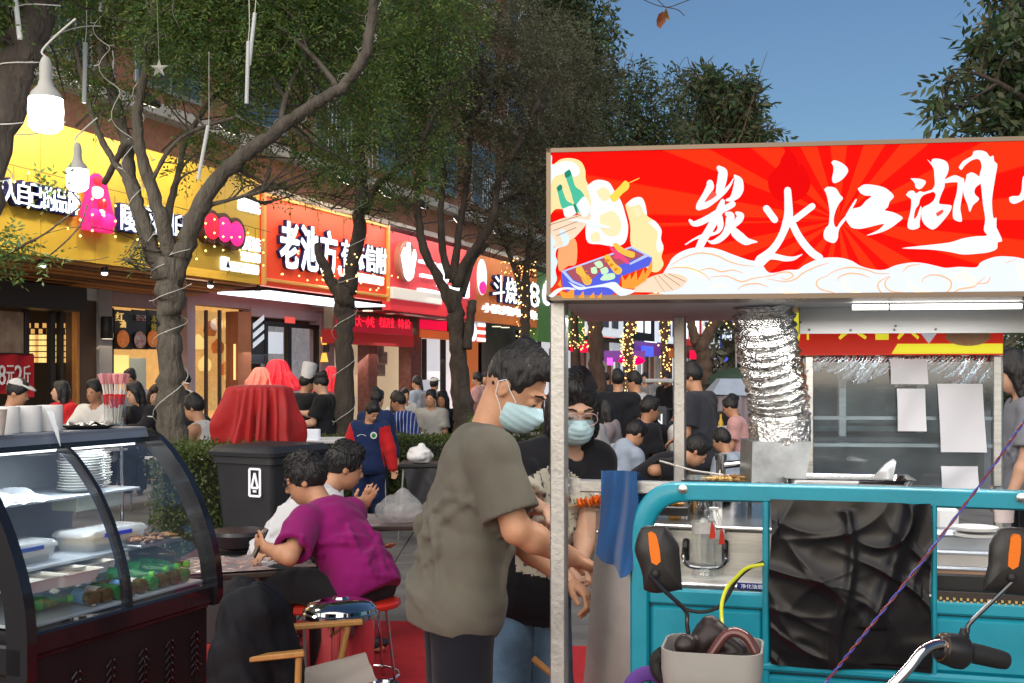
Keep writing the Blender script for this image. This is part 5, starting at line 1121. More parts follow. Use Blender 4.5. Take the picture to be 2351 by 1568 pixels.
art('steam_shade',[[(520,470),(600,430),(660,500),(620,560),(560,540)],[(560,700),(680,660),(760,760),(740,880),(640,900),(560,820)],[(880,640),(930,620),(950,700),(900,720)],[(470,880),(540,860),(560,940),(480,950)]],(1.0,
.84,.5),.0036)
art('wing_print',[[(50,790),(200,730),(400,690),(470,720),(330,900),(200,1000),(130,1010),(90,960)],[(860,1440),(980,1330),(1120,1270),(1280,1260),(1400,1310),(1330,1400),(1150,1440)]],(1.0,.74,.55),.003)
art('drape_print',[[(160,1010),(320,930),(330,1160),(250,1190),(170,1240),(150,1120)]],(.95,.42,.18),.0034)
art('foam_print',[[(50,820),(130,960),(110,1010),(200,990),(190,930),(170,880),(190,830),(240,880),(265,930),(240,990),(150,1020),(130,1090),(150,1150),(130,1230),(140,1330),(50,1380)]],(.74,.90,1.0),.0042)
art('bottle_print',[[(215,290),(265,265),(290,320),(320,420),(380,470),(420,540),(440,620),(360,680),(300,560),(285,500),(250,400)],[(140,430),(180,405),(205,480),(240,560),(300,600),(210,640),(180,600),(160,520)]],(.08,.55,
.36),.0046)
art('bottle_label',[[(330,600),(410,520),(470,640),(400,720)],[(200,640),(290,610),(330,680),(230,720)]],(.9,.95,1.0),.0054)
art('bottle_top',[[(215,300),(262,262),(280,310),(230,340)],[(140,440),(180,405),(196,440),(156,470)],[(300,600),(330,680),(345,672),(318,590)]],(.02,.25,.16),.0058)
art('tray_blue',[[(185,1240),(860,1000),(1060,1100),(1050,1180),(760,1290),(720,1440),(600,1500),(300,1500),(200,1390)]],(.10,.13,.78),.0046,raw_=True)
art('tray_inside',[[(235,1240),(840,1020),(990,1085),(560,1250),(420,1370),(300,1320)]],(.42,.10,.14),.0056,raw_=True)
art('tray_rim',[[(185,1240),(860,1000),(1060,1100),(1050,1112),(858,1018),(225,1242),(300,1330),(420,1385),(410,1400),(280,1345)],[(850,1180),(1040,1090),(1000,1070),(985,1085),(840,1165)]],(.50,.62,1.0),.0064,raw_=True)
art('fish_print',[[(330,1200),(380,1190),(420,1260),(480,1320),(460,1370),(410,1365),(370,1290),(330,1250)],[(590,1100),(640,1080),(700,1160),(770,1220),(750,1270),(700,1260),(650,1190)],[(680,980),(720,970),(800,1030),(890,
1060),(880,1110),(800,1090),(720,1040)]],(1.0,.55,.08),.0072)
art('fish_scale',[[(400+22*i,1240+36*i),(440+18*i,1236+36*i),(430+18*i,1248+36*i)]for i in range(3)]+[[(612+45*i,1120+42*i),(650+40*i,1130+42*i),(640+40*i,1150+42*i),(605+45*i,1150+42*i)]for i in range(3)],(.75,.28,.02),.008)
art('greens_print',[[(500,1160),(560,1140),(590,1190),(540,1210)],[(560,1220),(620,1200),(640,1250),(580,1270)],[(600,1270),(690,1260),(700,1310),(620,1330),(560,1320)],[(470,1210),(520,1200),(530,1260),(480,1260)]],(.62,
.92,.60),.0076)
art('sausage_print',[[(640,990),(690,1020),(780,1090),(840,1150),(820,1170),(760,1130),(680,1060)],[(690,1090),(740,1090),(740,1120),(700,1120)]],(.88,.08,.22),.0074)
art('skewer_print',[[(840,385),(930,345),(932,352),(842,392)],[(650,520),(700,470),(760,410),(800,370),(840,400),(830,450),(770,500),(720,560),(680,570)]],(1.0,.72,.10),.0072)
art('flame_lick',[[(765,1270),(800,1330),(850,1260),(860,1320),(910,1230),(920,1330),(980,1210),(990,1270),(1060,1130),(1060,1230),(1000,1330),(880,1410),(770,1400)],[(190,1480),(150,1420),(240,1450),(310,1390),(310,1500),
(200,1500)],[(350,1500),(400,1430),(410,1500)],[(450,1500),(500,1440),(510,1500)],[(530,1500),(580,1440),(570,1500)],[(150,1370),(180,1320),(190,1400)]],(1.0,.36,.05),.0082,raw_=True)
art('smoke_line',[[(p[0],p[1]+3),(p[2],p[3]+3),(p[2],p[3]-3),(p[0],p[1]-3)]for p in((60,800,380,700),(110,850,400,740),(140,900,330,820),(1080,1290,1180,1440),(1120,1280,1260,1420),(1170,1270,1330,1380),(1220,1265,1380,1340),
(160,1390,60,1480),(420,1290,460,1350),(380,1290,440,1360))],(.35,.20,.12),.0086,.7,True)
art('white_swoosh',[[(250,1340),(380,1395),(560,1370),(700,1345),(770,1400),(900,1430),(760,1480),(640,1400),(480,1400),(350,1420)],[(240,750),(400,740),(640,810),(640,830),(520,810),(380,770)],[(60,1480),(150,1410),(260,
1395),(330,1420),(200,1420),(110,1490)]],(.86,.94,1.0),.009)
# light tubes under the sign and the hood behind
for k,(xa,xb)in enumerate(((1955,2035),(2042,2340))):
 u0,_=onS(xa,700,-.3);u1,_=onS(xb,700,-.3);mb=MB();mb.tube([TS(u0,-.28,1.800),TS(u1,-.28,1.800)],.008,10);tb_=build('light_tube',mb,emis('stall_tube',(1,.97,.9),7.0),st)
l=bpy.data.lights.new('tube_lamp','AREA');l.shape='RECTANGLE';l.size=1.3;l.size_y=.05;l.energy=11;l.color=(1,.96,.9);o=bpy.data.objects.new('tube_lamp',l);COL.objects.link(o);o.parent=st;o.location=list(TS(.75,-.33,1.775)-wloc(st));o.rotation_euler=(0,
0,math.atan2(SU[1],SU[0]))
mb=MB();mb.prism([(0,0),(LEN,0),(LEN,1.25),(0,1.25)],TS(.02,-.16,1.815),SU,-SN,0,.02);build('roof_sheet',mb,mat('white_roof_sheet',(.72,.73,.74),.5,var=.1,vs=2),st,smooth=False)
HOODM=mat('pale_hood_sheet',(.50,.515,.53),.5,var=.08,vs=3,bump=.05)
ua,zt=onS(1836,707,-.55);ub,zl=onS(1836,766,-.55)
mb=MB();mb.prism([(ua,zl),(ua+1.3,zl),(ua+1.3,zt),(ua,zt)],SL,SU,V(0,0,1),-.575,-.55);hd_=build('hood_panel',mb,HOODM,st,smooth=False)
for(x,y)in((1858,757),(1953,758),(2053,757),(2148,756),(2056,748),(1838,740)):
 q=onS(x,y,-.548);mb=MB();mb.lathe([(.004,0),(.004,.003),(.001,.004)],TS(q[0],-.549,q[1]),8,np.stack([SU,V(0,0,1),SN],1));build('hood_rivet',mb,DKST,hd_)
 # left steel skirt of the stall and its grill box
mb=MB()
ax,zt=onA(1358,1175,-.03);a1,_=onA(1310,1568,-.03);a2,_=onA(1448,1175,-.03)
def fn(u,v):
 z=(1.29-.9)*0+(zt-.0)*(1-v)+(-.0)*v+.12*v;a=(ax-.10*v**1.3)*(1-u)+(a2+.04)*u;b=-.10+.07*np.sin(u*math.pi*.5)-.0*v
 return tuple(A0[:,None,None]+PA[:,None,None]*a+PB[:,None,None]*b+V(0,0,1)[:,None,None]*z)
mb.grid(fn,12,14,flip=True);sk=build('steel_skirt',mb,SHEET,st)
for(x,y)in((1389,1185),(1371,1222),(1390,1270),(1396,1248)):
 a,z=onA(x,y,-.02);mb=MB();mb.ell(TA(a,-.03,z),(.007,.007,.007),None,8);build('rivet',mb,BOLT,sk)
ga0,gz1=onA(1470,1172,-.32);ga1,gz0=onA(1760,1352,-.32)
mb=MB();mb.box(TA((ga0+ga1)/2+.12,-.62,(gz0+gz1)/2-.05),(ga1-ga0+.30,.6,gz1-gz0),AM,.008);gb=build('grill_box',mb,STEEL,st,smooth=False)
mb=MB();mb.box(TA((ga0+ga1)/2+.12,-.60,gz1-.04),(ga1-ga0+.34,.66,.012),AM,.004);build('counter_top',mb,STEEL,st,smooth=False)
mb=MB();mb.box(TA((ga0+ga1)/2+.3,-.30,gz0-.03),(ga1-ga0+.7,.1,.10),AM,.006);build('lower_ledge',mb,STEEL,st,smooth=False)
ha,hz=onA(1575,1262,-.31);hb2,_=onA(1665,1262,-.31)
mb=MB();mb.tube(smooth_line([TA(ha,-.31,hz+.015),TA(ha-.005,-.28,hz-.02),TA(ha+.02,-.27,hz-.045),TA(hb2-.02,-.27,hz-.045),TA(hb2+.005,-.28,hz-.02),TA(hb2,-.31,hz+.015)]),.006,8);build('handle',mb,CHROME,gb)
for xx in(ha,hb2):
 mb=MB();mb.tube([TA(xx,-.312,hz+.03),TA(xx,-.295,hz+.01),TA(xx,-.305,hz-.03)],.010,6);build('handle_bracket',mb,DKST,gb)
a,z=onA(1690,1342,-.2);b2,zz=onA(1752,1360,-.2);mb=MB();mb.box(TA((a+b2)/2,-.235,(z+zz)/2),(b2-a,.005,z-zz),AM);bs_=build('blue_label',mb,mat('blue_label',(.015,.03,.22),.5),st,smooth=False)
mb=MB();text(mb,'净化油烟',TA(a+.012,-.231,zz+.003),PA,V(0,0,1),(b2-a)*.8,(z-zz)*.7,.001);build('label_text',mb,POST[1],bs_,smooth=False)
cb=thing('display_cabinet','steel cabinet with a foil-lined plastic front behind the blue tricycle board','cabinet',G(2060,3.95))
CA=P(1842,818,4.0);CB2=P(2300,818,3.93);cu=nrm((CB2-CA)*V(1,1,0));cn=V(cu[1],-cu[0],0);cw=np.linalg.norm((CB2-CA)[:2])
def TC(u,n,z):return V(CA[0],CA[1],0)+cu*u+cn*n+V(0,0,z)
CM=np.stack([cu,-cn,V(0,0,1)],1)
ct_,cbm=CA[2],CAMZ-(1112-HY)/F*4.0
def onC(x,y,n=0.0):
 k=(x-CX)/F;p=V(CA[0],CA[1],0)+cn*n;u=(k*p[1]-p[0])/(cu[0]-k*cu[1]);return u,CAMZ-(y-HY)/F*(p[1]+cu[1]*u)
FOIL=mat('kitchen_foil',(.50,.54,.60),.25,metal=1,fold=.35,fscale=10,var=.2,vs=9,bump=.2,bs=40)
for(u,n)in((.01,0),(cw-.03,0),(.01,-.5),(cw-.03,-.5),(.17,-.25),(.5,-.45)):
 mb=MB();mb.box(TC(u+.012,n,(ct_+cbm)/2),(.03,.03,ct_-cbm),CM,.003);build('upright',mb,STEEL,cb,smooth=False)
mb=MB();mb.box(TC(cw/2,-.55,(ct_+cbm)/2-.05),(cw,.02,ct_-cbm),CM);build('back_sheet',mb,mat('smoky_steel',(.10,.12,.14),.3,metal=.8,var=.6,vs=4,fold=.3),cb,smooth=False)
mb=MB();mb.box(TC(cw/2,-.25,cbm+.14),(cw,.5,.012),CM);mb.box(TC(cw/2,-.02,cbm+.235),(cw,.03,.012),CM);build('shelf',mb,STEEL,cb,smooth=False)
mb=MB();mb.box(TC(cw/2,-.3,cbm+.08),(cw*.96,.3,.16),CM);build('griddle_box',mb,DKST,cb,smooth=False)
mb=MB();mb.box(TC(cw*.46,-.4,ct_-.18),(.22,.02,.14),CM);mb.box(TC(cw*.46,-.38,ct_-.27),(.5,.06,.02),CM);build('inner_window',mb,mat('inner_window',(.2,.3,.32),.2,metal=.3,var=.6,vs=8),cb,smooth=False)
def foil(u0,u1,z1_,drop,n,seed):
 g=np.random.default_rng(seed);mb=MB();ph=g.uniform(0,6,4)
 def fn(u,v):
  x=u0+(u1-u0)*u;dz=drop*(1+.3*np.sin(u*9+ph[0]));q=n+.02*np.sin(u*40+9*v+ph[1])*v+.012*np.sin(u*90+ph[2]+v*20)
  return tuple(V(CA[0],CA[1],0)[:,None,None]+cu[:,None,None]*x+cn[:,None,None]*q+V(0,0,1)[:,None,None]*(z1_-dz*v))
 mb.grid(fn,60,10,flip=True);return build('foil_strip',mb,FOIL,cb,angle=180)
foil(.0,.36,ct_,.075,.0,1);foil(.33,cw,ct_,.085,-.03,2)
mb=MB();mb.box(TC(cw/2,.012,(ct_+cbm)/2-.02),(cw,.003,ct_-cbm),CM);build('plastic_front',mb,thin_glass('hazy_plastic',(.80,.86,.90),.03,.06,.10),cb,smooth=False)
PAPR=mat('white_paper',(.70,.71,.78),.85,var=.05,vs=3)
for k,(xa,xb,ya,yb,lab,n)in enumerate(((2043,2129,824,882,'small white paper taped high on the cabinet front',.02),(2059,2125,892,990,'narrow white paper below the top paper on the cabinet front',.024),(2152,2257,881,1038,
'largest white paper on the cabinet front',.02),(2160,2246,1070,1122,'white paper low behind the blue top bar',.02))):
 u0,zt=onC(xa,ya,n);u1,_=onC(xb,ya,n);_,zb2=onC(xa,yb,n);mb=MB()
 sh_=.012 if k==2 else.003
 def fn(u,v,u0=u0,u1=u1,zt=zt,zb2=zb2,n=n,sh_=sh_):
  return tuple(V(CA[0],CA[1],0)[:,None,None]+cu[:,None,None]*(u0+sh_*v+(u1-u0)*u)+cn[:,None,None]*(n+.006*np.sin(u*4+v*3))+V(0,0,1)[:,None,None]*(zt+(zb2-zt)*v))
 mb.grid(fn,8,10,flip=True);build('paper_sheet',mb,PAPR,label=lab,cat='paper',group='papers taped to the cabinet')
bb=thing('menu_board','red menu board with yellow lettering half hidden behind the pale hood','sign',TC(cw/2,.03,ct_))
u0,zt=onC(1822,706,.03);u1,zb2=onC(2300,815,.03);mb=MB();mb.prism([(u0,zb2),(u1,zb2),(u1,zt),(u0,zt)],V(CA[0],CA[1],0),cu,V(0,0,1),.03,.045);build('board',mb,mat('menu_red',(.55,.02,.012),.45,emit=(.75,.03,.015),es=.42,var=.1,
vs=4),bb,smooth=False)
YELP=mat('menu_yellow',(.8,.75,.03),.5,emit=(.95,.9,.05),es=.62)
q0,_=onC(2047,812,.046);mb=MB();zy=onC(2047,812,.046)[1];mb.prism([(q0,zy),(u1-.003,zy),(u1-.003,zy+.034),(q0+.02,zy+.034)],V(CA[0],CA[1],0),cu,V(0,0,1),.046,.049);build('yellow_stripe',mb,YELP,bb,smooth=False)
for(ch,xa,xb)in(('干',1830,1880),('火',1925,1990),('一',2010,2040),('火',2060,2110)):
 ua2,zq=onC(xa,780,.046);ub2,_=onC(xb,780,.046);mb=MB();text(mb,ch,TC(ua2,.046,zq),cu,V(0,0,1),ub2-ua2,.12,.004);build('board_character',mb,YELP,bb,smooth=False)
q=onC(2132,772,.046);mb=MB();mb.prism([(-.02,.03),(.02,.03),(.026,.01),(0,-.025),(-.026,.01)],TC(q[0],.047,q[1]),cu,V(0,0,1),0,.003);build('white_drop',mb,POST[1],bb,smooth=False)
q=onC(2222,772,.046);mb=MB();mb.lathe([(.075,0),(.075,.003),(.001,.004)],TC(q[0],.046,q[1]+.0),18,np.stack([cu,V(0,0,1)*.45,cn],1));build('noodle_picture',mb,mat('noodle_print',(.7,.35,.2),.6,var=.6,vs=60,col2=(.85,.6,.4)),
bb)
u0,zt=onC(1824,706,.05);mb=MB();mb.prism([(u0-.005,zt-.16),(u0+.008,zt-.16),(u0+.02,zt-.09),(u0+.02,zt),(u0-.002,zt)],V(CA[0],CA[1],0),cu,V(0,0,1),.05,.053);build('yellow_edge',mb,YELP,bb,smooth=False)
DUCT=mat('flexible_foil_duct',(.66,.66,.66),.17,metal=1,fold=.9,fscale=26,bump=.8,bs=90,var=.2,vs=20)
dk=thing('flue_duct','silver ribbed foil duct bending down from the sign to the smoke hood','duct',G(1760,3.75))
cl_=smooth_line([P(1752,640,3.6),P(1755,740,3.62),P(1766,820,3.66),P(1785,900,3.7),P(1790,965,3.72)],14);mb=MB();n=len(cl_);nn=240
tt=np.linspace(0,n-1,nn);pp=np.stack([np.interp(tt,np.arange(n),cl_[:,i])for i in range(3)],1);rr=.093+.006*np.sin(np.linspace(0,15*2*math.pi,nn))+.002*rng.normal(size=nn)
an=np.arange(40)*2*math.pi/40;t_=np.gradient(pp,axis=0);t_/=np.linalg.norm(t_,axis=1,keepdims=True);xx=np.cross(t_,V(0,1,0));xx/=np.linalg.norm(xx,axis=1,keepdims=True);yy=np.cross(t_,xx)
vv=pp[:,None,:]+(rr[:,None]+.0026*rng.normal(size=(nn,40)))[...,None]*(np.cos(an)[None,:,None]*xx[:,None,:]+np.sin(an)[None,:,None]*yy[:,None,:]);idx=np.arange(nn*40).reshape(nn,40);ff_=np.stack([idx[:-1],np.roll(idx[:-1],
-1,1),np.roll(idx[1:],-1,1),idx[1:]],-1).reshape(-1,4)
raw('ribbed_duct',vv.reshape(-1,3),ff_.astype(np.int32),DUCT,dk,angle=180)
mb=MB();rr2=[.098,.1,.099,.101,.098,.1,.097,.095];zz_=[.02,0,-.015,-.03,-.045,-.06,-.075,-.09];mb.lathe(list(zip(rr2,zz_)),P(1790,968,3.72),28);build('duct_collar',mb,DUCT,dk,angle=180)
mb=MB();c=P(1780,1010,3.72);b_=P(1778,1108,3.70);hw=.095
mb.add([c+V(-hw,-hw,0),c+V(hw,-hw,0),c+V(hw,hw,0),c+V(-hw,hw,0),b_+V(-hw,-hw,0),b_+V(hw*.8,-hw,0),b_+V(hw*.8,hw,0),b_+V(-hw,hw,0)],[(0,4,5,1),(1,5,6,2),(2,6,7,3),(3,7,4,0),(0,1,2,3),(4,7,6,5)]);build('smoke_box',mb,mat('galvanised_box',
(.30,.315,.325),.4,metal=.85,var=.4,vs=9,fold=.3,fscale=8),dk,smooth=False)
# ============================================================ blue cargo tricycle
TEAL=mat('turquoise_paint',(.006,.25,.35),.36,var=.30,vs=2.6,coat=.15,bump=.05,bs=30)
nt=TEAL.node_tree;b_=nt.nodes['Principled BSDF'];tc_=nt.nodes.new('ShaderNodeTexCoord');nz_=nt.nodes.new('ShaderNodeTexNoise');nz_.inputs['Scale'].default_value=26;nz_.inputs['Detail'].default_value=9;nz_.inputs['Roughness'].default_value=.72;rp_=nt.nodes.new('ShaderNodeValToRGB');rp_.color_ramp.elements[0].position=.66;rp_.color_ramp.elements[1].position=.70;mx_=nt.nodes.new('ShaderNodeMixRGB');src_=b_.inputs['Base Color'].links[0].from_socket
nt.links.new(tc_.outputs['Object'],nz_.inputs['Vector']);nt.links.new(nz_.outputs[0],rp_.inputs[0]);nt.links.new(rp_.outputs[0],mx_.inputs[0]);nt.links.new(src_,mx_.inputs[1]);mx_.inputs[2].default_value=(.05,.10,.11,1);nt.links.new(mx_.outputs[0],
b_.inputs['Base Color'])
TEALD=mat('turquoise_seam',(.002,.05,.075),.5)
RUB=mat('black_rubber',(.012,.012,.013),.6);MIRB=mat('mirror_shell',(.022,.02,.019),.42,bump=.05,bs=200);ORM=mat('orange_reflector',(.75,.17,.01),.35)
tk=thing('cargo_tricycle','turquoise motor tricycle with handlebar and round-cornered front board','tricycle',TA(.5,.1,0))
def pA(mb,pts,b0,b1,m=0,direct=False):
 q=pts if direct else[onA(x,y,b1)for(x,y)in pts]
 return mb.prism(q,A0,PA,V(0,0,1),b0,b1,m)
out=smooth_line([(a,b,0)for a,b in((1446,1700),(1446,1400),(1447,1240),(1452,1195),(1468,1155),(1497,1124),(1540,1110),(1620,1110),(1800,1114),(2000,1119),(2200,1125),(2480,1134))],4)[:,:2]
inn=smooth_line([(a,b,0)for a,b in((1489,1700),(1489,1400),(1490,1255),(1494,1220),(1506,1190),(1527,1166),(1560,1154),(1630,1152),(1800,1156),(2000,1162),(2200,1168),(2480,1178))],4)[:,:2]
def band(name,par,o_,i_,b0,b1,m):
 mb=MB();O=[onA(x,y,b1)for x,y in o_];I=[onA(x,y,b1)for x,y in i_];n=len(O);v=[]
 sec=((0,b0),(0,b1-.008),(.12,b1),(.88,b1),(1,b1-.008),(1,b0))
 for k in range(n):
  for(w,b)in sec:v.append(TA(O[k][0]*(1-w)+I[k][0]*w,b,O[k][1]*(1-w)+I[k][1]*w))
 f=[];q=len(sec)
 for k in range(n-1):
  for j in range(q):f.append((k*q+j,k*q+(j+1)%q,(k+1)*q+(j+1)%q,(k+1)*q+j))
 f+=[list(range(q)),[(n-1)*q+j for j in range(q)][::-1]]
 mb.add(v,f);return build(name,mb,m,par,angle=50)
band('front_hoop',tk,out,inn,-.045,.0,TEAL)
for(x,y)in((1568,1123),(2345,1143)):
 a,z=onA(x,y,.0);mb=MB();mb.lathe([(.013,0),(.013,.004),(.009,.005),(.009,.011),(.005,.013)],TA(a,0,z),12,np.stack([PA,V(0,0,1),PB],1));build('hoop_bolt',mb,BOLT,tk)
def slab(name,x0,x1,y0,y1,b0,b1,m=TEAL,bev=.006,par=None):
 a0,zt=onA(x0,y0,b1);a1,_=onA(x1,y0,b1);_,zb=onA((x0+x1)/2,y1,b1);zt=onA((x0+x1)/2,y0,b1)[1]
 mb=MB();mb.box(TA((a0+a1)/2,(b0+b1)/2,(zt+zb)/2),(a1-a0,b1-b0,zt-zb),AM,bev);return build(name,mb,m,par or tk,smooth=False)
slab('top_rail',1489,1765,1357,1393,-.035,-.004);slab('top_rail',2138,2480,1388,1420,-.035,-.004)
slab('board_back',1489,2480,1394,1900,-.04,-.022,TEALD,0)
slab('board_panel',1478+14,1752,1396,1529,-.03,-.008,TEAL,.01);slab('board_panel',2142,2480,1424,1556,-.03,-.008,TEAL,.01)
slab('rib',1492,1600,1533,1549,-.03,-.004,TEAL,.008);slab('rib',1492,1600,1554,1575,-.03,-.004,TEAL,.008);slab('rib',1492,1600,1582,1640,-.03,-.004,TEAL,.008)
slab('lower_rail',1600,2480,1540,1562,-.03,.004,TEAL,.008);slab('lower_rail',1600,2480,1568,1640,-.03,-.004,TEAL,.008)
slab('upright',1750,1766,1150,1700,-.035,.0,TEAL,.004);slab('upright',2139,2152,1150,1560,-.035,.0,TEAL,.004)
ms=slab('mesh_backing',2150,2480,1366,1386,-.03,-.012,DARK,0);mb=MB()
a0,z0=onA(2152,1376,-.01)
for i in range(60):mb.box(TA(a0+i*.0085,-.009,z0+(.004 if i%2 else-.004)-i*.00006),(.006,.003,.007),AM)
build('gold_mesh',mb,mat('gold_mesh',(.55,.42,.18),.4,metal=.8),ms,kind='stuff',smooth=False)
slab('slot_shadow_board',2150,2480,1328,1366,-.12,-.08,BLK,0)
mb=MB();mb.box(TA(.52,-.75,.62),(1.15,1.4,.06),AM,.01);build('bed_floor',mb,DKST,tk,smooth=False)
for sx in(-.02,1.06):
 mb=MB();mb.box(TA(sx,-.78,.78),(.03,1.4,.3),AM,.006);build('bed_side',mb,TEAL,tk,smooth=False)
 mb=MB();mb.lathe([(.26,-.055),(.285,-.03),(.285,.03),(.26,.055),(.16,.05),(.16,-.05),(.26,-.055)],TA(sx*.94+.03,-1.05,.285),28,np.stack([PB,V(0,0,1),PA],1),cap=False);w=build('rear_wheel',mb,RUB,tk);mb=MB();mb.lathe([(.16,
-.03),(.05,-.05),(.05,.05),(.16,.03)],TA(sx*.94+.03,-1.05,.285),20,np.stack([PB,V(0,0,1),PA],1));build('rim',mb,TUBEM,w)
HC=V((1925-CX)/F*2.62,2.62,0)
mb=MB();mb.lathe([(.24,-.045),(.265,-.025),(.265,.025),(.24,.045),(.17,.04),(.17,-.04),(.24,-.045)],HC+PB*.35+V(0,0,.265),28,np.stack([PB,V(0,0,1),PA],1),cap=False);w=build('front_wheel',mb,RUB,tk);mb=MB();mb.lathe([(.17,
-.03),(.04,-.045),(.04,.045),(.17,.03)],HC+PB*.35+V(0,0,.265),20,np.stack([PB,V(0,0,1),PA],1));build('rim',mb,TUBEM,w)
mb=MB();mb.tube([HC+PB*.35+V(0,0,.28),HC+PB*.1+V(0,0,.75),HC+V(0,0,.84)],.03,10);mb.box(HC+V(0,0,.5),(.5,.14,.5),AM,.05);build('fork',mb,DKST,tk)
mb=MB();mb.box(HC-PB*.1+V(0,0,.55)-PB*.18,(.32,.3,.1),AM,.04);build('saddle',mb,RUB,tk)
zt_=ZP=lambda x,y:((2689+x/2.612)*.65506,(1794+y/2.612)*.65506)
hb=[P(1960,1660,2.55),P(2075,1545,2.58),P(2112,1500,2.60),P(2140,1482,2.62),P(2165,1479,2.63),P(2200,1486,2.64),P(2240,1496,2.66)]
mb=MB();mb.tube(smooth_line(hb,6),.0125,14);mb.tube(smooth_line([P(1960,1660,2.55),P(1850,1680,2.58),P(1730,1640,2.7),P(1640,1560,2.78),P(1560,1515,2.78)],5),.0125,12);build('handlebar',mb,CHROME,tk)
mb=MB();mb.tube([P(2215,1496,2.65),P(2250,1503,2.66),P(2295,1514,2.67),P(2308,1517,2.675),P(2311,1518,2.676)],[.024,.024,.0225,.0205,.014],16);build('grip',mb,RUB,tk)
gx=nrm(P(2295,1514,2.67)-P(2215,1496,2.65));gm=frame_z(gx);mb=MB();mb.lathe([(.024,-.045),(.036,-.035),(.041,0),(.04,.02),(.028,.034)],P(2192,1494,2.65),18,gm);sw=build('switch_housing',mb,mat('switch_black',(.015,.014,.015),
.3),tk)
mb=MB();mb.lathe([(.033,-.04),(.0,-.047)],P(2192,1494,2.65),18,gm);build('housing_cap',mb,mat('copper_reflection',(.36,.2,.12),.15,metal=.9),sw)
mb=MB();mb.box(P(2207,1474,2.645),(.016,.014,.018),None,.004);build('switch',mb,mat('switch_orange',(.5,.12,.02),.4),sw)
def mirror(pts,amber,arm,d,zm,socket):
 c=np.mean([zm(p)for p in pts],0);mp=lambda p,off=0.0:P(*zm(p),d+off)
 q=spline_poly(pts,2);n=len(q);ctr=np.mean(q,0);v=[];rings=((1.0,.012),(.99,.004),(.93,-.004),(.7,-.014),(.35,-.019))
 for(s,off)in rings:v+=[mp(ctr+(p-ctr)*s,off)for p in q]
 f=[(k*n+i,k*n+(i+1)%n,(k+1)*n+(i+1)%n,(k+1)*n+i)for k in range(len(rings)-1)for i in range(n)];f.append([(len(rings)-1)*n+i for i in range(n)]);f.append(list(range(n))[::-1])
 mb=MB();mb.add(v,f);mr=build('mirror',mb,MIRB,tk,angle=60)
 mb=MB();aq=[mp(p,-.02)for p in spline_poly(amber,2)];k=len(aq);bq=[p+V(0,.016,0)for p in aq];mb.add(aq+bq,[list(range(k)),list(range(k,2*k))[::-1]]+[(i,k+i,k+(i+1)%k,(i+1)%k)for i in range(k)]);build('amber_reflector',mb,
ORM,mr,smooth=False)
 mb=MB();mb.ell(mp(socket,-.018),(.012,.012,.012),None,10);build('ball_joint',mb,RUB,mr)
 mb=MB();mb.tube(smooth_line([mp(p,o)for p,o in arm],5),[.0055]*(5*(len(arm)-1)+1),8);build('mirror_arm',mb,mat('black_chrome',(.10,.10,.11),.22,metal=.9),mr)
zl_=lambda p:((1880+p[0]/2.107)*.65506,(1650+p[1]/2.107)*.65506)
ZP2=lambda p:ZP(*p)
mirror([(770,425),(805,408),(870,402),(940,402),(960,412),(1045,535),(1058,620),(1075,855),(1060,880),(890,905),(805,885),(790,860),(783,770),(755,680),(725,590),(740,500)],[(825,465),(848,452),(870,462),(892,495),(918,670),
(850,678)],[((835,770),-.02),((940,880),-.015),((1100,1030),0),((1112,1130),0),((1125,1230),0)],2.74,zl_,(880,760))
mirror([(2110,165),(2155,138),(2300,140),(2420,175),(2520,350),(2560,600),(2480,760),(2290,765),(2000,730),(1972,715),(1988,600),(2022,480),(2032,300)],[(2232,240),(2262,210),(2292,207),(2326,245),(2300,500),(2205,495)],[((2265,
622),-.02),((2080,800),-.01),((1860,1015),0),((1835,1090),0),((1815,1200),0)],2.66,ZP2,(2235,600))
for(x,y,d)in((1592,1487,2.72),(2213,1462,2.66)):
 mb=MB();mb.tube([P(x-2,y-20,d),P(x,y,d),P(x-4,y+16,d)],[.006,.013,.012],10);build('arm_boot',mb,RUB,tk)
GREYB=mat('grey_plastic',(.30,.285,.27),.5,bump=.04,bs=150,var=.06);mb=MB()
def rrect(w,h,r,n=5):
 return np.array([(sx*(w/2-r)+r*math.cos(a),sy*(h/2-r)+r*math.sin(a))for sx,sy,a0 in((1,1,0),(-1,1,90),(-1,-1,180),(1,-1,270))for a in[R(a0+90*i/(n-1))for i in range(n)]])
bc=P(1637,1500,2.72);tk2=rotz(R(-14));prof=[(.20,.17,-.26),(.215,.185,-.085),(.222,.19,-.082),(.235,.20,-.03),(.236,.202,.022),(.226,.192,.022),(.222,.188,-.03),(.205,.175,-.09),(.18,.15,-.22)]
rows=[np.column_stack([rrect(w,h,.045),np.full(20,z)])@tk2.T+bc for(w,h,z)in prof];n=20
mb.add(np.concatenate(rows),[(k*n+i,k*n+(i+1)%n,(k+1)*n+(i+1)%n,(k+1)*n+i)for k in range(len(rows)-1)for i in range(n)]+[[(len(rows)-1)*n+i for i in range(n)]]);build('front_basket',mb,GREYB,tk,angle=40)
q=SDF(bc-.16,bc+.16,.005);q.ell(bc+V(-.035,.02,.0),(.06,.045,.04),rotz(.4),.01);q.cone(bc+V(-.06,.02,.0),bc+V(-.07,.0,.06),.022,.018,.02);q.cone(bc+V(-.03,.04,.02),bc+V(.0,.06,.075),.03,.034,.03);q.cone(bc+V(0,.06,.075),bc+V(.06,
.03,.03),.03,.025,.03);q.cone(bc+V(.01,.0,0),bc+V(.08,.0,-.01),.03,.03,.02);q.ripple(.006,60,3)
v,f=q.mesh();o=raw('dark_glove',v,f,mat('dark_leather',(.022,.014,.014),.38,fold=.3,fscale=18),None,True,180,origin=bc);o.location.z-=.045;props(o,'dark leather glove stuffed into the grey basket','glove')
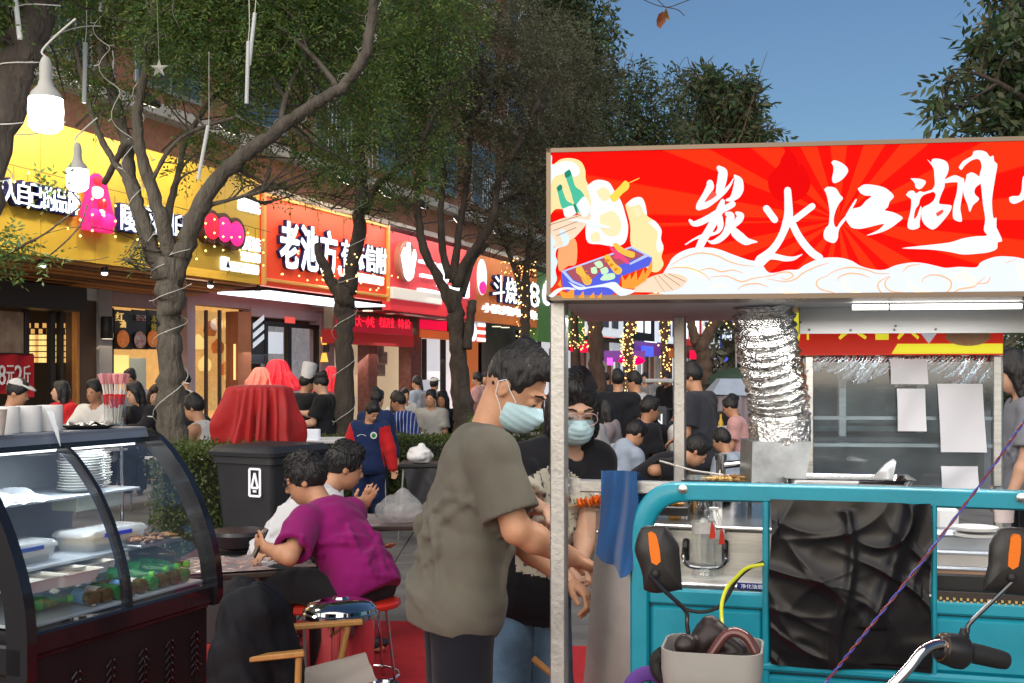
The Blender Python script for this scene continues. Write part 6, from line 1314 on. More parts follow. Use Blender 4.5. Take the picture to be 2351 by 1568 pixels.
mb=MB();mb.tube(smooth_line([bc+V(*q)for q in((-.01,-.02,.0),(.03,-.03,.055),(.07,-.04,.05),(.1,-.05,.0))],5),.02,12,flat=.6);build('shiny_brown_handle',mb,mat('glossy_brown',(.12,.04,.035),.12,coat=.6),label='glossy brown handle standing in the grey basket',
cat='handle')
mb=MB();mb.tube(smooth_line([P(1525,1500,2.75),P(1510,1515,2.76),P(1512,1540,2.76),P(1525,1555,2.76)]),.02,10);build('left_grip',mb,RUB,tk)
mb=MB();a=np.linspace(.1,math.pi-.1,14);mb.tube([P(1492+46*math.cos(t),1590-44*math.sin(t),2.78)for t in a],.012,8,flat=1.6);build('purple_strap',mb,mat('purple_webbing',(.09,.03,.22),.7),label='purple strap looped beside the grey basket',
cat='strap')
mb=MB();lv=[onA(x,y,-.06)for x,y in((1428,1412),(1437,1418),(1438,1440),(1445,1445),(1445,1462),(1438,1466),(1438,1485),(1422,1483),(1420,1440))];mb.prism(lv,A0,PA,V(0,0,1),-.08,-.05);build('latch',mb,TEAL,tk,smooth=False)
mb=MB();lv=[onA(x,y,-.06)for x,y in((1424,1482),(1440,1484),(1440,1700),(1424,1700))];mb.prism(lv,A0,PA,V(0,0,1),-.08,-.055);build('latch_bar',mb,RUB,tk,smooth=False)
BAGM=mat('glossy_black_plastic',(.007,.0065,.008),.3,spec=.35,fold=.4,fscale=13)
a0,z1_=onA(1768,1146,.006);a1,_=onA(2137,1150,.006);z0_=onA(1950,1536,.006)[1];g=np.random.default_rng(3);nu,nv=110,110
u,v=np.meshgrid(np.linspace(0,1,nu),np.linspace(0,1,nv),indexing='ij');hgt=np.zeros_like(u)
for i in range(9):
 th=g.choice([g.normal(.5,.25),g.normal(2.6,.3)]);f_=g.uniform(9,26);ph=g.uniform(0,6);ww=2.0*np.sin(u*g.uniform(2,7)+g.uniform(0,6))+2.0*np.sin(v*g.uniform(2,7)+g.uniform(0,6))
 cx_,cy_=g.random(2);mask=np.exp(-(((u-cx_)/.28)**2+((v-cy_)/.28)**2));hgt+=(1-np.abs(np.sin((math.cos(th)*u+math.sin(th)*v)*f_/2+ww+ph)))**3*mask*g.uniform(.4,1)*.017
hgt+=.012*np.exp(-((u-.47-.05*np.sin(v*5))/.03)**2)*(v>.05)+.02*np.exp(-((u-.9+.35*v)/.05)**2)*(v<.75)
hgt+=.008*np.sin(v*3.1);aa=a0+(a1-a0)*u+.004*np.sin(v*9)*(np.abs(u-.5)>.45);zz=z1_+(z0_-z1_)*v-.006*np.sin(u*6)*(v>.97)
pp=A0+PA*aa[...,None]+PB*(.004+hgt)[...,None]+V(0,0,1)*zz[...,None];idx=np.arange(nu*nv).reshape(nu,nv);ff_=np.stack([idx[:-1,:-1],idx[:-1,1:],idx[1:,1:],idx[1:,:-1]],-1).reshape(-1,4).astype(np.int32)
o=raw('plastic_sheet',pp.reshape(-1,3),ff_[:,::-1],BAGM,None,angle=180,origin=TA((a0+a1)/2,0,z0_));props(o,'wrinkled black plastic sheet covering the middle of the turquoise board','plastic sheet')
def cable(name,pts,r,m,lab):mb=MB();mb.tube(smooth_line(pts,7),r,8);build(name,mb,m,label=lab,cat='cable')
YC=mat('yellow_cable',(.55,.58,.03),.4);cable('yellow_cable',[P(1752,1296,3.14),P(1715,1304,3.12),P(1690,1326,3.08),P(1668,1352,3.03),P(1657,1388,3.0),P(1658,1430,2.95),P(1665,1490,2.78)],.0052,YC,'yellow cable hanging over the turquoise board into the grey basket')
cable('black_cable',[P(1752,1291,3.15),P(1720,1305,3.13),P(1692,1330,3.1),P(1672,1366,3.06),P(1652,1392,3.04),P(1620,1404,3.03),P(1585,1402,3.03),P(1556,1388,3.03)],.0052,RUB,'black cable looping across the turquoise board behind the mirror arm')
q=smooth_line([P(2440,850,2.72),P(2351,968,2.66),P(2265,1092,2.62),P(2120,1285,2.56),P(1985,1455,2.5),P(1895,1568,2.46),P(1800,1680,2.42)],30);n=len(q);tw=thing('twisted_wire','thin red and blue twisted wire slanting across the tricycle front',
'wire',q[-1]*V(1,1,0)+V(0,0,q[:,2].min()))
t_=np.gradient(q,axis=0);t_/=np.linalg.norm(t_,axis=1,keepdims=True);sx=np.cross(t_,V(0,1,0));sx/=np.linalg.norm(sx,axis=1,keepdims=True);sy=np.cross(t_,sx);an=np.linspace(0,19*2*math.pi,n)
for k,m in((0,mat('wire_red_black',(.16,.02,.012),.4)),(1,mat('wire_blue',(.04,.05,.3),.4))):
 mb=MB();aa=an+k*math.pi;mb.tube(q+(np.cos(aa)[:,None]*sx+np.sin(aa)[:,None]*sy)*.0021,.0020,6);build('strand',mb,m,tw)
# ============================================================ things on the stall and its counter
CLEAR=thin_glass('clear_plastic',(.93,.95,.95),.10,.08);WHITEP=mat('white_plastic',(.72,.73,.74),.4);SKEW=mat('bamboo',(.55,.36,.14),.6)
def bottle(x,y0,y1,d,lab,seed,lean=0.0):
 c=P(x,y1,d);h=(y1-y0)/F*d;e=thing('water_bottle',lab,'bottle',c);g=np.random.default_rng(seed);n=24;prof=[(.001,0),(.028,.004),(.034,.04),(.0345,.2),(.035,.55),(.035,.66),(.032,.74),(.022,.86),(.013,.94),(.0125,.975)];rows=[]
 an=np.arange(n)*2*math.pi/n
 pr=smooth_line([(a,b*h,0)for a,b in prof],4)[:,:2]
 for(r_,z)in pr:
  w=1+(.10*np.sin(an*3+z*60+seed)*np.sin(z*90+2*np.sin(an*2))if.03<z/h<.5 else 0);rows.append(np.stack([r_*w*np.cos(an)+lean*z,r_*w*np.sin(an),np.full(n,z)],1))
 v=np.concatenate(rows)+c;k=len(rows);mb=MB();mb.add(v,[(i*n+j,i*n+(j+1)%n,(i+1)*n+(j+1)%n,(i+1)*n+j)for i in range(k-1)for j in range(n)]);build('bottle_body',mb,thin_glass('bottle_plastic',(.97,.98,.98),.07,.08,.05),e,angle=180)
 mb=MB();mb.lathe([(.0355,.56*h),(.0357,.75*h*.93)],c+V(lean*.6*h,0,0),24,cap=False);lb=build('paper_label',mb,mat('bottle_label_print',(.66,.64,.63),.6,var=.3,vs=60),e)
 mb=MB();mb.prism([(-.012,-.03),(.008,-.03),(.006,.0),(-.004,.022)],c+V(.022+lean*.6*h,-.0305,.63*h),V(1,.4,0)*.9,V(0,0,1),0,.002);build('red_mark',mb,mat('label_red',(.7,.05,.03),.5),lb,smooth=False)
 mb=MB();mb.lathe([(.015,.97*h),(.015,h)],c+V(lean*h,0,0),14);build('cap',mb,WHITEP,e)
bottle(1615,1140,1327,3.36,'crushed clear plastic bottle with a red and white label in front of the grill box',1);bottle(1634,1165,1322,3.44,'second clear bottle half behind the labelled one by the grill handle',2,.03)
mb=MB();c=P(1650,1182,3.78);mb.lathe([(.105,0),(.108,.004),(.108,.115),(.112,.118),(.104,.118),(.104,.02)],c,26);build('steel_pot',mb,CHROME,label='round steel pot on the counter behind the clear bottle',cat='pot')
mb=MB();c=P(1660,1186,3.7);mb.box(c+V(-.16,.05,.05),(.02,.02,.1),rotz(.2),.003);mb.box(c+V(-.14,.05,.05),(.016,.02,.11),rotz(.3),.003);build('sauce_bottle',mb,mat('red_yellow_pack',(.65,.12,.05),.4,var=.5,vs=20,col2=(.8,.6,
.1)),label='thin red and yellow packet leaning on the steel pot',cat='packet')
def skewer(c,d,n,ln,m,lab,grp=None,rad=.014,g=None,stick=.12):
 d=nrm(d);e=thing('skewer',lab,'skewer',c,grp);mb=MB();mb.tube([c-d*stick,c+d*(ln+.03)],.0022,6);build('stick',mb,SKEW,e);mb=MB()
 for i in range(n):
  p=c+d*ln*(i+.5)/n;mb.ell(p+g.normal(size=3)*.002,(rad*g.uniform(.85,1.15),rad*g.uniform(.8,1.2),ln/n*.62),frame_z(d+g.normal(size=3)*.25),8)
 build('meat',mb,m,e,kind='stuff')
ORF=mat('orange_fried',(.75,.16,.015),.45,var=.4,vs=40,bump=.6,bs=120);g=np.random.default_rng(4)
skewer(P(1326,1158,3.45),P(1392,1142,3.47)-P(1326,1158,3.45),11,.085,ORF,'orange spiral skewer held over the side rail by the blue cloth',g=g,rad=.017,stick=.04)
mb=MB();mb.grid(lambda u,v:tuple((P(1342,1120,3.62)[:,None,None]+V(.075,0,0)[:,None,None]*u+V(.01,0,-.16)[:,None,None]*v+V(0,-.03,0)[:,None,None]*np.sin(u*3.1)+V(0,.008,0)[:,None,None]*np.sin(v*15+4*u))),12,16,flip=True);build('clear_bag',
mb,CLEAR,label='clear plastic sleeve hanging below the orange skewer',cat='bag',angle=180)
BRNF=mat('grilled_brown',(.26,.12,.035),.5,var=.5,vs=50,bump=.6,bs=120)
tr_=thing('skewer_tray','steel tray piled with grilled skewers at the duct foot','tray',P(1690,1104,3.72));mb=MB();mb.box(P(1690,1103,3.72),(.34,.2,.014),AM,.004);build('tray',mb,CHROME,tr_,smooth=False)
for k in range(9):skewer(P(1636+12*k,1098-(k%3)*2,3.66+.012*k),V(.9,.3,-.05+.03*(k%2)),7,.07,BRNF if k%3 else mat('pale_fried',(.55,.36,.12),.5,var=.4,vs=50,bump=.5,bs=120),'small grilled skewer heaped on the steel tray by the duct',
'skewers on the tray',.007,g,.04)
mb=MB();mb.tube([P(1515,1058,3.9),P(1590,1080,3.8),P(1690,1095,3.7)],.0035,6);build('long_stick',mb,mat('pale_stick',(.5,.48,.45),.5),label='long thin steel skewer slanting over the tray rim',cat='skewer')
mb=MB();mb.lathe([(.016,0),(.016,.05),(.02,.05),(.02,.07)],P(1655,1090,3.85),14);mb.tube([P(1655,1068,3.85),P(1700,1064,3.85),P(1712,1060,3.85)],[.014,.012,.02],12);build('steel_tap',mb,CHROME,label='small steel tap fitting by the counter back post',
cat='tap')
pn_=thing('food_pan','shallow steel pan with a torn foil sheet behind the turquoise top bar','pan',P(1945,1112,3.6));mb=MB();prof=[(.36,.2,-.025),(.38,.22,0),(.395,.235,.006),(.375,.215,.004),(.35,.19,-.02)];rows=[np.column_stack([rrect(w,
h,.03),np.full(20,z)])@rotz(R(-12)).T+P(1945,1098,3.6)for(w,h,z)in prof];n=20;mb.add(np.concatenate(rows),[(k*n+i,k*n+(i+1)%n,(k+1)*n+(i+1)%n,(k+1)*n+i)for k in range(4)for i in range(n)]+[[4*n+i for i in range(n)]]);build('pan_body',
mb,CHROME,pn_)
mb=MB();q=[P(x,y,3.58)for x,y in((2005,1098),(2035,1065),(2052,1054),(2058,1060),(2050,1100))];mb.add(q+[p+V(0,.012,0)for p in q],[(0,1,2,3,4),(9,8,7,6,5),(0,5,6,1),(1,6,7,2),(2,7,8,3),(3,8,9,4),(4,9,5,0)]);build('foil_scrap',
mb,mat('foil_scrap',(.6,.62,.66),.35,metal=.7,fold=.8,fscale=20),pn_)
mb=MB();c=TA(*[onA(1530,1160,-.35)[0],-.42,onA(1530,1160,-.35)[1]]);mb.box(c+V(0,0,-.02),(.13,.12,.03),AM,.004);fb=build('food_box',mb,mat('black_food_box',(.015,.015,.015),.35),label='black tray of golden grilled food under the hoop corner',
cat='tray',smooth=False);mb=MB();[mb.ell(c+PA*g.uniform(-.055,.055)+PB*g.uniform(-.05,.05)+V(0,0,.004),(.02,.014,.012),rotz(g.uniform(0,3)),8)for _ in range(16)];build('grilled_pieces',mb,mat('golden_grilled',(.55,.25,.05),
.45,var=.5,vs=60,bump=.5,bs=100),fb,kind='stuff')
for k,(x0,x1,y0,y1,m,lab,d)in enumerate(((2145,2192,1160,1208,WHITEP,'white square carton standing right of the black sheet',3.55),(2142,2330,1298,1330,mat('peach_container',(.75,.45,.3),.3,trans=.2),'lowest clear container with orange food right of the black sheet',
3.4),(2142,2335,1262,1297,mat('frosted_container',(.7,.66,.62),.3,alpha=.85),'frosted container in the middle of the stack right of the black sheet',3.42),(2142,2340,1222,1260,mat('clear_container',(.62,.66,.7),.15,alpha=.7),
'clear lidded container topmost of the stack right of the black sheet',3.44))):
 a=P(x0,y1,d);b=P(x1,y0,d);mb=MB();mb.box((a+b)/2,(b[0]-a[0],.16,b[2]-a[2]),rotz(R(-14)),.008);o=build('food_container' if k else 'carton',mb,m,label=lab,cat='container' if k else 'carton',smooth=False)
 if k:mb=MB();mb.box((a+b)/2+V(0,0,(b[2]-a[2])/2),(b[0]-a[0]+.012,.17,.008),rotz(R(-14)),.003);build('lid',mb,mat('blue_white_lid',(.6,.65,.75),.3),o,smooth=False)
for k in range(2):mb=MB();mb.lathe([(.05,0),(.062,.004),(.062,.012),(.055,.012)],P(2240,1232-14*k,3.28),20);build('bowl_lid',mb,WHITEP,label=('upper' if k else 'lower')+' white round lid lying on the containers by the right mirror',
cat='lid')
mb=MB();mb.lathe([(.02,0),(.028,.0),(.032,.07),(.03,.07)],P(2305,1198,3.5),16);build('clear_cup',mb,mat('cup_with_red',(.6,.5,.48),.2,alpha=.7),label='small clear cup with red sauce by the cabinet foot',cat='cup')
mb=MB();q=P(1998,0,1)
mb=MB();c0=onA(1450,1250,-.25);mb.box(TA(1.25,-.35,1.0),(.05,.05,.1),AM,.004);build('brown_jar',mb,mat('amber_jar',(.3,.14,.05),.3),label='amber jar standing at the counter end',cat='jar')
BLUEC=mat('blue_towel',(.006,.075,.24),.9,var=.2,vs=6,bump=.5,bs=400,sheen=.3);a0,zr=onA(1390,1093,-.07);a1,_=onA(1470,1093,-.07)
zlow={0:1295,1:1300}
def towel(u,v):
 x=1388+(1474-1388)*u-(8*v)*(1-u)+4*np.sin(v*4);bot=1275+62*(1-np.abs(u-.62)/.62)**1.3+10*np.sin(u*9);y=1092+(bot-1092)*v;fo=.020*np.sin(u*7.5+1.6*np.sin(v*2.2)+.8)*(.3+v)+.005*np.sin(u*17+v*5)
 a=a0+(a1-a0)*(x-1388)/86;z=CAMZ-(y-HY)/F*3.24
 return tuple(A0[:,None,None]+PA[:,None,None]*a+PB[:,None,None]*(-.008+fo)+V(0,0,1)[:,None,None]*(z+.012*(1-np.minimum(1,v*12))))
mb=MB();mb.grid(towel,44,40,flip=True)
def towel_back(u,v):
 x=1388+86*u;a=a0+(a1-a0)*u;return tuple(A0[:,None,None]+PA[:,None,None]*a+PB[:,None,None]*(-.03-.09*np.minimum(1,v*6)+.005*np.sin(u*12))+V(0,0,1)[:,None,None]*(zr+.018-.02*(v*6>1)-.16*v))
mb.grid(towel_back,24,14);build('blue_cloth',mb,BLUEC,label='blue cloth hung over the steel side rail',cat='cloth',angle=180)
# ============================================================ curved glass food case
KA=nrm(V(.37,.929,0));KN=V(KA[1],-KA[0],0);K0=V(-1.443,5.405,0)-KN*.38
def TK(a,n,z):return K0-KA*a+KN*n+V(0,0,z)
KM=np.stack([-KA,KN,V(0,0,1)],1);ZB,ZT=.60,1.286;LK=1.13
CASEB=mat('black_case_enamel',(.010,.010,.013),.22,coat=.3,bump=.03,bs=60);CASEF=mat('case_front_panel',(.014,.012,.014),.5,var=.4,vs=2,fold=.15,spec=.3)
GLC=thin_glass('case_glass',(.93,.96,.96),.06,.015,.05)
cs=thing('display_case','black refrigerated food case with curved glass front and plates inside','display case',TK(.56,0,0))
PR=np.array([(0,0),(.13,.035),(.24,.085),(.35,.15),(.45,.215),(.56,.295),(.65,.38),(.74,.475),(.81,.565),(.88,.665),(.93,.755),(.965,.83),(.985,.91),(1.0,1.0)])
def curve(s=1.0,off=0.0):return[(.38*x+off,ZT-(ZT-ZB)*z)for x,z in PR]
def arc_band(name,a0,a1,wdt,m,par,zlow=None,top_ext=.0):
 """a curved rib of the case between a0 and a1, wdt thick inwards"""
 c=curve();C=np.array(c);t=np.gradient(C,axis=0);t/=np.linalg.norm(t,axis=1,keepdims=True);nn=np.stack([t[:,1],-t[:,0]],1)
 if nn[5,0]<0:nn=-nn
 o=C+nn*.012;i=C-nn*wdt;poly=np.vstack([o,i[::-1]]);mb=MB();mb.prism(poly,TK(a0,0,0),KN,V(0,0,1),0,a1-a0);return build(name,mb,m,par,angle=50)
w=np.cross(KN,V(0,0,1))
sgn=1 if np.dot(w,-KA)>0 else-1
def arc(name,a0,a1,wdt,m,par):return arc_band(name,(a0 if sgn>0 else a1),(a1 if sgn>0 else a0)if sgn>0 else(a0+0),wdt,m,par)if sgn>0 else arc_band2(name,a0,a1,wdt,m,par)
def arc_band2(name,a0,a1,wdt,m,par):
 C=np.array(curve());t=np.gradient(C,axis=0);t/=np.linalg.norm(t,axis=1,keepdims=True);nn=np.stack([t[:,1],-t[:,0]],1)
 if nn[5,0]<0:nn=-nn
 poly=np.vstack([C+nn*.012,(C-nn*wdt)[::-1]]);mb=MB();mb.prism(poly,TK(a0,0,0),KN,V(0,0,1),-(a1-a0),0);return build(name,mb,m,par,angle=50)
mb=MB();mb.box(TK(LK/2,-.06,.30),(LK,.86,.60),KM,.01);bdy=build('base',mb,CASEF,cs,smooth=False)
mb=MB();mb.box(TK(LK/2,.375,.555),(LK+.03,.05,.09),KM,.01);build('sill',mb,CASEB,cs,smooth=False)
mb=MB();mb.box(TK(LK/2,.36,.50),(LK,.03,.03),KM,.008);build('lower_trim',mb,CASEB,cs,smooth=False)
mb=MB();mb.box(TK(LK/2,-.47,.93),(LK,.03,.70),KM);build('back_panel',mb,mat('case_back',(.30,.34,.38),.4,var=.2,vs=2),cs,smooth=False)
DECK=mat('blue_grey_deck',(.20,.235,.29),.33,metal=.3,var=.1,vs=3)
mb=MB();mb.box(TK(LK/2,-.24,ZT+.045),(LK,.5,.03),KM,.006);build('deck',mb,DECK,cs,smooth=False)
mb=MB();mb.prism([(-.02,ZT+.06),(.005,ZT+.058),(.02,ZT+.012),(-.02,ZT+.012)],TK(0 if sgn>0 else LK,0,0),KN,V(0,0,1),0,LK);build('front_band',mb,DECK,cs,smooth=False)
mb=MB();mb.prism([(-.03,ZT+.012),(.022,ZT+.012),(.028,ZT-.012),(-.03,ZT-.014)],TK(0 if sgn>0 else LK,0,0),KN,V(0,0,1),0,LK);build('top_rail',mb,CASEB,cs,smooth=False)
def end_plate(name,a0,th,wide,zlow):
 C=np.array(curve());t=np.gradient(C,axis=0);t/=np.linalg.norm(t,axis=1,keepdims=True);nn=np.stack([t[:,1],-t[:,0]],1)
 if nn[5,0]<0:nn=-nn
 o=np.vstack([[(-.1,ZT+.05)],[(.0,ZT+.05)],C[1:]+nn[1:]*.045,[(.425,zlow+.04),(.40,zlow)],]);i=np.vstack([[(-.1,ZT-.03)],C[:1]-(.0,.03),C[1:]-nn[1:]*wide,[(.38-wide,zlow)]])
 v=[];f=[];n=len(o);i=np.vstack([i[:1],i[1:2],i[2:],i[-1:]])[:n]
 while len(i)<n:i=np.vstack([i,i[-1:]])
 for s in(a0,a0+th):
  for k in range(n):v.append(TK(s,*o[k]))
  for k in range(n):v.append(TK(s,*i[k]))
 for k in range(n-1):
  f+=[(k,k+1,n+k+1,n+k),(2*n+k+1,2*n+k,3*n+k,3*n+k+1),(k+1,k,2*n+k,2*n+k+1),(n+k,n+k+1,3*n+k+1,3*n+k)]
 f+=[(0,n,3*n,2*n),(n-1,3*n-1,4*n-1,2*n-1)]
 mb=MB();mb.add(v,f);return build(name,mb,CASEB,cs,angle=40)
end_plate('end_frame',-.045,.045,.045,.50);end_plate('end_frame',LK,.05,.06,.40)
mb=MB();mb.box(TK(LK+.03,.10,.84),(.04,.30,.07),KM,.01);mb.box(TK(LK+.03,.10,.50),(.04,.6,.12),KM,.01);mb.box(TK(LK+.03,-.2,.9),(.04,.10,.9),KM,.01);build('end_rail',mb,CASEB,cs,smooth=False,kind='stuff')
q=TK(LK+.052,.22,.565);mb=MB();mb.lathe([(.016,0),(.016,.006),(.010,.012)],q,14,np.stack([KN,V(0,0,1),-KA],1));build('end_bolt',mb,CHROME,cs)
mr=arc('middle_rib',.55,.575,.03,CASEB,cs)
for(a0,a1)in((.0,.55),(.575,LK)):
 C=np.array(curve(0));mb=MB();mb.grid(lambda u,v:tuple((K0[:,None,None]-KA[:,None,None]*(a0+(a1-a0)*u)+KN[:,None,None]*np.interp(v,np.linspace(0,1,len(C)),C[:,0])+V(0,0,1)[:,None,None]*np.interp(v,np.linspace(0,1,len(C)),
C[:,1]))),4,40);build('curved_glass',mb,GLC,cs,angle=180)
for k,aa in enumerate((.10,.28,.46,.66,.86)):
 mb=MB()
 for j in range(6):
  for s in(-1,1):
   q=TK(aa+s*.022,.378,.16+j*.034+.05);mb.box(q,(.042,.006,.011),KM@np.array([[math.cos(.7*s),0,-math.sin(.7*s)],[0,1,0],[math.sin(.7*s),0,math.cos(.7*s)]]).T,.003)
 mb.box(TK(aa,.376,.22),(.006,.004,.26),KM);build('wheat_emblem',mb,CASEB,cs,smooth=False,kind='stuff')
SHM=mat('pale_case_shelf',(.42,.48,.54),.3,metal=.3,var=.1,vs=3)
for(z,n0,n1,nm)in((1.045,-.44,-.02,'shelf'),(.80,-.44,.18,'shelf'),(.615,-.44,.35,'floor_tray')):
 mb=MB();mb.box(TK(LK/2,(n0+n1)/2,z),(LK-.02,n1-n0,.014),KM,.003);build(nm,mb,SHM,cs,smooth=False)
LEDW=mat('case_strip_light',(.8,.85,.9),.4,emit=(.95,.98,1.0),es=3.0);mb=MB();mb.box(TK(LK/2,-.03,ZT-.02),(LK-.1,.02,.012),KM);build('strip_light',mb,LEDW,cs,smooth=False)
l=bpy.data.lights.new('case_lamp','AREA');l.shape='RECTANGLE';l.size=LK*.9;l.size_y=.04;l.energy=8;l.color=(.95,.98,1);o=bpy.data.objects.new('case_lamp',l);COL.objects.link(o);o.parent=cs;o.location=list(TK(LK/2,-.0,ZT-.035)-wloc(cs));o.rotation_euler=(0,
R(0),math.atan2(KA[1],KA[0]))
mb=MB();mb.tube([TK(.05,-.1,.615),TK(.05,-.1,1.27)],.009,8);mb.tube([TK(.05,.15,.615),TK(.05,.15,.80)],.009,8);build('shelf_rod',mb,CHROME,cs,kind='stuff')
PLT=mat('white_melamine',(.66,.69,.68),.25,bump=.02);base=None
g=np.random.default_rng(8)
for(aa,nn_,n,r,lab)in((.30,-.12,15,.105,'white plate in the front stack on the case top shelf'),(.14,-.22,13,.10,'white plate in the rear stack on the case top shelf')):
 for k in range(n):
  c=TK(aa,nn_,1.053+k*.0125)+g.normal(size=3)*V(.003,.003,0)
  if base is None:
   mb=MB();mb.lathe([(.055,0),(.075,.004),(.105,.020),(.106,.023),(.102,.023),(.074,.008),(.001,.006)],V(0,0,0),32);base=build('plate',mb,PLT,label=lab,cat='plate',group='plates stacked in the case',origin=(0,0,0));o=base
  else:o=base.copy();COL.objects.link(o);o['label']=lab
  o.location=c;o.scale=(r/.105,r/.105,1)
FROST=mat('frosted_plastic',(.62,.67,.70),.25,alpha=.5);FOODY=mat('yellow_pickles',(.42,.28,.08),.5,var=.6,vs=30,bump=.5,bs=60);DISH=mat('dark_food',(.08,.06,.05),.5,var=.6,vs=25,bump=.5,bs=60,col2=(.28,.2,.1))
def tub(aa,nn_,z,sx,sy,h,lab,label_col=None,food=FOODY):
 e=thing('food_tub',lab,'tub',TK(aa,nn_,z));prof=[(sx*.86,sy*.86,0),(sx*.95,sy*.95,h*.7),(sx,sy,h*.72),(sx,sy,h*.82),(sx*.93,sy*.9,h)];rows=[np.column_stack([rrect(w_,h_,.05),np.full(20,zz)])@KM.T+TK(aa,nn_,z)for(w_,h_,zz)in prof];n=20
 mb=MB();mb.add(np.concatenate(rows),[(k*n+i,k*n+(i+1)%n,(k+1)*n+(i+1)%n,(k+1)*n+i)for k in range(4)for i in range(n)]+[[4*n+i for i in range(n)]]);build('tub_body',mb,FROST,e,angle=45)
 mb=MB();mb.box(TK(aa,nn_,z+h*.3),(sx*.8,sy*.8,h*.55),KM,.02);build('contents',mb,food,e)
 if label_col:mb=MB();mb.box(TK(aa+.02,nn_+sy*.5,z+h*.77),(sx*.42,.006,h*.2),KM);build('tub_label',mb,label_col,e,smooth=False)
tub(.33,.02,.808,.42,.24,.09,'large lidded tub with a bright blue label on the middle shelf',mat('blue_sticker',(.01,.02,.55),.5,emit=(.01,.02,.6),es=.1));tub(.83,.0,.808,.32,.24,.085,'lidded tub of dark food on the middle shelf near the case end',
mat('blue_sticker2',(.03,.08,.4),.5),DISH)
e=thing('roast_tray','tray of brown roasted strips on the middle shelf at the far case end','tray',TK(.16,.22,.80));mb=MB();mb.box(TK(.18,.17,.815),(.3,.16,.015),KM,.004);build('tray_base',mb,STEEL,e,smooth=False);mb=MB();gg=np.random.default_rng(1)
for k in range(22):mb.ell(TK(.05+.26*gg.random(),.11+.12*gg.random(),.832+.012*gg.random()),(.035,.012,.010),rotz(gg.uniform(0,3)),7)
build('roast_strips',mb,BRNF,e,kind='stuff')
mb=MB();mb.box(TK(.22,-.16,1.0),(.30,.16,.07),KM,.006);build('white_carton',mb,mat('pale_green_carton',(.48,.54,.48),.7),label='long pale carton under the plates in the case',cat='carton',smooth=False)
for k,(aa,nn_,lab)in enumerate(((.62,.06,'white tray half full on the middle shelf behind the case rib'),(.80,.16,'second white divided tray nearer the case end'),(.98,.14,'third white tray against the near end plate'))):
 e=thing('metal_tray',lab,'tray',TK(aa,nn_,.76));mb=MB();prof=[(.2,.26,.0),(.23,.30,.05),(.245,.315,.052),(.225,.295,.05),(.2,.26,.02)];rows=[np.column_stack([rrect(w_,h_,.02),np.full(20,zz)])@KM.T+TK(aa,nn_+.04,.735)for(w_,
h_,zz)in prof];n=20;mb.add(np.concatenate(rows),[(q_*n+i,q_*n+(i+1)%n,(q_+1)*n+(i+1)%n,(q_+1)*n+i)for q_ in range(4)for i in range(n)]+[[4*n+i for i in range(n)]]);build('tray_body',mb,mat('cream_tray',(.62,.60,.53),.35),
e,angle=40)
 mb=MB();mb.box(TK(aa,nn_+.04,.762),(.19,.25,.02),KM,.008);build('tray_food',mb,[mat('pale_paste',(.55,.53,.47),.6,var=.3,vs=20,bump=.5,bs=30),DISH,MATS['pale_paste']][k],e)
mb=MB();mb.grid(lambda u,v:tuple(K0[:,None,None]-KA[:,None,None]*(.62+.5*u)+KN[:,None,None]*(-.35+.36*v)+V(0,0,1)[:,None,None]*(1.055+.04*np.abs(np.sin(u*9+2*v))*np.sin(v*3.1)+.01*np.sin(u*30+v*14))),40,24);build('plastic_bag',
mb,mat('clear_crinkle',(.55,.6,.66),.15,alpha=.45,fold=.8,fscale=20),label='crinkled clear bag lying on the case top shelf',cat='bag',angle=180)
GBOT=mat('green_bottle_glass',(.012,.17,.035),.06,coat=.5,spec=.7);BBOT=mat('brown_bottle_glass',(.07,.045,.008),.06,coat=.5,spec=.7);GCAP=mat('green_cap',(.08,.42,.02),.35);CBOT=thin_glass('clear_bottle_glass',(.86,.9,.89),
.14,.06,.1)
def bot(c,d,ln,r,m,lab,cap=None,grp='bottles lying on the case floor',lbl=None):
 d=nrm(d);fr=frame_z(d);e=thing('drink_bottle',lab,'bottle',c,grp);mb=MB();mb.lathe([(.001,0),(r,.006),(r,ln*.58),(r*.86,ln*.68),(r*.42,ln*.82),(r*.4,ln*.97),(.001,ln*.98)],c,16,fr);build('bottle_glass',mb,m,e)
 if cap:mb=MB();mb.lathe([(r*.46,ln*.92),(r*.48,ln),(r*.3,ln*1.01)],c,12,fr);build('cap',mb,cap,e)
 if lbl:mb=MB();mb.lathe([(r*1.01,ln*.2),(r*1.01,ln*.5)],c,16,fr,cap=False);build('bottle_label',mb,lbl,e)
LBLM=[mat('green_label',(.02,.45,.06),.4,var=.4,vs=20),mat('pale_label',(.55,.6,.55),.5,var=.3,vs=30),mat('blue_label2',(.1,.3,.6),.4)]
for k in range(9):
 bot(TK(.10+k*.075,.325,.655),KN*-1+KA*.1+V(0,0,.02),.24,.032,BBOT if k%3 else GBOT,f'{["", "pale capped ", "green labelled "][k % 3]}small bottle lying bottom out against the case glass, {["first", "second", "third", "fourth", "fifth", "sixth", "seventh", "eighth", "ninth"][k]} from the far end',
GCAP if k%2 else None,lbl=LBLM[k%3]if k%3 else None)
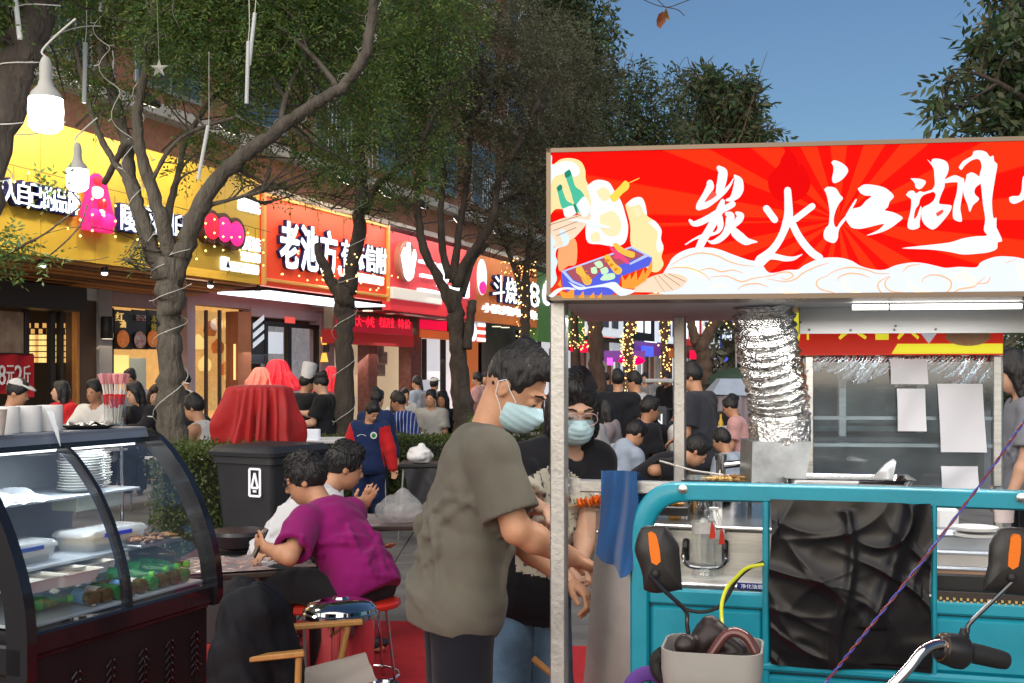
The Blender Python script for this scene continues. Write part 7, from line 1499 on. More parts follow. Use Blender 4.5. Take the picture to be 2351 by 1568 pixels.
for k,(aa,nn_,z,d,m,cp,lb,lab)in enumerate(((.16,.05,.70,KN+KA*.1,GBOT,GCAP,LBLM[0],'green bottle with bright green cap on top of the heap at the far end'),(.12,.02,.75,KN+KA*.05,BBOT,None,None,'brown bottle topping the heap by the far case end'),
(.26,.05,.70,KN+KA*.2,GBOT,GCAP,LBLM[0],'green labelled bottle second in the heap at the far end'),(.07,.05,.70,KN,BBOT,GCAP,None,'brown bottle with green cap in the far corner of the case'),(.60,.12,.68,KA*1+KN*.1,CBOT,None,
None,'clear glass bottle lying along the case floor'),(.72,.12,.70,-KA+KN*.3,CBOT,None,None,'clear ribbed bottle with its round foot facing out'),(.98,.12,.66,KN*.5+KA,GBOT,GCAP,LBLM[0],'slanting green bottle with bright label near the near end'),
(1.02,.22,.63,KN*-.3+V(0,0,1),GBOT,None,LBLM[2],'dark green bottle with light blue label by the near end plate'),(.40,.06,.69,KN+KA*.4,GBOT,GCAP,LBLM[0],'green labelled bottle leaning by the case rib'))):
 bot(TK(aa,nn_,z),d,.26,.034,m,lab,cp,lbl=lb)
 # on the deck
DZ=ZT+.061
mb=MB();q=lambda a,n:TK(a,n,DZ)
base=None
for k in range(3):
 c=q(.44+k*.125+.06,-.12);mb=MB();mb.lathe([(.018,0),(.055,0),(.056,.005),(.056,.112),(.054,.115),(.018,.115),(.018,.06)],c,24);build('paper_roll',mb,mat('white_tissue',(.74,.74,.73),.9,bump=.1,bs=100),label='white paper roll on the case deck, '+['farthest of three',
'middle of three','nearest to the paper cup of three'][k],cat='paper roll',group='paper rolls on the case')
mb=MB();c=q(.62,.0);mb.add([c+V(-.02,0,.10),c+V(.02,-.01,.09),c+V(.05,-.02,-.06),c+V(.04,-.02,.02),c+V(-.018,.003,.10),c+V(.022,-.007,.09),c+V(.052,-.017,-.06),c+V(.042,-.017,.02)],[(0,2,1),(0,3,2),(4,5,6),(4,6,7),(0,1,5,
4),(1,2,6,5),(2,3,7,6),(3,0,4,7)]);build('folded_card',mb,mat('pale_blue_card',(.62,.68,.74),.8),label='pale folded card hanging over the case deck edge',cat='card',smooth=False)
mb=MB();mb.lathe([(.03,0),(.042,.105),(.045,.108),(.041,.108),(.03,.01)],q(.90,-.02),22);cup=build('paper_cup',mb,mat('paper_cup_print',(.66,.64,.62),.6,var=.35,vs=18,col2=(.5,.4,.3)),label='white paper cup on a clear saucer at the near end of the case deck',
cat='cup');mb=MB();mb.lathe([(.06,0),(.07,.006),(.05,.008)],q(.90,-.02)-V(0,0,.002),20);build('clear_saucer',mb,CLEAR,cup)
e=thing('sauce_jar','dark jar with green label and gold lid beside the paper cup','jar',q(.84,-.2));mb=MB();mb.lathe([(.034,0),(.036,.01),(.036,.08),(.03,.092)],q(.84,-.2),18);build('jar_body',mb,mat('jar_dark',(.02,.02,.02),
.2),e);mb=MB();mb.lathe([(.0365,.02),(.0365,.07)],q(.84,-.2),18,cap=False);build('jar_label',mb,mat('dark_green_label',(.015,.07,.07),.5,var=.6,vs=60),e);mb=MB();mb.lathe([(.032,.092),(.033,.11),(.03,.112)],q(.84,-.2),18);build('jar_lid',
mb,mat('gold_lid',(.5,.36,.1),.3,metal=.8),e)
mb=MB();mb.lathe([(.09,.0),(.13,.012),(.135,.018),(.12,.016),(.085,.006)],q(.26,-.12),24);tr2=build('round_tray',mb,mat('dark_round_tray',(.05,.05,.05),.3),label='dark round tray with crumpled foil on the case deck',cat='tray');mb=MB();mb.grid(lambda u,
v:tuple(q(.26,-.12)[:,None,None]+KA[:,None,None]*(u-.5)*.2+KN[:,None,None]*(v-.5)*.12+V(0,0,1)[:,None,None]*(.02+.012*np.sin(u*11)*np.sin(v*9+u*5))),20,14);build('crumpled_foil',mb,mat('foil_scrap2',(.55,.55,.52),.3,metal=.8,
fold=.8,fscale=20),tr2)
e=thing('candy_jar','clear jar of pink wrapped sticks with red tips on the case deck','jar',q(.10,-.10));c=q(.10,-.10);mb=MB();mb.lathe([(.045,0),(.05,.01),(.05,.13),(.052,.15)],c,24,cap=False);mb.grid(lambda u,v:tuple(c[:,
None,None]+KN[:,None,None]*(.055+.02*np.sin(v*3.1))+KA[:,None,None]*(.05*np.cos(u*4)-.05)+V(0,0,1)[:,None,None]*(.14*v+.01*np.sin(u*6))),10,10);build('jar_plastic',mb,CLEAR,e,angle=180)
g=np.random.default_rng(2);REDK=mat('red_candy',(.62,.02,.02),.25);PINKW=mat('pink_wrap',(.75,.32,.34),.3);WS=mat('white_stick',(.7,.64,.58),.5)
for k in range(12):
 a=g.uniform(0,6.28);r_=.03*math.sqrt(g.random());b0=c+V(r_*math.cos(a),r_*math.sin(a),.01);d=nrm(V(.16*math.cos(a),.16*math.sin(a),1));L_=.25
 mb=MB();mb.tube([b0,b0+d*L_],.005,6);s_=build('candy_stick',mb,WS,e);mb=MB();mb.tube([b0+d*(.08+.01*(k%3)),b0+d*.15],[.008,.0085],7);build('red_tip',mb,REDK,s_);mb=MB();mb.tube([b0+d*.2,b0+d*.225,b0+d*.25],[.007,.013,.017],
7);build('pink_wrap_top',mb,PINKW,s_)
# ============================================================ bin, cloths, seats and tables
def tilted(deg):return rotz(R(deg))
BINB=mat('dark_grey_bin',(.022,.023,.028),.5,bump=.05,bs=150,var=.15)
bn2=thing('wheelie_bin','black wheeled bin with a white triangle mark behind the seated men','bin',G(622,8.7));bc_=G(622,8.75);BM=tilted(-28)
def binring(w,d,z):return np.column_stack([rrect(w,d,.05),np.full(20,z)])@BM.T+bc_
prof=[(.46,.50,.06),(.56,.66,.93),(.60,.70,.935),(.60,.70,.985)];rows=[binring(*p)for p in prof];n=20;mb=MB();mb.add(np.concatenate(rows),[(k*n+i,k*n+(i+1)%n,(k+1)*n+(i+1)%n,(k+1)*n+i)for k in range(3)for i in range(n)]+[[3*n+i for i in range(n)],
[i for i in range(n)][::-1]]);build('bin_body',mb,BINB,bn2,angle=40)
prof=[(.63,.74,.99),(.64,.75,1.02),(.56,.66,1.065),(.2,.3,1.075)];rows=[binring(*p)for p in prof];mb=MB();mb.add(np.concatenate(rows),[(k*n+i,k*n+(i+1)%n,(k+1)*n+(i+1)%n,(k+1)*n+i)for k in range(3)for i in range(n)]+[[3*n+i for i in range(n)],
[i for i in range(n)][::-1]]);build('bin_lid',mb,BINB,bn2,angle=40)
for sx in(-.2,.2):mb=MB();mb.lathe([(.1,-.03),(.1,.03)],bc_+BM@V(sx,.3,.1),16,BM@np.array([[0,0,1],[0,1,0],[-1,0,0.]]));build('bin_wheel',mb,RUB,bn2)
mk=MB();mo=bc_+BM@V(.08,-.338,.80);mx,mz=BM@V(1,0,0),V(0,0,1)
for(a,b)in(((0,0),(.1,.0)),((.1,0),(.1,.2)),((.1,.2),(0,.2)),((0,.2),(0,0)),((.02,.06),(.05,.17)),((.05,.17),(.08,.06)),((.08,.06),(.02,.06)),((.035,.035),(.065,.035))):
 mk.beam(mo+mx*a[0]+mz*(a[1]-.1),mo+mx*b[0]+mz*(b[1]-.1),.007,.016)
build('triangle_mark',mk,POST[1],bn2,smooth=False,kind='stuff')
def pleated(name,lab,cat,c,r0,r1,z0,z1,folds,m,seed,dome=.06):
 g=np.random.default_rng(seed);nu,nv=150,40;u,v=np.meshgrid(np.linspace(0,2*math.pi,nu),np.linspace(0,1,nv),indexing='ij');ph=1.5*np.sin(u*3+seed)+.8*np.sin(v*4+u)
 r=np.where(v<.12,r0*np.sqrt(np.clip(v/.12,0,1)),r0+(r1-r0)*np.clip((v-.12)/.88,0,1)**.8);amp=np.clip((v-.03)*2.2,0,1)*.12*r1/.3
 r=r+amp*(np.sin(u*folds+ph)*.6+.4*np.sin(u*folds*2.3+2*ph))*(1-.4*np.sin(v*5+u*2)**2);z=z1-np.where(v<.12,dome*(v/.12)**2,dome+(z1-z0-dome)*(v-.12)/.88)+.02*np.sin(u*folds+ph)*(v>.9)
 mb=MB();mb.grid(lambda a,b:(c[0]+r*np.cos(u),c[1]+r*np.sin(u),z),nu,nv,flip=True);return build(name,mb,m,label=lab,cat=cat,angle=180)
pleated('red_cloth_cover','tall red pleated cloth cover behind the black bin','cloth cover',G(594,9.6),.265,.335,.75,1.515,9,mat('red_satin',(.40,.008,.010),.6,var=.25,vs=5,fold=.3,sheen=.1),4,.025)
pleated('red_lantern_skirt','red frilled lantern skirt lit pink in the shop doorway','lantern',G(637,18.2),.20,.33,1.35,1.85,14,mat('red_frill',(.7,.03,.05),.5,emit=(.9,.04,.06),es=.35),7,.2)
pleated('red_lantern_skirt','pale red frilled lantern beside the striped poster','lantern',G(598,18.0),.14,.20,1.35,1.72,11,mat('pink_frill',(.75,.25,.2),.5,emit=(.9,.25,.15),es=.35),8,.1);pleated('red_lantern_skirt','red frilled lantern half hidden by the straight dark tree',
'lantern',G(760,19.5),.10,.26,1.3,1.75,11,MATS['red_frill'],9,.1)
TWHITE=mat('white_table_top',(.62,.62,.63),.5,var=.08,vs=4);LEGM=mat('grey_steel_leg',(.25,.25,.26),.4,metal=.7);DKTOP=mat('dark_table_top',(.05,.035,.03),.35,var=.2,vs=5)
def table(lab,c,w,d,h,rot,m=TWHITE,grp=None,foil_=False):
 e=thing('folding_table',lab,'table',(c[0],c[1],0),grp);M=tilted(rot);mb=MB();mb.box(V(c[0],c[1],h-.015),(w,d,.03),M,.006);build('table_top',mb,m,e,smooth=False)
 for sx in(-1,1):
  for sy in(-1,1):
   p=V(c[0],c[1],0)+M@V(sx*(w/2-.06),sy*(d/2-.06),0);mb=MB();mb.tube([p,p+V(0,0,h-.03)],.014,8);build('leg',mb,LEGM,e)
 if foil_:
  mb=MB();g=np.random.default_rng(int(w*100));
  mb.grid(lambda u,v:tuple(V(c[0],c[1],h+.004)[:,None,None]+(M@V(1,0,0))[:,None,None]*(u-.5)*w*.98+(M@V(0,1,0))[:,None,None]*(v-.5)*d*.98+V(0,0,1)[:,None,None]*(.006+.006*np.sin(u*30+3*np.sin(v*8))*np.sin(v*14))),50,30);build('film_cover',
mb,mat('shiny_table_film',(.5,.45,.47),.18,metal=.5,fold=.6,fscale=16),e,angle=180)
 return e
STR=mat('red_stool_seat',(.62,.03,.015),.35,coat=.2)
def stool(lab,c,h=.45,r=.17,grp='red stools',rot=0):
 e=thing('round_stool',lab,'stool',(c[0],c[1],0),grp);mb=MB();mb.lathe([(.02,0),(r*.95,0),(r,.008),(r,.022),(r*.94,.032),(.02,.036)],V(c[0],c[1],h-.034),24);build('seat',mb,STR,e)
 for k in range(4):
  a=R(rot+45+90*k);p=V(c[0],c[1],0);mb=MB();mb.tube([p+V(math.cos(a),math.sin(a),0)*r*.7+V(0,0,h-.034),p+V(math.cos(a),math.sin(a),0)*r*1.0+V(0,0,.02)],.008,7);build('leg',mb,CHROME,e)
 mb=MB();t=np.linspace(0,2*math.pi,20);mb.tube([V(c[0]+r*.95*math.cos(x),c[1]+r*.95*math.sin(x),.07)for x in t],.006,6,caps=False);build('foot_ring',mb,CHROME,e)
stool('red round stool under the man in the magenta shirt',G(835,5.78),.455,.19,rot=20);stool('red round stool beside the film-covered table',G(618,6.3),.44,.17);stool('red round stool under the man in the white shirt',G(715,
6.5),.45,.17,rot=40)
stool('red stool under the diner in the striped shirt',G(942,16.4),.45,.2)
table('low table under shiny film in front of the magenta shirt man',G(560,5.95),.7,.5,.60,20,DKTOP,None,True)
tb2=table('dark table with plastic bags between the seated men and the vendor',G(930,6.9),.9,.6,.72,8,DKTOP)
def bag(lab,c,r,m,seed,h=None):
 q=SDF(np.array(c)-r*1.4,np.array(c)+r*1.6,r/14);q.ell(V(*c)+V(0,0,r*.55),(r,r*.8,r*.6),None,.0);q.cone(V(*c)+V(0,0,r*.7),V(*c)+V(r*.1,0,r*1.25),r*.5,r*.2,r*.3);q.ripple(r*.07,3.2/r,seed);q.ripple(r*.04,8/r,seed+1);q.plane(c,
(0,0,-1));v,f=q.mesh();o=raw('plastic_bag',v,f,m,None,True,180,origin=c);props(o,lab,'bag')
MILK=mat('milky_bag',(.60,.60,.60),.2,alpha=.38,fold=.7,fscale=18)
bag('crumpled clear plastic bag of food on the dark table',P(918,1277,6.75)*V(1,1,0)+V(0,0,.722),.13,MILK,3);bag('white carrier bag on the chair behind the schoolboy',P(965,1062,10.6),.12,mat('white_bag',(.7,.7,.72),.4,fold=.6,
fscale=14),5)
e=thing('folding_chair','dark folding chair carrying the white carrier bag behind the vendor','chair',G(970,10.7));mb=MB();mb.box(P(970,1066,10.7),(.42,.4,.04),None,.01);build('seat',mb,BLK,e,smooth=False)
for(xa,xb)in((928,915),(1010,1020),(945,985)):mb=MB();mb.tube([P(xa,1066,10.6),P(xb,1240,10.5)],.014,7);build('leg',mb,LEGM,e)
mb=MB();mb.grid(lambda u,v:tuple(P(985,1075,10.5)[:,None,None]+V(1,0,0)[:,None,None]*(u-.5)*.45*(1-.3*v)+V(0,0,-1)[:,None,None]*(.42*v)+V(0,-1,0)[:,None,None]*(.04+.03*np.sin(u*9+v*4))),20,16);build('dark_bundle',mb,mat('dark_bundle',
(.03,.03,.035),.6,fold=.5),label='dark bundle hanging under the folding chair',cat='bundle',angle=180)
bk=thing('steel_bucket','tall stainless bucket with a domed lid on the red carpet','bucket',G(782,5.15));c=G(782,5.15);mb=MB();mb.lathe([(.135,.0),(.14,.01),(.158,.50),(.165,.505),(.165,.515),(.15,.515),(.13,.02)],c,36);build('bucket_body',
mb,CHROME,bk);mb=MB();mb.lathe([(.168,.50),(.172,.505),(.172,.525),(.165,.53),(.162,.545),(.14,.565),(.09,.578),(.04,.582),(.03,.592),(.001,.594)],c,36);build('bucket_lid',mb,CHROME,bk);mb=MB();t=np.linspace(-.9,.9,16);mb.tube([c+V(.06*math.sin(x),
-.165-.0,.30-.075*math.cos(x))for x in t],.005,6);build('bucket_handle',mb,CHROME,bk)
mb=MB();c=G(862,5.5);mb.lathe([(.05,.0),(.10,.03),(.12,.075),(.125,.078),(.117,.076),(.095,.035),(.001,.01)],c+V(0,0,.012),28);build('steel_bowl',mb,CHROME,label='small steel bowl on the red carpet below the bucket',cat='bowl')
WD=mat('honey_wood',(.42,.21,.06),.45,var=.25,vs=12,stretch=(8,8,1));CANV=mat('grey_canvas',(.36,.32,.29),.9,bump=.4,bs=300,fold=.15,fscale=5)
ch=thing('camp_chair','low wooden camp chair with grey canvas seat on the red carpet','chair',G(700,4.5))
o0=G(728,4.42);f_=nrm(V(.95,.22,0));r_=V(f_[1],-f_[0],0)
def Cc(a,b,z):return o0+f_*a+r_*b+V(0,0,z)
for b in(-.24,.24):
 mb=MB();mb.beam(Cc(-.16-(b>0)*.10,b,.565),Cc(.20-(b>0)*.26,b,.575),.045,.02,bev=.004);build('armrest',mb,WD,ch,smooth=False)
 for(a0,z0,a1,z1_)in((.14,.56,.02,.01),(-.08,.56,-.16,.01),(.20,.40,-.2,.30)):mb=MB();mb.tube([Cc(a0-(b>0)*.22*(z0>.5),b,z0),Cc(a1-(b>0)*.12*(z0>.5),b,z1_)],.013,8);build('leg',mb,WD,ch)
 mb=MB();mb.tube([Cc(-.16,b*.9,.28),Cc(-.28,b*.9,.66)],.013,8);build('back_post',mb,WD,ch)
 mb=MB();mb.ell(Cc(.21,b,.405),(.017,.017,.017),None,8);build('end_cap',mb,RUB,ch)
def canvas(a0,z0,a1,z1_,sag,name,sh_=0.0):mb=MB();mb.grid(lambda u,v:tuple(o0[:,None,None]+f_[:,None,None]*(a0+(a1-a0)*v)+r_[:,None,None]*((u-.5)*.46+sh_)+V(0,0,1)[:,None,None]*(z0+(z1_-z0)*v-sag*np.sin(u*3.14)*np.sin(v*3.14)+.004*np.sin(u*14))),
16,14);build(name,mb,CANV,ch,angle=180)
canvas(.21,.45,-.18,.37,.03,'canvas_seat');canvas(-.17,.36,-.29,.75,.02,'canvas_back',-.12)
JK=mat('black_jacket',(.006,.0065,.010),.75,bump=.3,bs=300,fold=.4,fscale=10,spec=.25)
q=SDF(Cc(-.3,0,.5)-.55,Cc(-.3,0,.5)+.55,.012)
q.cone(Cc(-.25,.18,.72),Cc(-.25,-.12,.735),.045,.045,.04);q.cone(Cc(-.26,.13,.70),Cc(-.29,.15,.44),.095,.115,.07);q.cone(Cc(-.26,-.06,.70),Cc(-.28,.0,.46),.08,.09,.07);q.cone(Cc(-.19,.08,.70),Cc(-.14,.1,.46),.06,.075,.05);q.cone(Cc(-.32,
.19,.58),Cc(-.35,.23,.20),.06,.045,.04);q.cone(Cc(-.2,.05,.48),Cc(-.22,.12,.30),.06,.04,.04);q.ripple(.010,30,3,(1,.3,.25));q.ripple(.005,60,4,(.4,1,.3))
v,f=q.mesh();o=raw('jacket',v,f,JK,None,True,180,origin=Cc(-.3,.1,.2));props(o,'black jacket thrown over the back of the low wooden chair','jacket')
mb=MB();q2=P(1232,1535,3.9);mb.tube([P(1225,1512,3.9),P(1268,1548,3.86),P(1300,1580,3.84)],.012,8);e=build('chair_arm',mb,WD,label='wooden chair arm showing in front of the blue jeans',cat='chair')
mb=MB();mb.box(P(700,1395,5.9),(.16,.16,.05),None,.01);build('red_box',mb,STR,label='red plastic box just behind the bucket lid',cat='box')
mb=MB();mb.lathe([(.05,0),(.17,.03),(.19,.10),(.17,.12),(.001,.125)],P(548,1262,6.9),24);hl=build('helmet',mb,mat('dark_helmet',(.02,.02,.024),.35),label='dark round helmet with a red mark on the low crate behind the table',
cat='helmet');mb=MB();mb.ell(P(540,1247,6.75)+V(0,.015,0),(.05,.02,.03),None,10);build('red_mark',mb,STR,hl)
mb=MB();mb.box(P(548,1262,6.9)*V(1,1,0)+V(0,0,.26),(.6,.4,.52),None,.01);build('dark_crate',mb,mat('dark_crate',(.05,.05,.055),.6),label='dark crate behind the film-covered table',cat='crate',smooth=False)
table('table under a pale cloth beside the red cloth cover',G(690,10.6),.8,.6,1.0,5);mb=MB();mb.box(P(712,1003,10.4),(.17,.12,.14),None,.004);build('white_box',mb,POST[1],label='white carton on the pale table left of the dark tree',
cat='box',smooth=False)
mb=MB();mb.box(G(735,10.2)+V(0,0,.62),(.42,.04,.36),None);wp=build('white_board',mb,mat('white_board',(.6,.6,.62),.5),label='white board with a grey scribble standing left of the dark tree',cat='board',smooth=False);mb=MB();bo=G(735,
10.2)+V(-.13,-.03,.68);mb.tube([bo,bo+V(.09,0,.02),bo+V(.09,0,-.1),bo+V(.12,0,.05),bo+V(.2,0,.04)],.008,5);build('scribble',mb,LEGM,wp)
for k,(x,d,lab)in enumerate(((900,16.6,'grey folding table before the woman in black'),(1010,15.8,'pale folding table beyond the carrier bag'),(1500,13.8,'folding table under the leaning man in black'),(1690,15.6,'table with a yellow bottle right of the dark shirt man'),
(460,12.0,'table before the man in the white vest'),(200,13.2,'table behind the case before the girl in red'))):table(lab,G(x,d),.9,.7,.74,12*k,TWHITE if k!=1 else DKTOP,'folding tables')
def smallbottle(x,y,d,m,lab,h=.22):mb=MB();mb.lathe([(.03,0),(.034,.01),(.034,h*.6),(.014,h*.8),(.014,h)],P(x,y,d),12);build('drink_bottle',mb,m,label=lab,cat='bottle')
smallbottle(1655,998,15.4,mat('yellow_drink',(.7,.45,.04),.3),'yellow drink bottle on the table right of the dark shirt man',.28);smallbottle(447,962,11.8,GBOT,'green bottle on the table before the man in the white vest');smallbottle(893,
975,16.3,CHROME,'metal cup on the grey folding table',.12)
mb=MB();mb.box(P(1672,990,15.4),(.4,.3,.14),None,.01);build('white_crate',mb,mat('white_crate',(.6,.58,.57),.6),label='white open box beside the yellow drink bottle',cat='box',smooth=False)
gc=thing('gas_cylinder','green gas cylinder behind the smoke box at the right','gas cylinder',G(1655,12.6));c=G(1655,12.6);GM=mat('green_cylinder',(.01,.17,.045),.4,var=.15,vs=4);mb=MB();mb.lathe([(.12,.0),(.155,.03),(.16,
.1),(.16,.48),(.13,.56),(.05,.6),(.05,.64)],c+V(0,0,.04),24);build('cylinder_body',mb,GM,gc);mb=MB();t=np.linspace(.4,5.9,18);mb.tube([c+V(.10*math.cos(x),.10*math.sin(x),.74)for x in t],.02,8,flat=3);build('guard_ring',mb,
GM,gc)
cc_=thing('covered_cart','cart under a grey peaked cover with dim side curtains behind the duct','cart',G(1690,17.5));c=G(1688,17.5)
mb=MB();mb.add([c+V(-.42,-.3,1.30),c+V(.42,-.3,1.27),c+V(.42,.4,1.3),c+V(-.42,.4,1.32),c+V(-.24,-.1,1.54),c+V(.24,-.1,1.52),c+V(.24,.25,1.54),c+V(-.24,.25,1.54)],[(0,1,5,4),(1,2,6,5),(2,3,7,6),(3,0,4,7),(4,5,6,7),(3,2,1,0)]);build('peaked_cover',
mb,mat('grey_blue_tarp',(.30,.36,.46),.6,var=.15),cc_,smooth=False)
mb=MB();mb.grid(lambda u,v:tuple(c[:,None,None]+V(-.32,-.25,1.28)[:,None,None]+V(.62,0,0)[:,None,None]*u+V(0,0,-1.0)[:,None,None]*v+V(0,.03,0)[:,None,None]*np.sin(u*20)),30,4);build('side_curtain',mb,mat('dim_curtain',(.26,
.22,.25),.5,fold=.3),cc_,angle=180);mb=MB();mb.ell(c+V(.35,.7,1.45),(.7,.5,.28),None,16);mb.box(c+V(.35,.7,.75),(1.3,.9,1.4),None,.1);build('green_tarpaulin',mb,mat('dark_green_tarp',(.02,.045,.03),.7,fold=.4),cc_)
sc=thing('scooter','dark parked scooter with a white mark on its box, behind the white shirt man','scooter',G(1512,18.5));c=G(1512,18.5)
for dx in(-.5,.5):mb=MB();mb.lathe([(.2,-.05),(.23,0),(.2,.05),(.12,.04),(.12,-.04),(.2,-.05)],c+V(dx*.4,dx,.23),18,np.stack([V(.93,-.37,0),V(0,0,1),V(.37,.93,0)],1)@np.array([[0,0,1],[0,1,0],[1,0,0.]]),cap=False);build('wheel',
mb,RUB,sc)
mb=MB();mb.ell(c+V(0,0,.5),(.22,.6,.28),None,12);mb.box(c+V(.1,.3,.78),(.3,.5,.12),None,.04);build('scooter_body',mb,mat('navy_plastic',(.03,.035,.05),.3),sc);mb=MB();mb.box(c+V(-.1,-.45,.92),(.4,.3,.34),None,.05);bx_=build('scooter_box',
mb,mat('dark_box',(.035,.04,.05),.4),sc);mb=MB();text(mb,'N',c+V(-.2,-.62,.82),V(1,0,0),V(0,0,1),.18,.16,.02);build('box_mark',mb,POST[1],bx_,smooth=False);mb=MB();mb.tube([c+V(-.3,.35,1.02),c+V(0,.4,1.05),c+V(.3,.35,1.02)],
.02,7);mb.tube([c+V(0,.45,.5),c+V(0,.4,1.05)],.03,7);build('scooter_handlebar',mb,BLK,sc)
pf=thing('market_frame','slim grey market stall frame beyond the scooter','stall frame',G(1512,22.5))
for x in(1492,1548):mb=MB();mb.box((P(x,875,22.5)+G(x,22.5))/2,(.05,.05,P(x,875,22.5)[2]),None);build('upright',mb,LEGM,pf,smooth=False)
mb=MB();mb.box(P(1520,874,22.5),(.75,.5,.08),None,.02);build('frame_roof',mb,mat('pale_frame_roof',(.5,.5,.52),.6),pf,smooth=False)
gl=thing('globe_lamp','round white lamp glowing in the far trees left of the duct','lamp',P(1690,722,30));mb=MB();mb.ell(P(1690,722,30),(.2,.2,.2),None,14);build('globe',mb,emis('globe_white',(1,1,.95),1.5),gl);mb=MB();mb.tube([P(1690,
722,30)-V(0,0,.2),G(1690,30)],.03,7);build('lamp_pole',mb,LEGM,gl)
yt=None
for(x,y0,y1,w_,m,lab)in((1342,700,724,8,mat('yellow_tag',(.8,.72,.02),.5,emit=(.9,.85,.05),es=.4),'yellow paper tag hung on the dark trunk under the sign'),(1362,712,736,8,mat('green_tag',(.1,.4,.3),.5,emit=(.3,.7,.55),es=.3),
'small green tag beside the yellow tag under the sign')):
 mb=MB();mb.box((P(x,y0,22)+P(x,y1,22))/2,(w_/F*22,.02,(y1-y0)/F*22),rotz(.2));build('paper_tag',mb,m,label=lab,cat='tag',smooth=False)
# ============================================================ hanging lights and ornaments
def bulb(lab,x,y,d,s,en):
 e=thing('hanging_bulb',lab,'lamp',P(x,y,d));c=P(x,y,d);mb=MB();mb.lathe([(.10*s,.095*s),(.105*s,.02*s),(.10*s,-.075*s),(.07*s,-.105*s),(.02*s,-.115*s)],c,24);build('lit_globe',mb,emis('white_bulb',(1,1,.97),9.0),e)
 mb=MB();mb.lathe([(.10*s,.095*s),(.085*s,.13*s),(.05*s,.17*s),(.038*s,.21*s),(.038*s,.30*s),(.03*s,.33*s),(.02*s,.35*s)],c,20);build('socket_cone',mb,mat('grey_bulb_collar',(.45,.45,.43),.5),e);mb=MB();mb.tube(smooth_line([c+V(0,
0,.35*s),c+V(-.02,0,.39*s),c+V(.04,.05,.5*s),c+V(.13,.1,.62*s)]),.006,6);build('cord',mb,WIRE,e)
 l=bpy.data.lights.new('bulb_lamp','POINT');l.energy=en;l.shadow_soft_size=.1*s;l.color=(1,.97,.9);o=bpy.data.objects.new('bulb_lamp',l);COL.objects.link(o);o.parent=e;o.location=(0,-.0,-.2*s)
bulb('big white bulb lit under the leaning trunk at the upper left',105,262,6.4,.92,28);bulb('smaller lit bulb over the yellow sign, right of the big one',178,412,9.6,.88,18)
STM=mat('pale_star',(.62,.63,.55),.5)
stx=thing('hanging_star','white five pointed star hanging on a thread in the leaves','ornament',P(365,157,8.6));c=P(365,157,8.6);pts=[c+V(math.sin(i*math.pi/5)*(.072 if i%2==0 else.028),0,math.cos(i*math.pi/5)*(.072 if i%2==0 else.028))for i in range(10)];mb=MB();mb.add(pts+[c+V(0,
-.022,0),c+V(0,.022,0)],[(i,(i+1)%10,10)for i in range(10)]+[((i+1)%10,i,11)for i in range(10)]);build('star_body',mb,STM,stx,smooth=False);mb=MB();mb.tube([c+V(0,0,.07),c+V(-.01,0,.35),c+V(-.02,0,.7)],.003,5);build('thread',
mb,mat('green_thread',(.3,.34,.2),.6),stx)
TUBEW=mat('meteor_tube',(.60,.62,.62),.25)
for(xa,ya,xb,yb,d,lab)in((570,95,566,238,9.2,'clear light tube hanging straight from the long limb, left of its twin'),(585,30,572,150,9.4,'slanting clear light tube beside its twin near the top'),(478,288,455,412,9.6,'slanting clear light tube on the right limb of the wound tree'),
(196,98,193,236,8.4,'clear light tube left of the star behind the big bulb'),(32,-30,46,90,7.0,'clear light tube at the very upper left'),(234,-40,231,26,8.4,'short end of a light tube at the top edge')):
 e=thing('light_tube',lab,'light tube',P(xb,yb,d),'meteor light tubes in the trees');mb=MB();mb.tube([P(xa,ya,d),P(xb,yb,d)],.016,9);build('tube_body',mb,TUBEW,e);mb=MB();mb.tube([P(xa,ya,d),P(xa,ya,d)+V(.01,0,.12),P(xa,ya,
d)+V(0,.02,.5)],.0035,5);build('tube_wire',mb,WIRE,e)
for k,(a,b,d,sag,lab)in enumerate((((0,178,7.4),(232,60,8),0,-.1,'pale wire strung over the leaning trunk'),((0,300,7.6),(150,280,7.2),0,.05,'pale wire low behind the big bulb'),((0,545,9),(250,590,13),0,.1,'thin wire strung across the yellow sign'),
((0,595,12.5),(420,640,14.5),0,-.5,'thin wire crossing the yellow sign higher up'),((480,120,9),(480,288,9.6),0,0,'thread from the long limb to the slanting tube'),((596,420,12),(900,500,15),0,.1,'thin wire strung before the red sign'))):
 p0,p1=P(*a),P(*b);mb=MB();t=np.linspace(0,1,14)[:,None];mb.tube(p0+(p1-p0)*t-V(0,0,1)*sag*(4*t*(1-t))*1.0,.0045,5);build('string_wire',mb,WIRE if k!=2 and k!=3 else BLK,label=lab,cat='wire')
ci=thing('curtain_lights','curtain of tiny warm bulbs on threads hanging over the yellow sign','string lights',FA(-4,.35,4.2));g=np.random.default_rng(9);mb=MB();mc=MB()
for k in range(34):
 s_=-8.2+k*.235;z=4.28+.04*math.sin(k)-.006*k;L_=g.uniform(.15,.75);mc.tube([FA(s_,.35,z),FA(s_+.01,.35,z-L_)],.004,4)
 for j in range(int(L_/.22)+1):cc=FA(s_,.36,z-L_+j*.22);s2=.022;mb.add(cc+s2*np.array([(1,0,0),(-1,0,0),(0,1,0),(0,-1,0),(0,0,1),(0,0,-1)]),[(0,2,4),(2,1,4),(1,3,4),(3,0,4),(2,0,5),(1,2,5),(3,1,5),(0,3,5)])
mc.tube([FA(-8.3,.35,4.3),FA(-4,.35,4.22),FA(-.2,.35,4.1)],.005,4);build('threads',mc,mat('olive_thread',(.12,.09,.03),.7),ci,kind='stuff');build('light_beads',mb,emis('yellow_bead',(1,.85,.3),2.0),ci,kind='stuff',smooth=False)
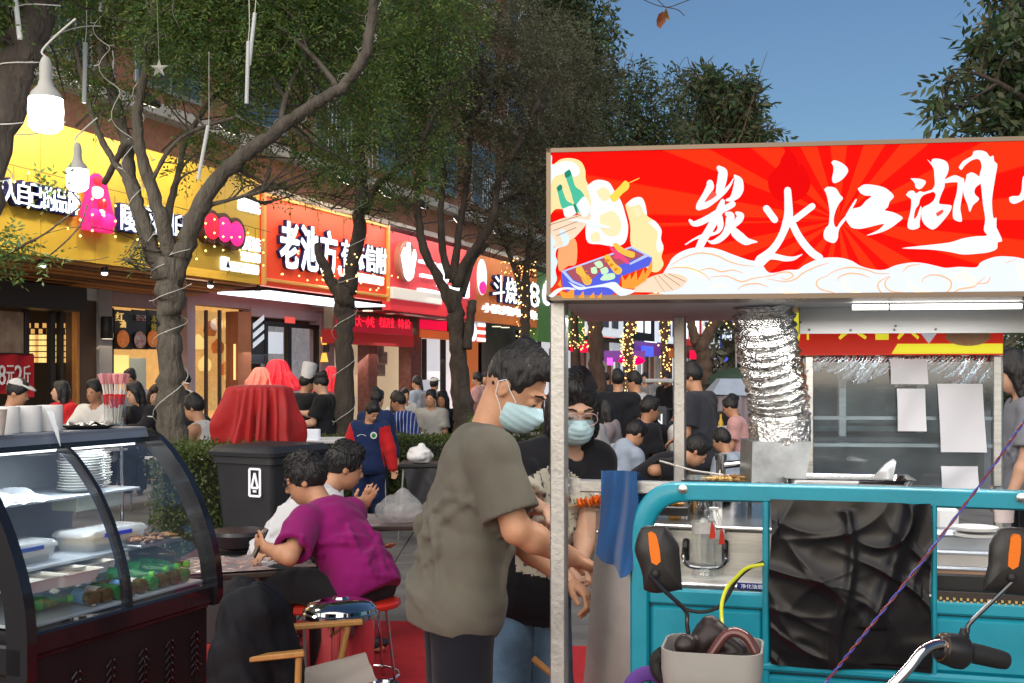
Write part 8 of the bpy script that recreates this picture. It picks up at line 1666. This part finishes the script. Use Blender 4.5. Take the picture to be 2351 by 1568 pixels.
ci2=thing('curtain_lights','tiny warm bulbs scattered over the foot of the red sign','string lights',FA(2.5,.3,3.5));mb=MB()
for k in range(46):cc=FA(g.uniform(.2,4.9),.3,3.35+.55*g.random()**1.4);mb.add(cc+.022*np.array([(1,0,0),(-1,0,0),(0,1,0),(0,-1,0),(0,0,1),(0,0,-1)]),[(0,2,4),(2,1,4),(1,3,4),(3,0,4),(2,0,5),(1,2,5),(3,1,5),(0,3,5)])
build('light_beads',mb,MATS['yellow_bead'],ci2,kind='stuff',smooth=False)
dl=thing('dry_twig','thin twig with brown dry leaves against the sky over the sign','twig',P(1525,20,5.2));mb=MB()
for q in([(1440,-30),(1480,0),(1527,16),(1560,8),(1600,-8)],[(1500,-10),(1527,16)],[(1527,16),(1555,22),(1572,36)]):mb.tube(smooth_line([P(x,y,5.2)for x,y in q]),.0022,5)
build('stem',mb,BARKD,dl,kind='stuff')
for pts,col in(([(1522,26),(1512,32),(1507,46),(1508,60),(1516,66),(1528,50),(1530,36)],(.16,.05,.02)),([(1530,18),(1524,28),(1528,44),(1538,46),(1534,30)],(.22,.14,.05))):mb=MB();p=[P(x,y,5.2)for x,y in pts];c=np.mean(p,
0)+V(0,.02,0);mb.add(p+[c],[(i,(i+1)%len(p),len(p))for i in range(len(p))]);build('dry_leaf',mb,mat('dry_leaf_%d'%(col[0]*100),col,.7),dl,smooth=False)
# ============================================================ the people in the picture
C_=lambda n,c,**k:cloth('cloth_'+n,c,**k)
OLIVE=C_('olive',(.118,.110,.088),fold=.3,fscale=6);NAVYT=C_('navy',(.007,.008,.014));BLACKT=C_('black',(.013,.013,.017));MAG=C_('magenta',(.24,.007,.13),fold=.4,fscale=7);WHT_T=C_('white',(.62,.62,.64),var=.06);WHT_C=C_('white2',
(.60,.59,.57),var=.08)
GREY_T=C_('grey',(.20,.20,.22));MAUVE_T=C_('mauve_grey',(.27,.23,.25));RED_T=C_('red',(.52,.015,.02));BLUE_T=C_('navy_blue',(.012,.025,.085));JEAN=C_('washed_denim',(.13,.24,.37),var=.5,fold=.5);DARKSH=C_('dark_shirt',(.035,
.037,.048));BRNTR=C_('brown_trousers',(.10,.085,.08));PALEB=C_('pale_blue',(.38,.45,.56));PINK_T=C_('pink',(.60,.33,.32));PURP=C_('purple',(.11,.06,.10));GREYTR=C_('grey_trousers',(.25,.26,.30))
MASKM=mat('blue_mask',(.42,.60,.66),.75,bump=.15,bs=200)
def stripes():
 m=C_('blue_stripe',(.015,.04,.22));nt=m.node_tree;b=nt.nodes['Principled BSDF'];tc=nt.nodes.new('ShaderNodeTexCoord');w=nt.nodes.new('ShaderNodeTexWave');w.inputs['Scale'].default_value=6.5;w.inputs['Distortion'].default_value=.6;w.bands_direction='X';r=nt.nodes.new('ShaderNodeValToRGB');r.color_ramp.elements[0].position=.82;r.color_ramp.elements[1].position=.9;r.color_ramp.elements[0].color=(.012,
.035,.2,1);r.color_ramp.elements[1].color=(.42,.45,.55,1)
 nt.links.new(tc.outputs['Object'],w.inputs[0]);nt.links.new(w.outputs[0],r.inputs[0]);nt.links.new(r.outputs[0],b.inputs['Base Color']);return m
STRIPE=stripes()
CREAMP=mat('cream_print',(.50,.47,.38),.8,var=.0,fold=.3,bump=.2,bs=300)
def inkprint():
 nt=CREAMP.node_tree;b=nt.nodes['Principled BSDF'];tc=nt.nodes.new('ShaderNodeTexCoord');n=nt.nodes.new('ShaderNodeTexNoise');n.inputs['Scale'].default_value=22;n.inputs['Detail'].default_value=6;n.inputs['Distortion'].default_value=1.5;r=nt.nodes.new('ShaderNodeValToRGB');r.color_ramp.elements[0].position=.40;r.color_ramp.elements[1].position=.47;r.color_ramp.elements[0].color=(.07,
.065,.055,1);r.color_ramp.elements[1].color=(.50,.47,.38,1)
 nt.links.new(tc.outputs['Object'],n.inputs['Vector']);nt.links.new(n.outputs[0],r.inputs[0]);nt.links.new(r.outputs[0],b.inputs['Base Color'])
inkprint()
def cap(pn,m,brim=True,fwd=0,name='cap'):
 H,HM,S,e=pn['H'],pn['HM'],pn['S'],pn['e'];q=SDF(H(0,0,.1)-.24,H(0,0,.1)+.24,.009);q.ell(H(0,-.012,.062),(.09*S,.112*S,.092*S),HM,0);q.plane(H(0,0,.088),HM@nrm((0,.1,-1)))
 if brim:q.ell(H(0,.088,.095),(.074*S,.075*S,.013*S),HM@np.array([[1,0,0],[0,.97,.25],[0,-.25,.97]]),.012)
 q.ell(H(0,0,.02),(.078*S,.097*S,.1*S),HM,0,'s');v,f=q.mesh();raw(name,v,f,m,e,True,180)
 # grey shirt vendor
D1=3.62
v1=person('vendor in a grey tee and blue face mask bending over the stall',1052,D1,80,1.715,lean=10,top=OLIVE,bottom=NAVYT,skin=0,hair='undercut',head=(30,36),fit=1.2,hem=.02,vox=.0065,neck_fwd=.02,build_w=1.04,ripple=.008,
arms={'R':(P(1186,1216,3.40),P(1318,1282,3.50)),'L':(P(1192,1240,3.80),P(1302,1330,3.72)),'Rh':dict(curl=.7,palm=(0,0,-1)),'Lh':dict(curl=.9,palm=(-.3,0,-1))})
face_mask(v1,MASKM)
# woman vendor with cap, glasses and mask
v2=person('vendor in a black cap, clear glasses and mask behind the front post',1216,4.15,152,1.625,lean=10,tilt=-14,top=BLACKT,front=CREAMP,bottom=JEAN,skin=1,hair='bob',head=(18,20),build_w=.86,fit=1.3,hem=.06,vox=.008,
neck_fwd=.2,ripple=.006,arms={'R':(P(1192,1150,3.98),P(1238,1166,3.86)),'L':(P(1352,1210,4.05),P(1330,1300,3.9)),'Rh':dict(curl=1.0,palm=(.2,-.4,-1)),'Lh':dict(curl=.8)})
face_mask(v2,MASKM);spectacles(v2,mat('clear_pink_frame',(.55,.38,.36),.2,alpha=.85),thin_glass('spectacle_lens',(.95,.95,.95),.08),1.15);cap(v2,BLACKT,False)
# seated men by the bin
v3=person('seated man in a magenta shirt with glasses looking at his phone',838,5.8,298,1.74,'sit',lean=37,top=MAG,top_kind='polo',bottom=BLACKT,skin=0,hair='short',head=(-22,16),fit=1.3,seat=.455,vox=.0085,build_w=1.02,neck_fwd=-.1,
ts=.84,thigh=(12,-1),arms={'L':(P(664,1278,5.50),P(612,1258,5.62)),'R':(P(700,1262,6.05),P(640,1268,5.95)),'Lh':dict(curl=.9,palm=(.2,.9,.2)),'Rh':dict(curl=.6)},ripple=.006,hem=.0)
spectacles(v3,BLK,None,.9)
mb=MB();p=P(597,1246,5.66);mb.box(p,(.012,.075,.155),rotz(.4)@np.array([[.9,0,.43],[0,1,0],[-.43,0,.9]]),.004);build('phone',mb,mat('phone_black',(.02,.02,.022),.2),label='mobile phone held by the man in the magenta shirt',
cat='phone',smooth=False)
v4=person('seated man in a white tee leaning forward with one hand raised',636,6.45,66,1.74,'sit',lean=38,top=WHT_T,bottom=BLACKT,skin=0,hair='short',head=(2,14),fit=1.4,vox=.010,build_w=1.05,neck_fwd=.0,ts=.9,thigh=(14,-1),
arms={'R':(P(795,1215,6.25),P(826,1168,6.2)),'L':(P(800,1215,6.75),P(850,1240,6.7)),'Rh':dict(curl=.25,palm=(-.3,1,.2)),'Lh':dict(curl=.5)},ripple=.007,hem=.02)
# schoolboy and those behind him
v5=person('schoolboy in a navy jersey with red sleeves and tracksuit trousers',848,11.5,184,1.34,lean=3,top=BLUE_T,top_kind='long',sleeve=RED_T,bottom=BLUE_T,skin=0,hair='short',head=(-42,36),arms={'R':(6,20,8,14),'L':(4,
18,6,12)},fit=1.4,vox=.013,legs={'R':(4,0),'L':(-3,6)})
fr5=np.stack([-v5['r'],V(0,0,1),v5['ff']],1)
mb=MB();mb.lathe([(.035,0),(.035,.004),(.001,.005)],v5['chest']+v5['ff']*.115-v5['r']*.07+v5['spine']*.01,16,fr5);bd_=build('round_badge',mb,WHT_T,v5['e']);mb=MB();mb.lathe([(.022,.004),(.022,.007),(.001,.008)],v5['chest']+v5['ff']*.115-v5['r']*.07+v5['spine']*.01,
12,fr5);build('badge_green',mb,GM,bd_)
mb=MB();mb.tube([v5['chest']+v5['ff']*.11+v5['r']*.10+v5['spine']*(.0+.02*i)*0+v5['spine']*(.02*math.sin(i))+v5['r']*-.03*i for i in range(4)],.004,5);build('white_swoosh_mark',mb,WHT_T,v5['e'])
for s,sg in(('L',1),):a0,a1,a2=v5['LG'][s];o_=-v5['r']*.085;mb=MB();mb.tube([a0+o_,a1+o_*.95,a2+o_*.8],.006,5);build('side_stripe',mb,WHT_T,v5['e'])
person('person in navy standing directly behind the schoolboy',858,12.7,20,1.42,top=BLUE_T,top_kind='hoodie',bottom=NAVYT,hair='bun',head=(0,10),vox=.016)
v6=person('man in a white vest and glasses seated behind the hedge',490,11.4,286,1.70,'sit',lean=16,top=WHT_C,top_kind='tank',bottom=NAVYT,hair='short',head=(-6,14),seat=.52,arms={'L':(20,12,30,0),'R':(30,8,60,-8)},vox=.013);spectacles(v6,
BLK,None,.95)
PB_='diners at the tables'
person('girl in a red hoodie seated behind the paper rolls',150,14.2,215,1.62,'sit',lean=4,top=RED_T,top_kind='hoodie',bottom=NAVYT,skin=1,hair='bob',head=(28,-6),seat=.64,group=PB_)
person('man in a white polo shirt seated behind the candy jar',228,13.4,190,1.72,'sit',lean=6,top=WHT_C,top_kind='polo',bottom=BLACKT,skin=2,hair='short',head=(6,4),seat=.62,arms={'R':(40,6,60,-20),'L':(40,6,60,-20)},group=PB_)
person('man in a grey tee standing behind the candy jar',303,15.2,170,1.66,top=GREY_T,bottom=NAVYT,skin=2,hair='short',head=(10,12))
person('seated person in a black jacket left of the wound tree',330,13.8,205,1.70,'sit',lean=8,top=BLACKT,top_kind='hoodie',bottom=BLACKT,skin=1,hair='bob',head=(20,8),seat=.60,arms={'R':(45,8,50,-20),'L':(45,8,50,-20)},group=PB_)
person('woman in dull purple half behind the wound tree trunk',362,14.4,190,1.62,'sit',lean=8,top=PURP,top_kind='long',bottom=BLACKT,skin=1,hairm=HAIRB,hair='long',head=(-30,10),seat=.60,group=PB_)
v7=person('man in a white cap looking at a phone at the left edge',2,11.2,88,1.70,'sit',lean=10,top=NAVYT,bottom=NAVYT,skin=0,hair='short',head=(0,18),seat=.66,arms={'R':(28,6,78,-6),'L':(28,6,74,-6)},group=PB_);cap(v7,WHT_C)
mb=MB();mb.box(v7['A']['R'][2]+V(.12,.02,.05),(.012,.075,.15),np.array([[.8,0,.6],[0,1,0],[-.6,0,.8]]),.004);build('phone',mb,POST[1],label='white phone held by the man in the white cap',cat='phone',smooth=False)
person('woman with long dark hair in black just right of the wound trunk',431,12.4,330,1.60,'sit',lean=6,top=BLACKT,top_kind='long',bottom=BLACKT,hair='long',head=(0,5),seat=.56,group=PB_);person('person in white standing far behind the wound trunk',
437,16.0,260,1.62,top=WHT_C,bottom=NAVYT,hair='short',head=(0,5))
v8=person('cook in black with a tall white hat, back turned, left of the dark tree',690,14.6,40,1.60,lean=6,top=BLACKT,bottom=BLACKT,skin=0,hair='short',head=(10,8),arms={'R':(50,10,60,-10),'L':(40,10,50,-6)})
mb=MB();H=v8['H'];mb.lathe([(.086,0),(.089,.02),(.098,.19),(.09,.215),(.02,.20)],H(0,-.012,.065),26,v8['HM']@np.array([[1,0,0],[0,1,.10],[0,-.10,1.]]));build('cook_hat',mb,WHT_T,v8['e'])
v9=person('woman in a black tee and black visor facing the cook',752,14.0,278,1.60,lean=4,top=BLACKT,bottom=BLACKT,skin=1,hair='bun',head=(0,12),arms={'L':(20,8,60,-14),'R':(50,8,50,0)});cap(v9,BLACKT)
person('woman with brown hair in black seen from behind at the grey table',905,17.0,12,1.62,'sit',lean=12,top=BLACKT,bottom=BLACKT,hairm=HAIRB,hair='long',head=(0,10),group=PB_)
person('man in a blue striped shirt leaning to the grey table',948,16.4,290,1.72,'sit',lean=18,top=STRIPE,bottom=GREYTR,skin=2,hair='short',head=(-4,8),arms={'L':(45,6,30,-4),'R':(50,6,40,-4)},group=PB_)
person('man in a pale grey tee facing us beyond the striped shirt',992,17.6,186,1.70,'sit',lean=4,top=C_('pale_grey',(.42,.41,.39)),bottom=GREYTR,skin=0,hair='short',head=(10,-4),group=PB_)
person('diner in white and orange beyond the woman in black',888,18.8,70,1.66,'sit',lean=12,top=WHT_C,bottom=NAVYT,hair='short',head=(0,10),group=PB_)
v10=person('person in a white cap and grey top standing by the white door',992,20.5,25,1.52,top=GREY_T,bottom=NAVYT,hair='short');cap(v10,WHT_C)
person('dark haired diner in black at the third tree',1020,17.8,200,1.66,'sit',lean=4,top=BLACKT,bottom=BLACKT,hair='long',group=PB_);person('far diner in white left of the striped shirt',925,20.0,150,1.6,'sit',top=WHT_C,
bottom=NAVYT,hair='short',seat=.5,group=PB_);person('far standing person in blue and white by the marble pillar',965,21.0,300,1.55,top=PALEB,bottom=NAVYT,hair='ponytail')
# right of the post, under the sign
person('standing man in a black tee with his back turned, under the sign',1419,13.7,4,1.64,lean=2,top=BLACKT,bottom=NAVYT,hair='short',build_w=1.06,arms={'R':(-2,14,14,4),'L':(-2,14,14,4)});person('standing man in a white tee facing left beside the one in black',
1466,13.9,296,1.62,lean=2,top=WHT_T,bottom=NAVYT,hair='short',head=(-10,6),skin=0)
person('woman in black with a dark ponytail left of the grey coat',1345,9.2,240,1.60,'sit',lean=6,top=BLACKT,bottom=BLACKT,hair='ponytail',head=(-10,10),seat=.72)
q=SDF(P(1366,1030,8.8)-.35,P(1366,1030,8.8)+.35,.014);q.cone(P(1358,985,8.8),P(1372,985,8.8),.06,.05,.03);q.cone(P(1360,1000,8.8),P(1366,1095,8.8),.08,.10,.05);q.cone(P(1375,1000,8.8),P(1385,1090,8.8),.05,.06,.05);q.ripple(.014,
34,3,(1,0,.1));v,f=q.mesh();o=raw('grey_coat',v,f,mat('sheer_grey_cloth',(.32,.32,.33),.6,alpha=.9,fold=.6,fscale=9),None,True,180,origin=P(1366,1095,8.8));props(o,'pale grey coat hanging behind the woman in black','coat')
person('woman in a mauve grey hoodie seated below the man in black',1412,13.0,285,1.60,'sit',lean=8,top=MAUVE_T,top_kind='hoodie',bottom=NAVYT,hair='bob',head=(0,8),group=PB_)
person('seated man with cropped hair in a black polo shirt facing right',1463,12.3,66,1.72,'sit',lean=10,top=BLACKT,top_kind='polo',bottom=BLACKT,hair='thin',skin=2,head=(10,10),group=PB_)
v11=person('woman in a black tee with white print looking down at her food',1496,12.9,196,1.60,'sit',lean=16,top=BLACKT,bottom=BLACKT,hair='bob',head=(0,36),group=PB_)
mb=MB()
for k in range(4):c=v11['chest']+v11['ff']*.125+v11['r']*(.12-.07*k)+v11['spine']*(.03+.02*(k%2));mb.beam(c,c+v11['r']*-.05+v11['spine']*.02,.012,.008);mb.beam(c,c+v11['spine']*.04,.012,.008)
build('white_shirt_print',mb,WHT_T,v11['e'],smooth=False,kind='stuff')
person('man in black bending low over the table by the back post',1440,9.6,84,1.76,'sit',lean=56,top=BLACKT,bottom=BLACKT,hair='short',head=(0,40),arms={'R':(P(1500,1080,9.4),P(1530,1080,9.5)),'L':(P(1500,1070,9.9),P(1535,
1078,9.8))},seat=.46,fit=1.2,hem=.02,build_w=1.1,vox=.012)
person('person in a pale blue hoodie left of the man bending low',1402,10.6,60,1.62,'sit',lean=22,top=PALEB,top_kind='hoodie',bottom=GREYTR,hair='short',head=(0,34),seat=.36,group=PB_)
person('standing man in a loose dark shirt right of the back post',1612,10.7,306,1.70,lean=5,top=DARKSH,bottom=BRNTR,hair='short',head=(-14,14),fit=1.8,hem=.10,arms={'L':(2,10,10,4),'R':(30,8,30,0)},vox=.012)
person('child in a pale blue top seated beside the smoke box',1686,9.9,310,1.30,'sit',lean=10,top=PALEB,bottom=NAVYT,hair='short',head=(-10,14),seat=.42,vox=.013);person('dark haired diner by the yellow bottle',1663,16.6,
60,1.62,'sit',lean=10,top=BLACKT,top_kind='long',bottom=BLACKT,hair='bob',head=(0,14),group=PB_);person('diner in pink half hidden by the duct',1704,15.0,290,1.6,'sit',lean=10,top=PINK_T,bottom=NAVYT,hair='short',head=(0,
20),group=PB_)
person('person in white behind the back stall post',1556,12.6,120,1.62,'sit',top=WHT_C,bottom=NAVYT,hair='short',head=(0,16),group=PB_)
person('person in black standing behind the duct and the cabinet',1856,5.6,262,1.68,lean=4,top=BLACKT,bottom=BLACKT,skin=1,hair='short',head=(10,12))
person('person with long dark hair in a grey tee at the right edge',2366,7.2,282,1.74,lean=4,top=C_('cool_grey',(.24,.255,.30)),bottom=NAVYT,skin=1,hair='long',head=(-4,16))
for k,(x,d,y_,t)in enumerate(((1300,24,150,BLACKT),(1392,26,10,DARKSH),(1120,24,200,WHT_C),(1150,26,20,BLUE_T),(1480,27,190,GREY_T),(1536,23,220,BLACKT),(1105,21.5,290,PINK_T))):
 person(['dark figure far off by the yellow hanging sign','dim figure far off right of the dark trunk','far figure in white left of the vendor','far figure in blue left of the vendor','far grey figure by the glittering trunk',
'far dark figure by the scooter','far figure in pink by the brown shop'][k],x,d,y_,1.62,top=t,bottom=NAVYT,hair='short',vox=.026)
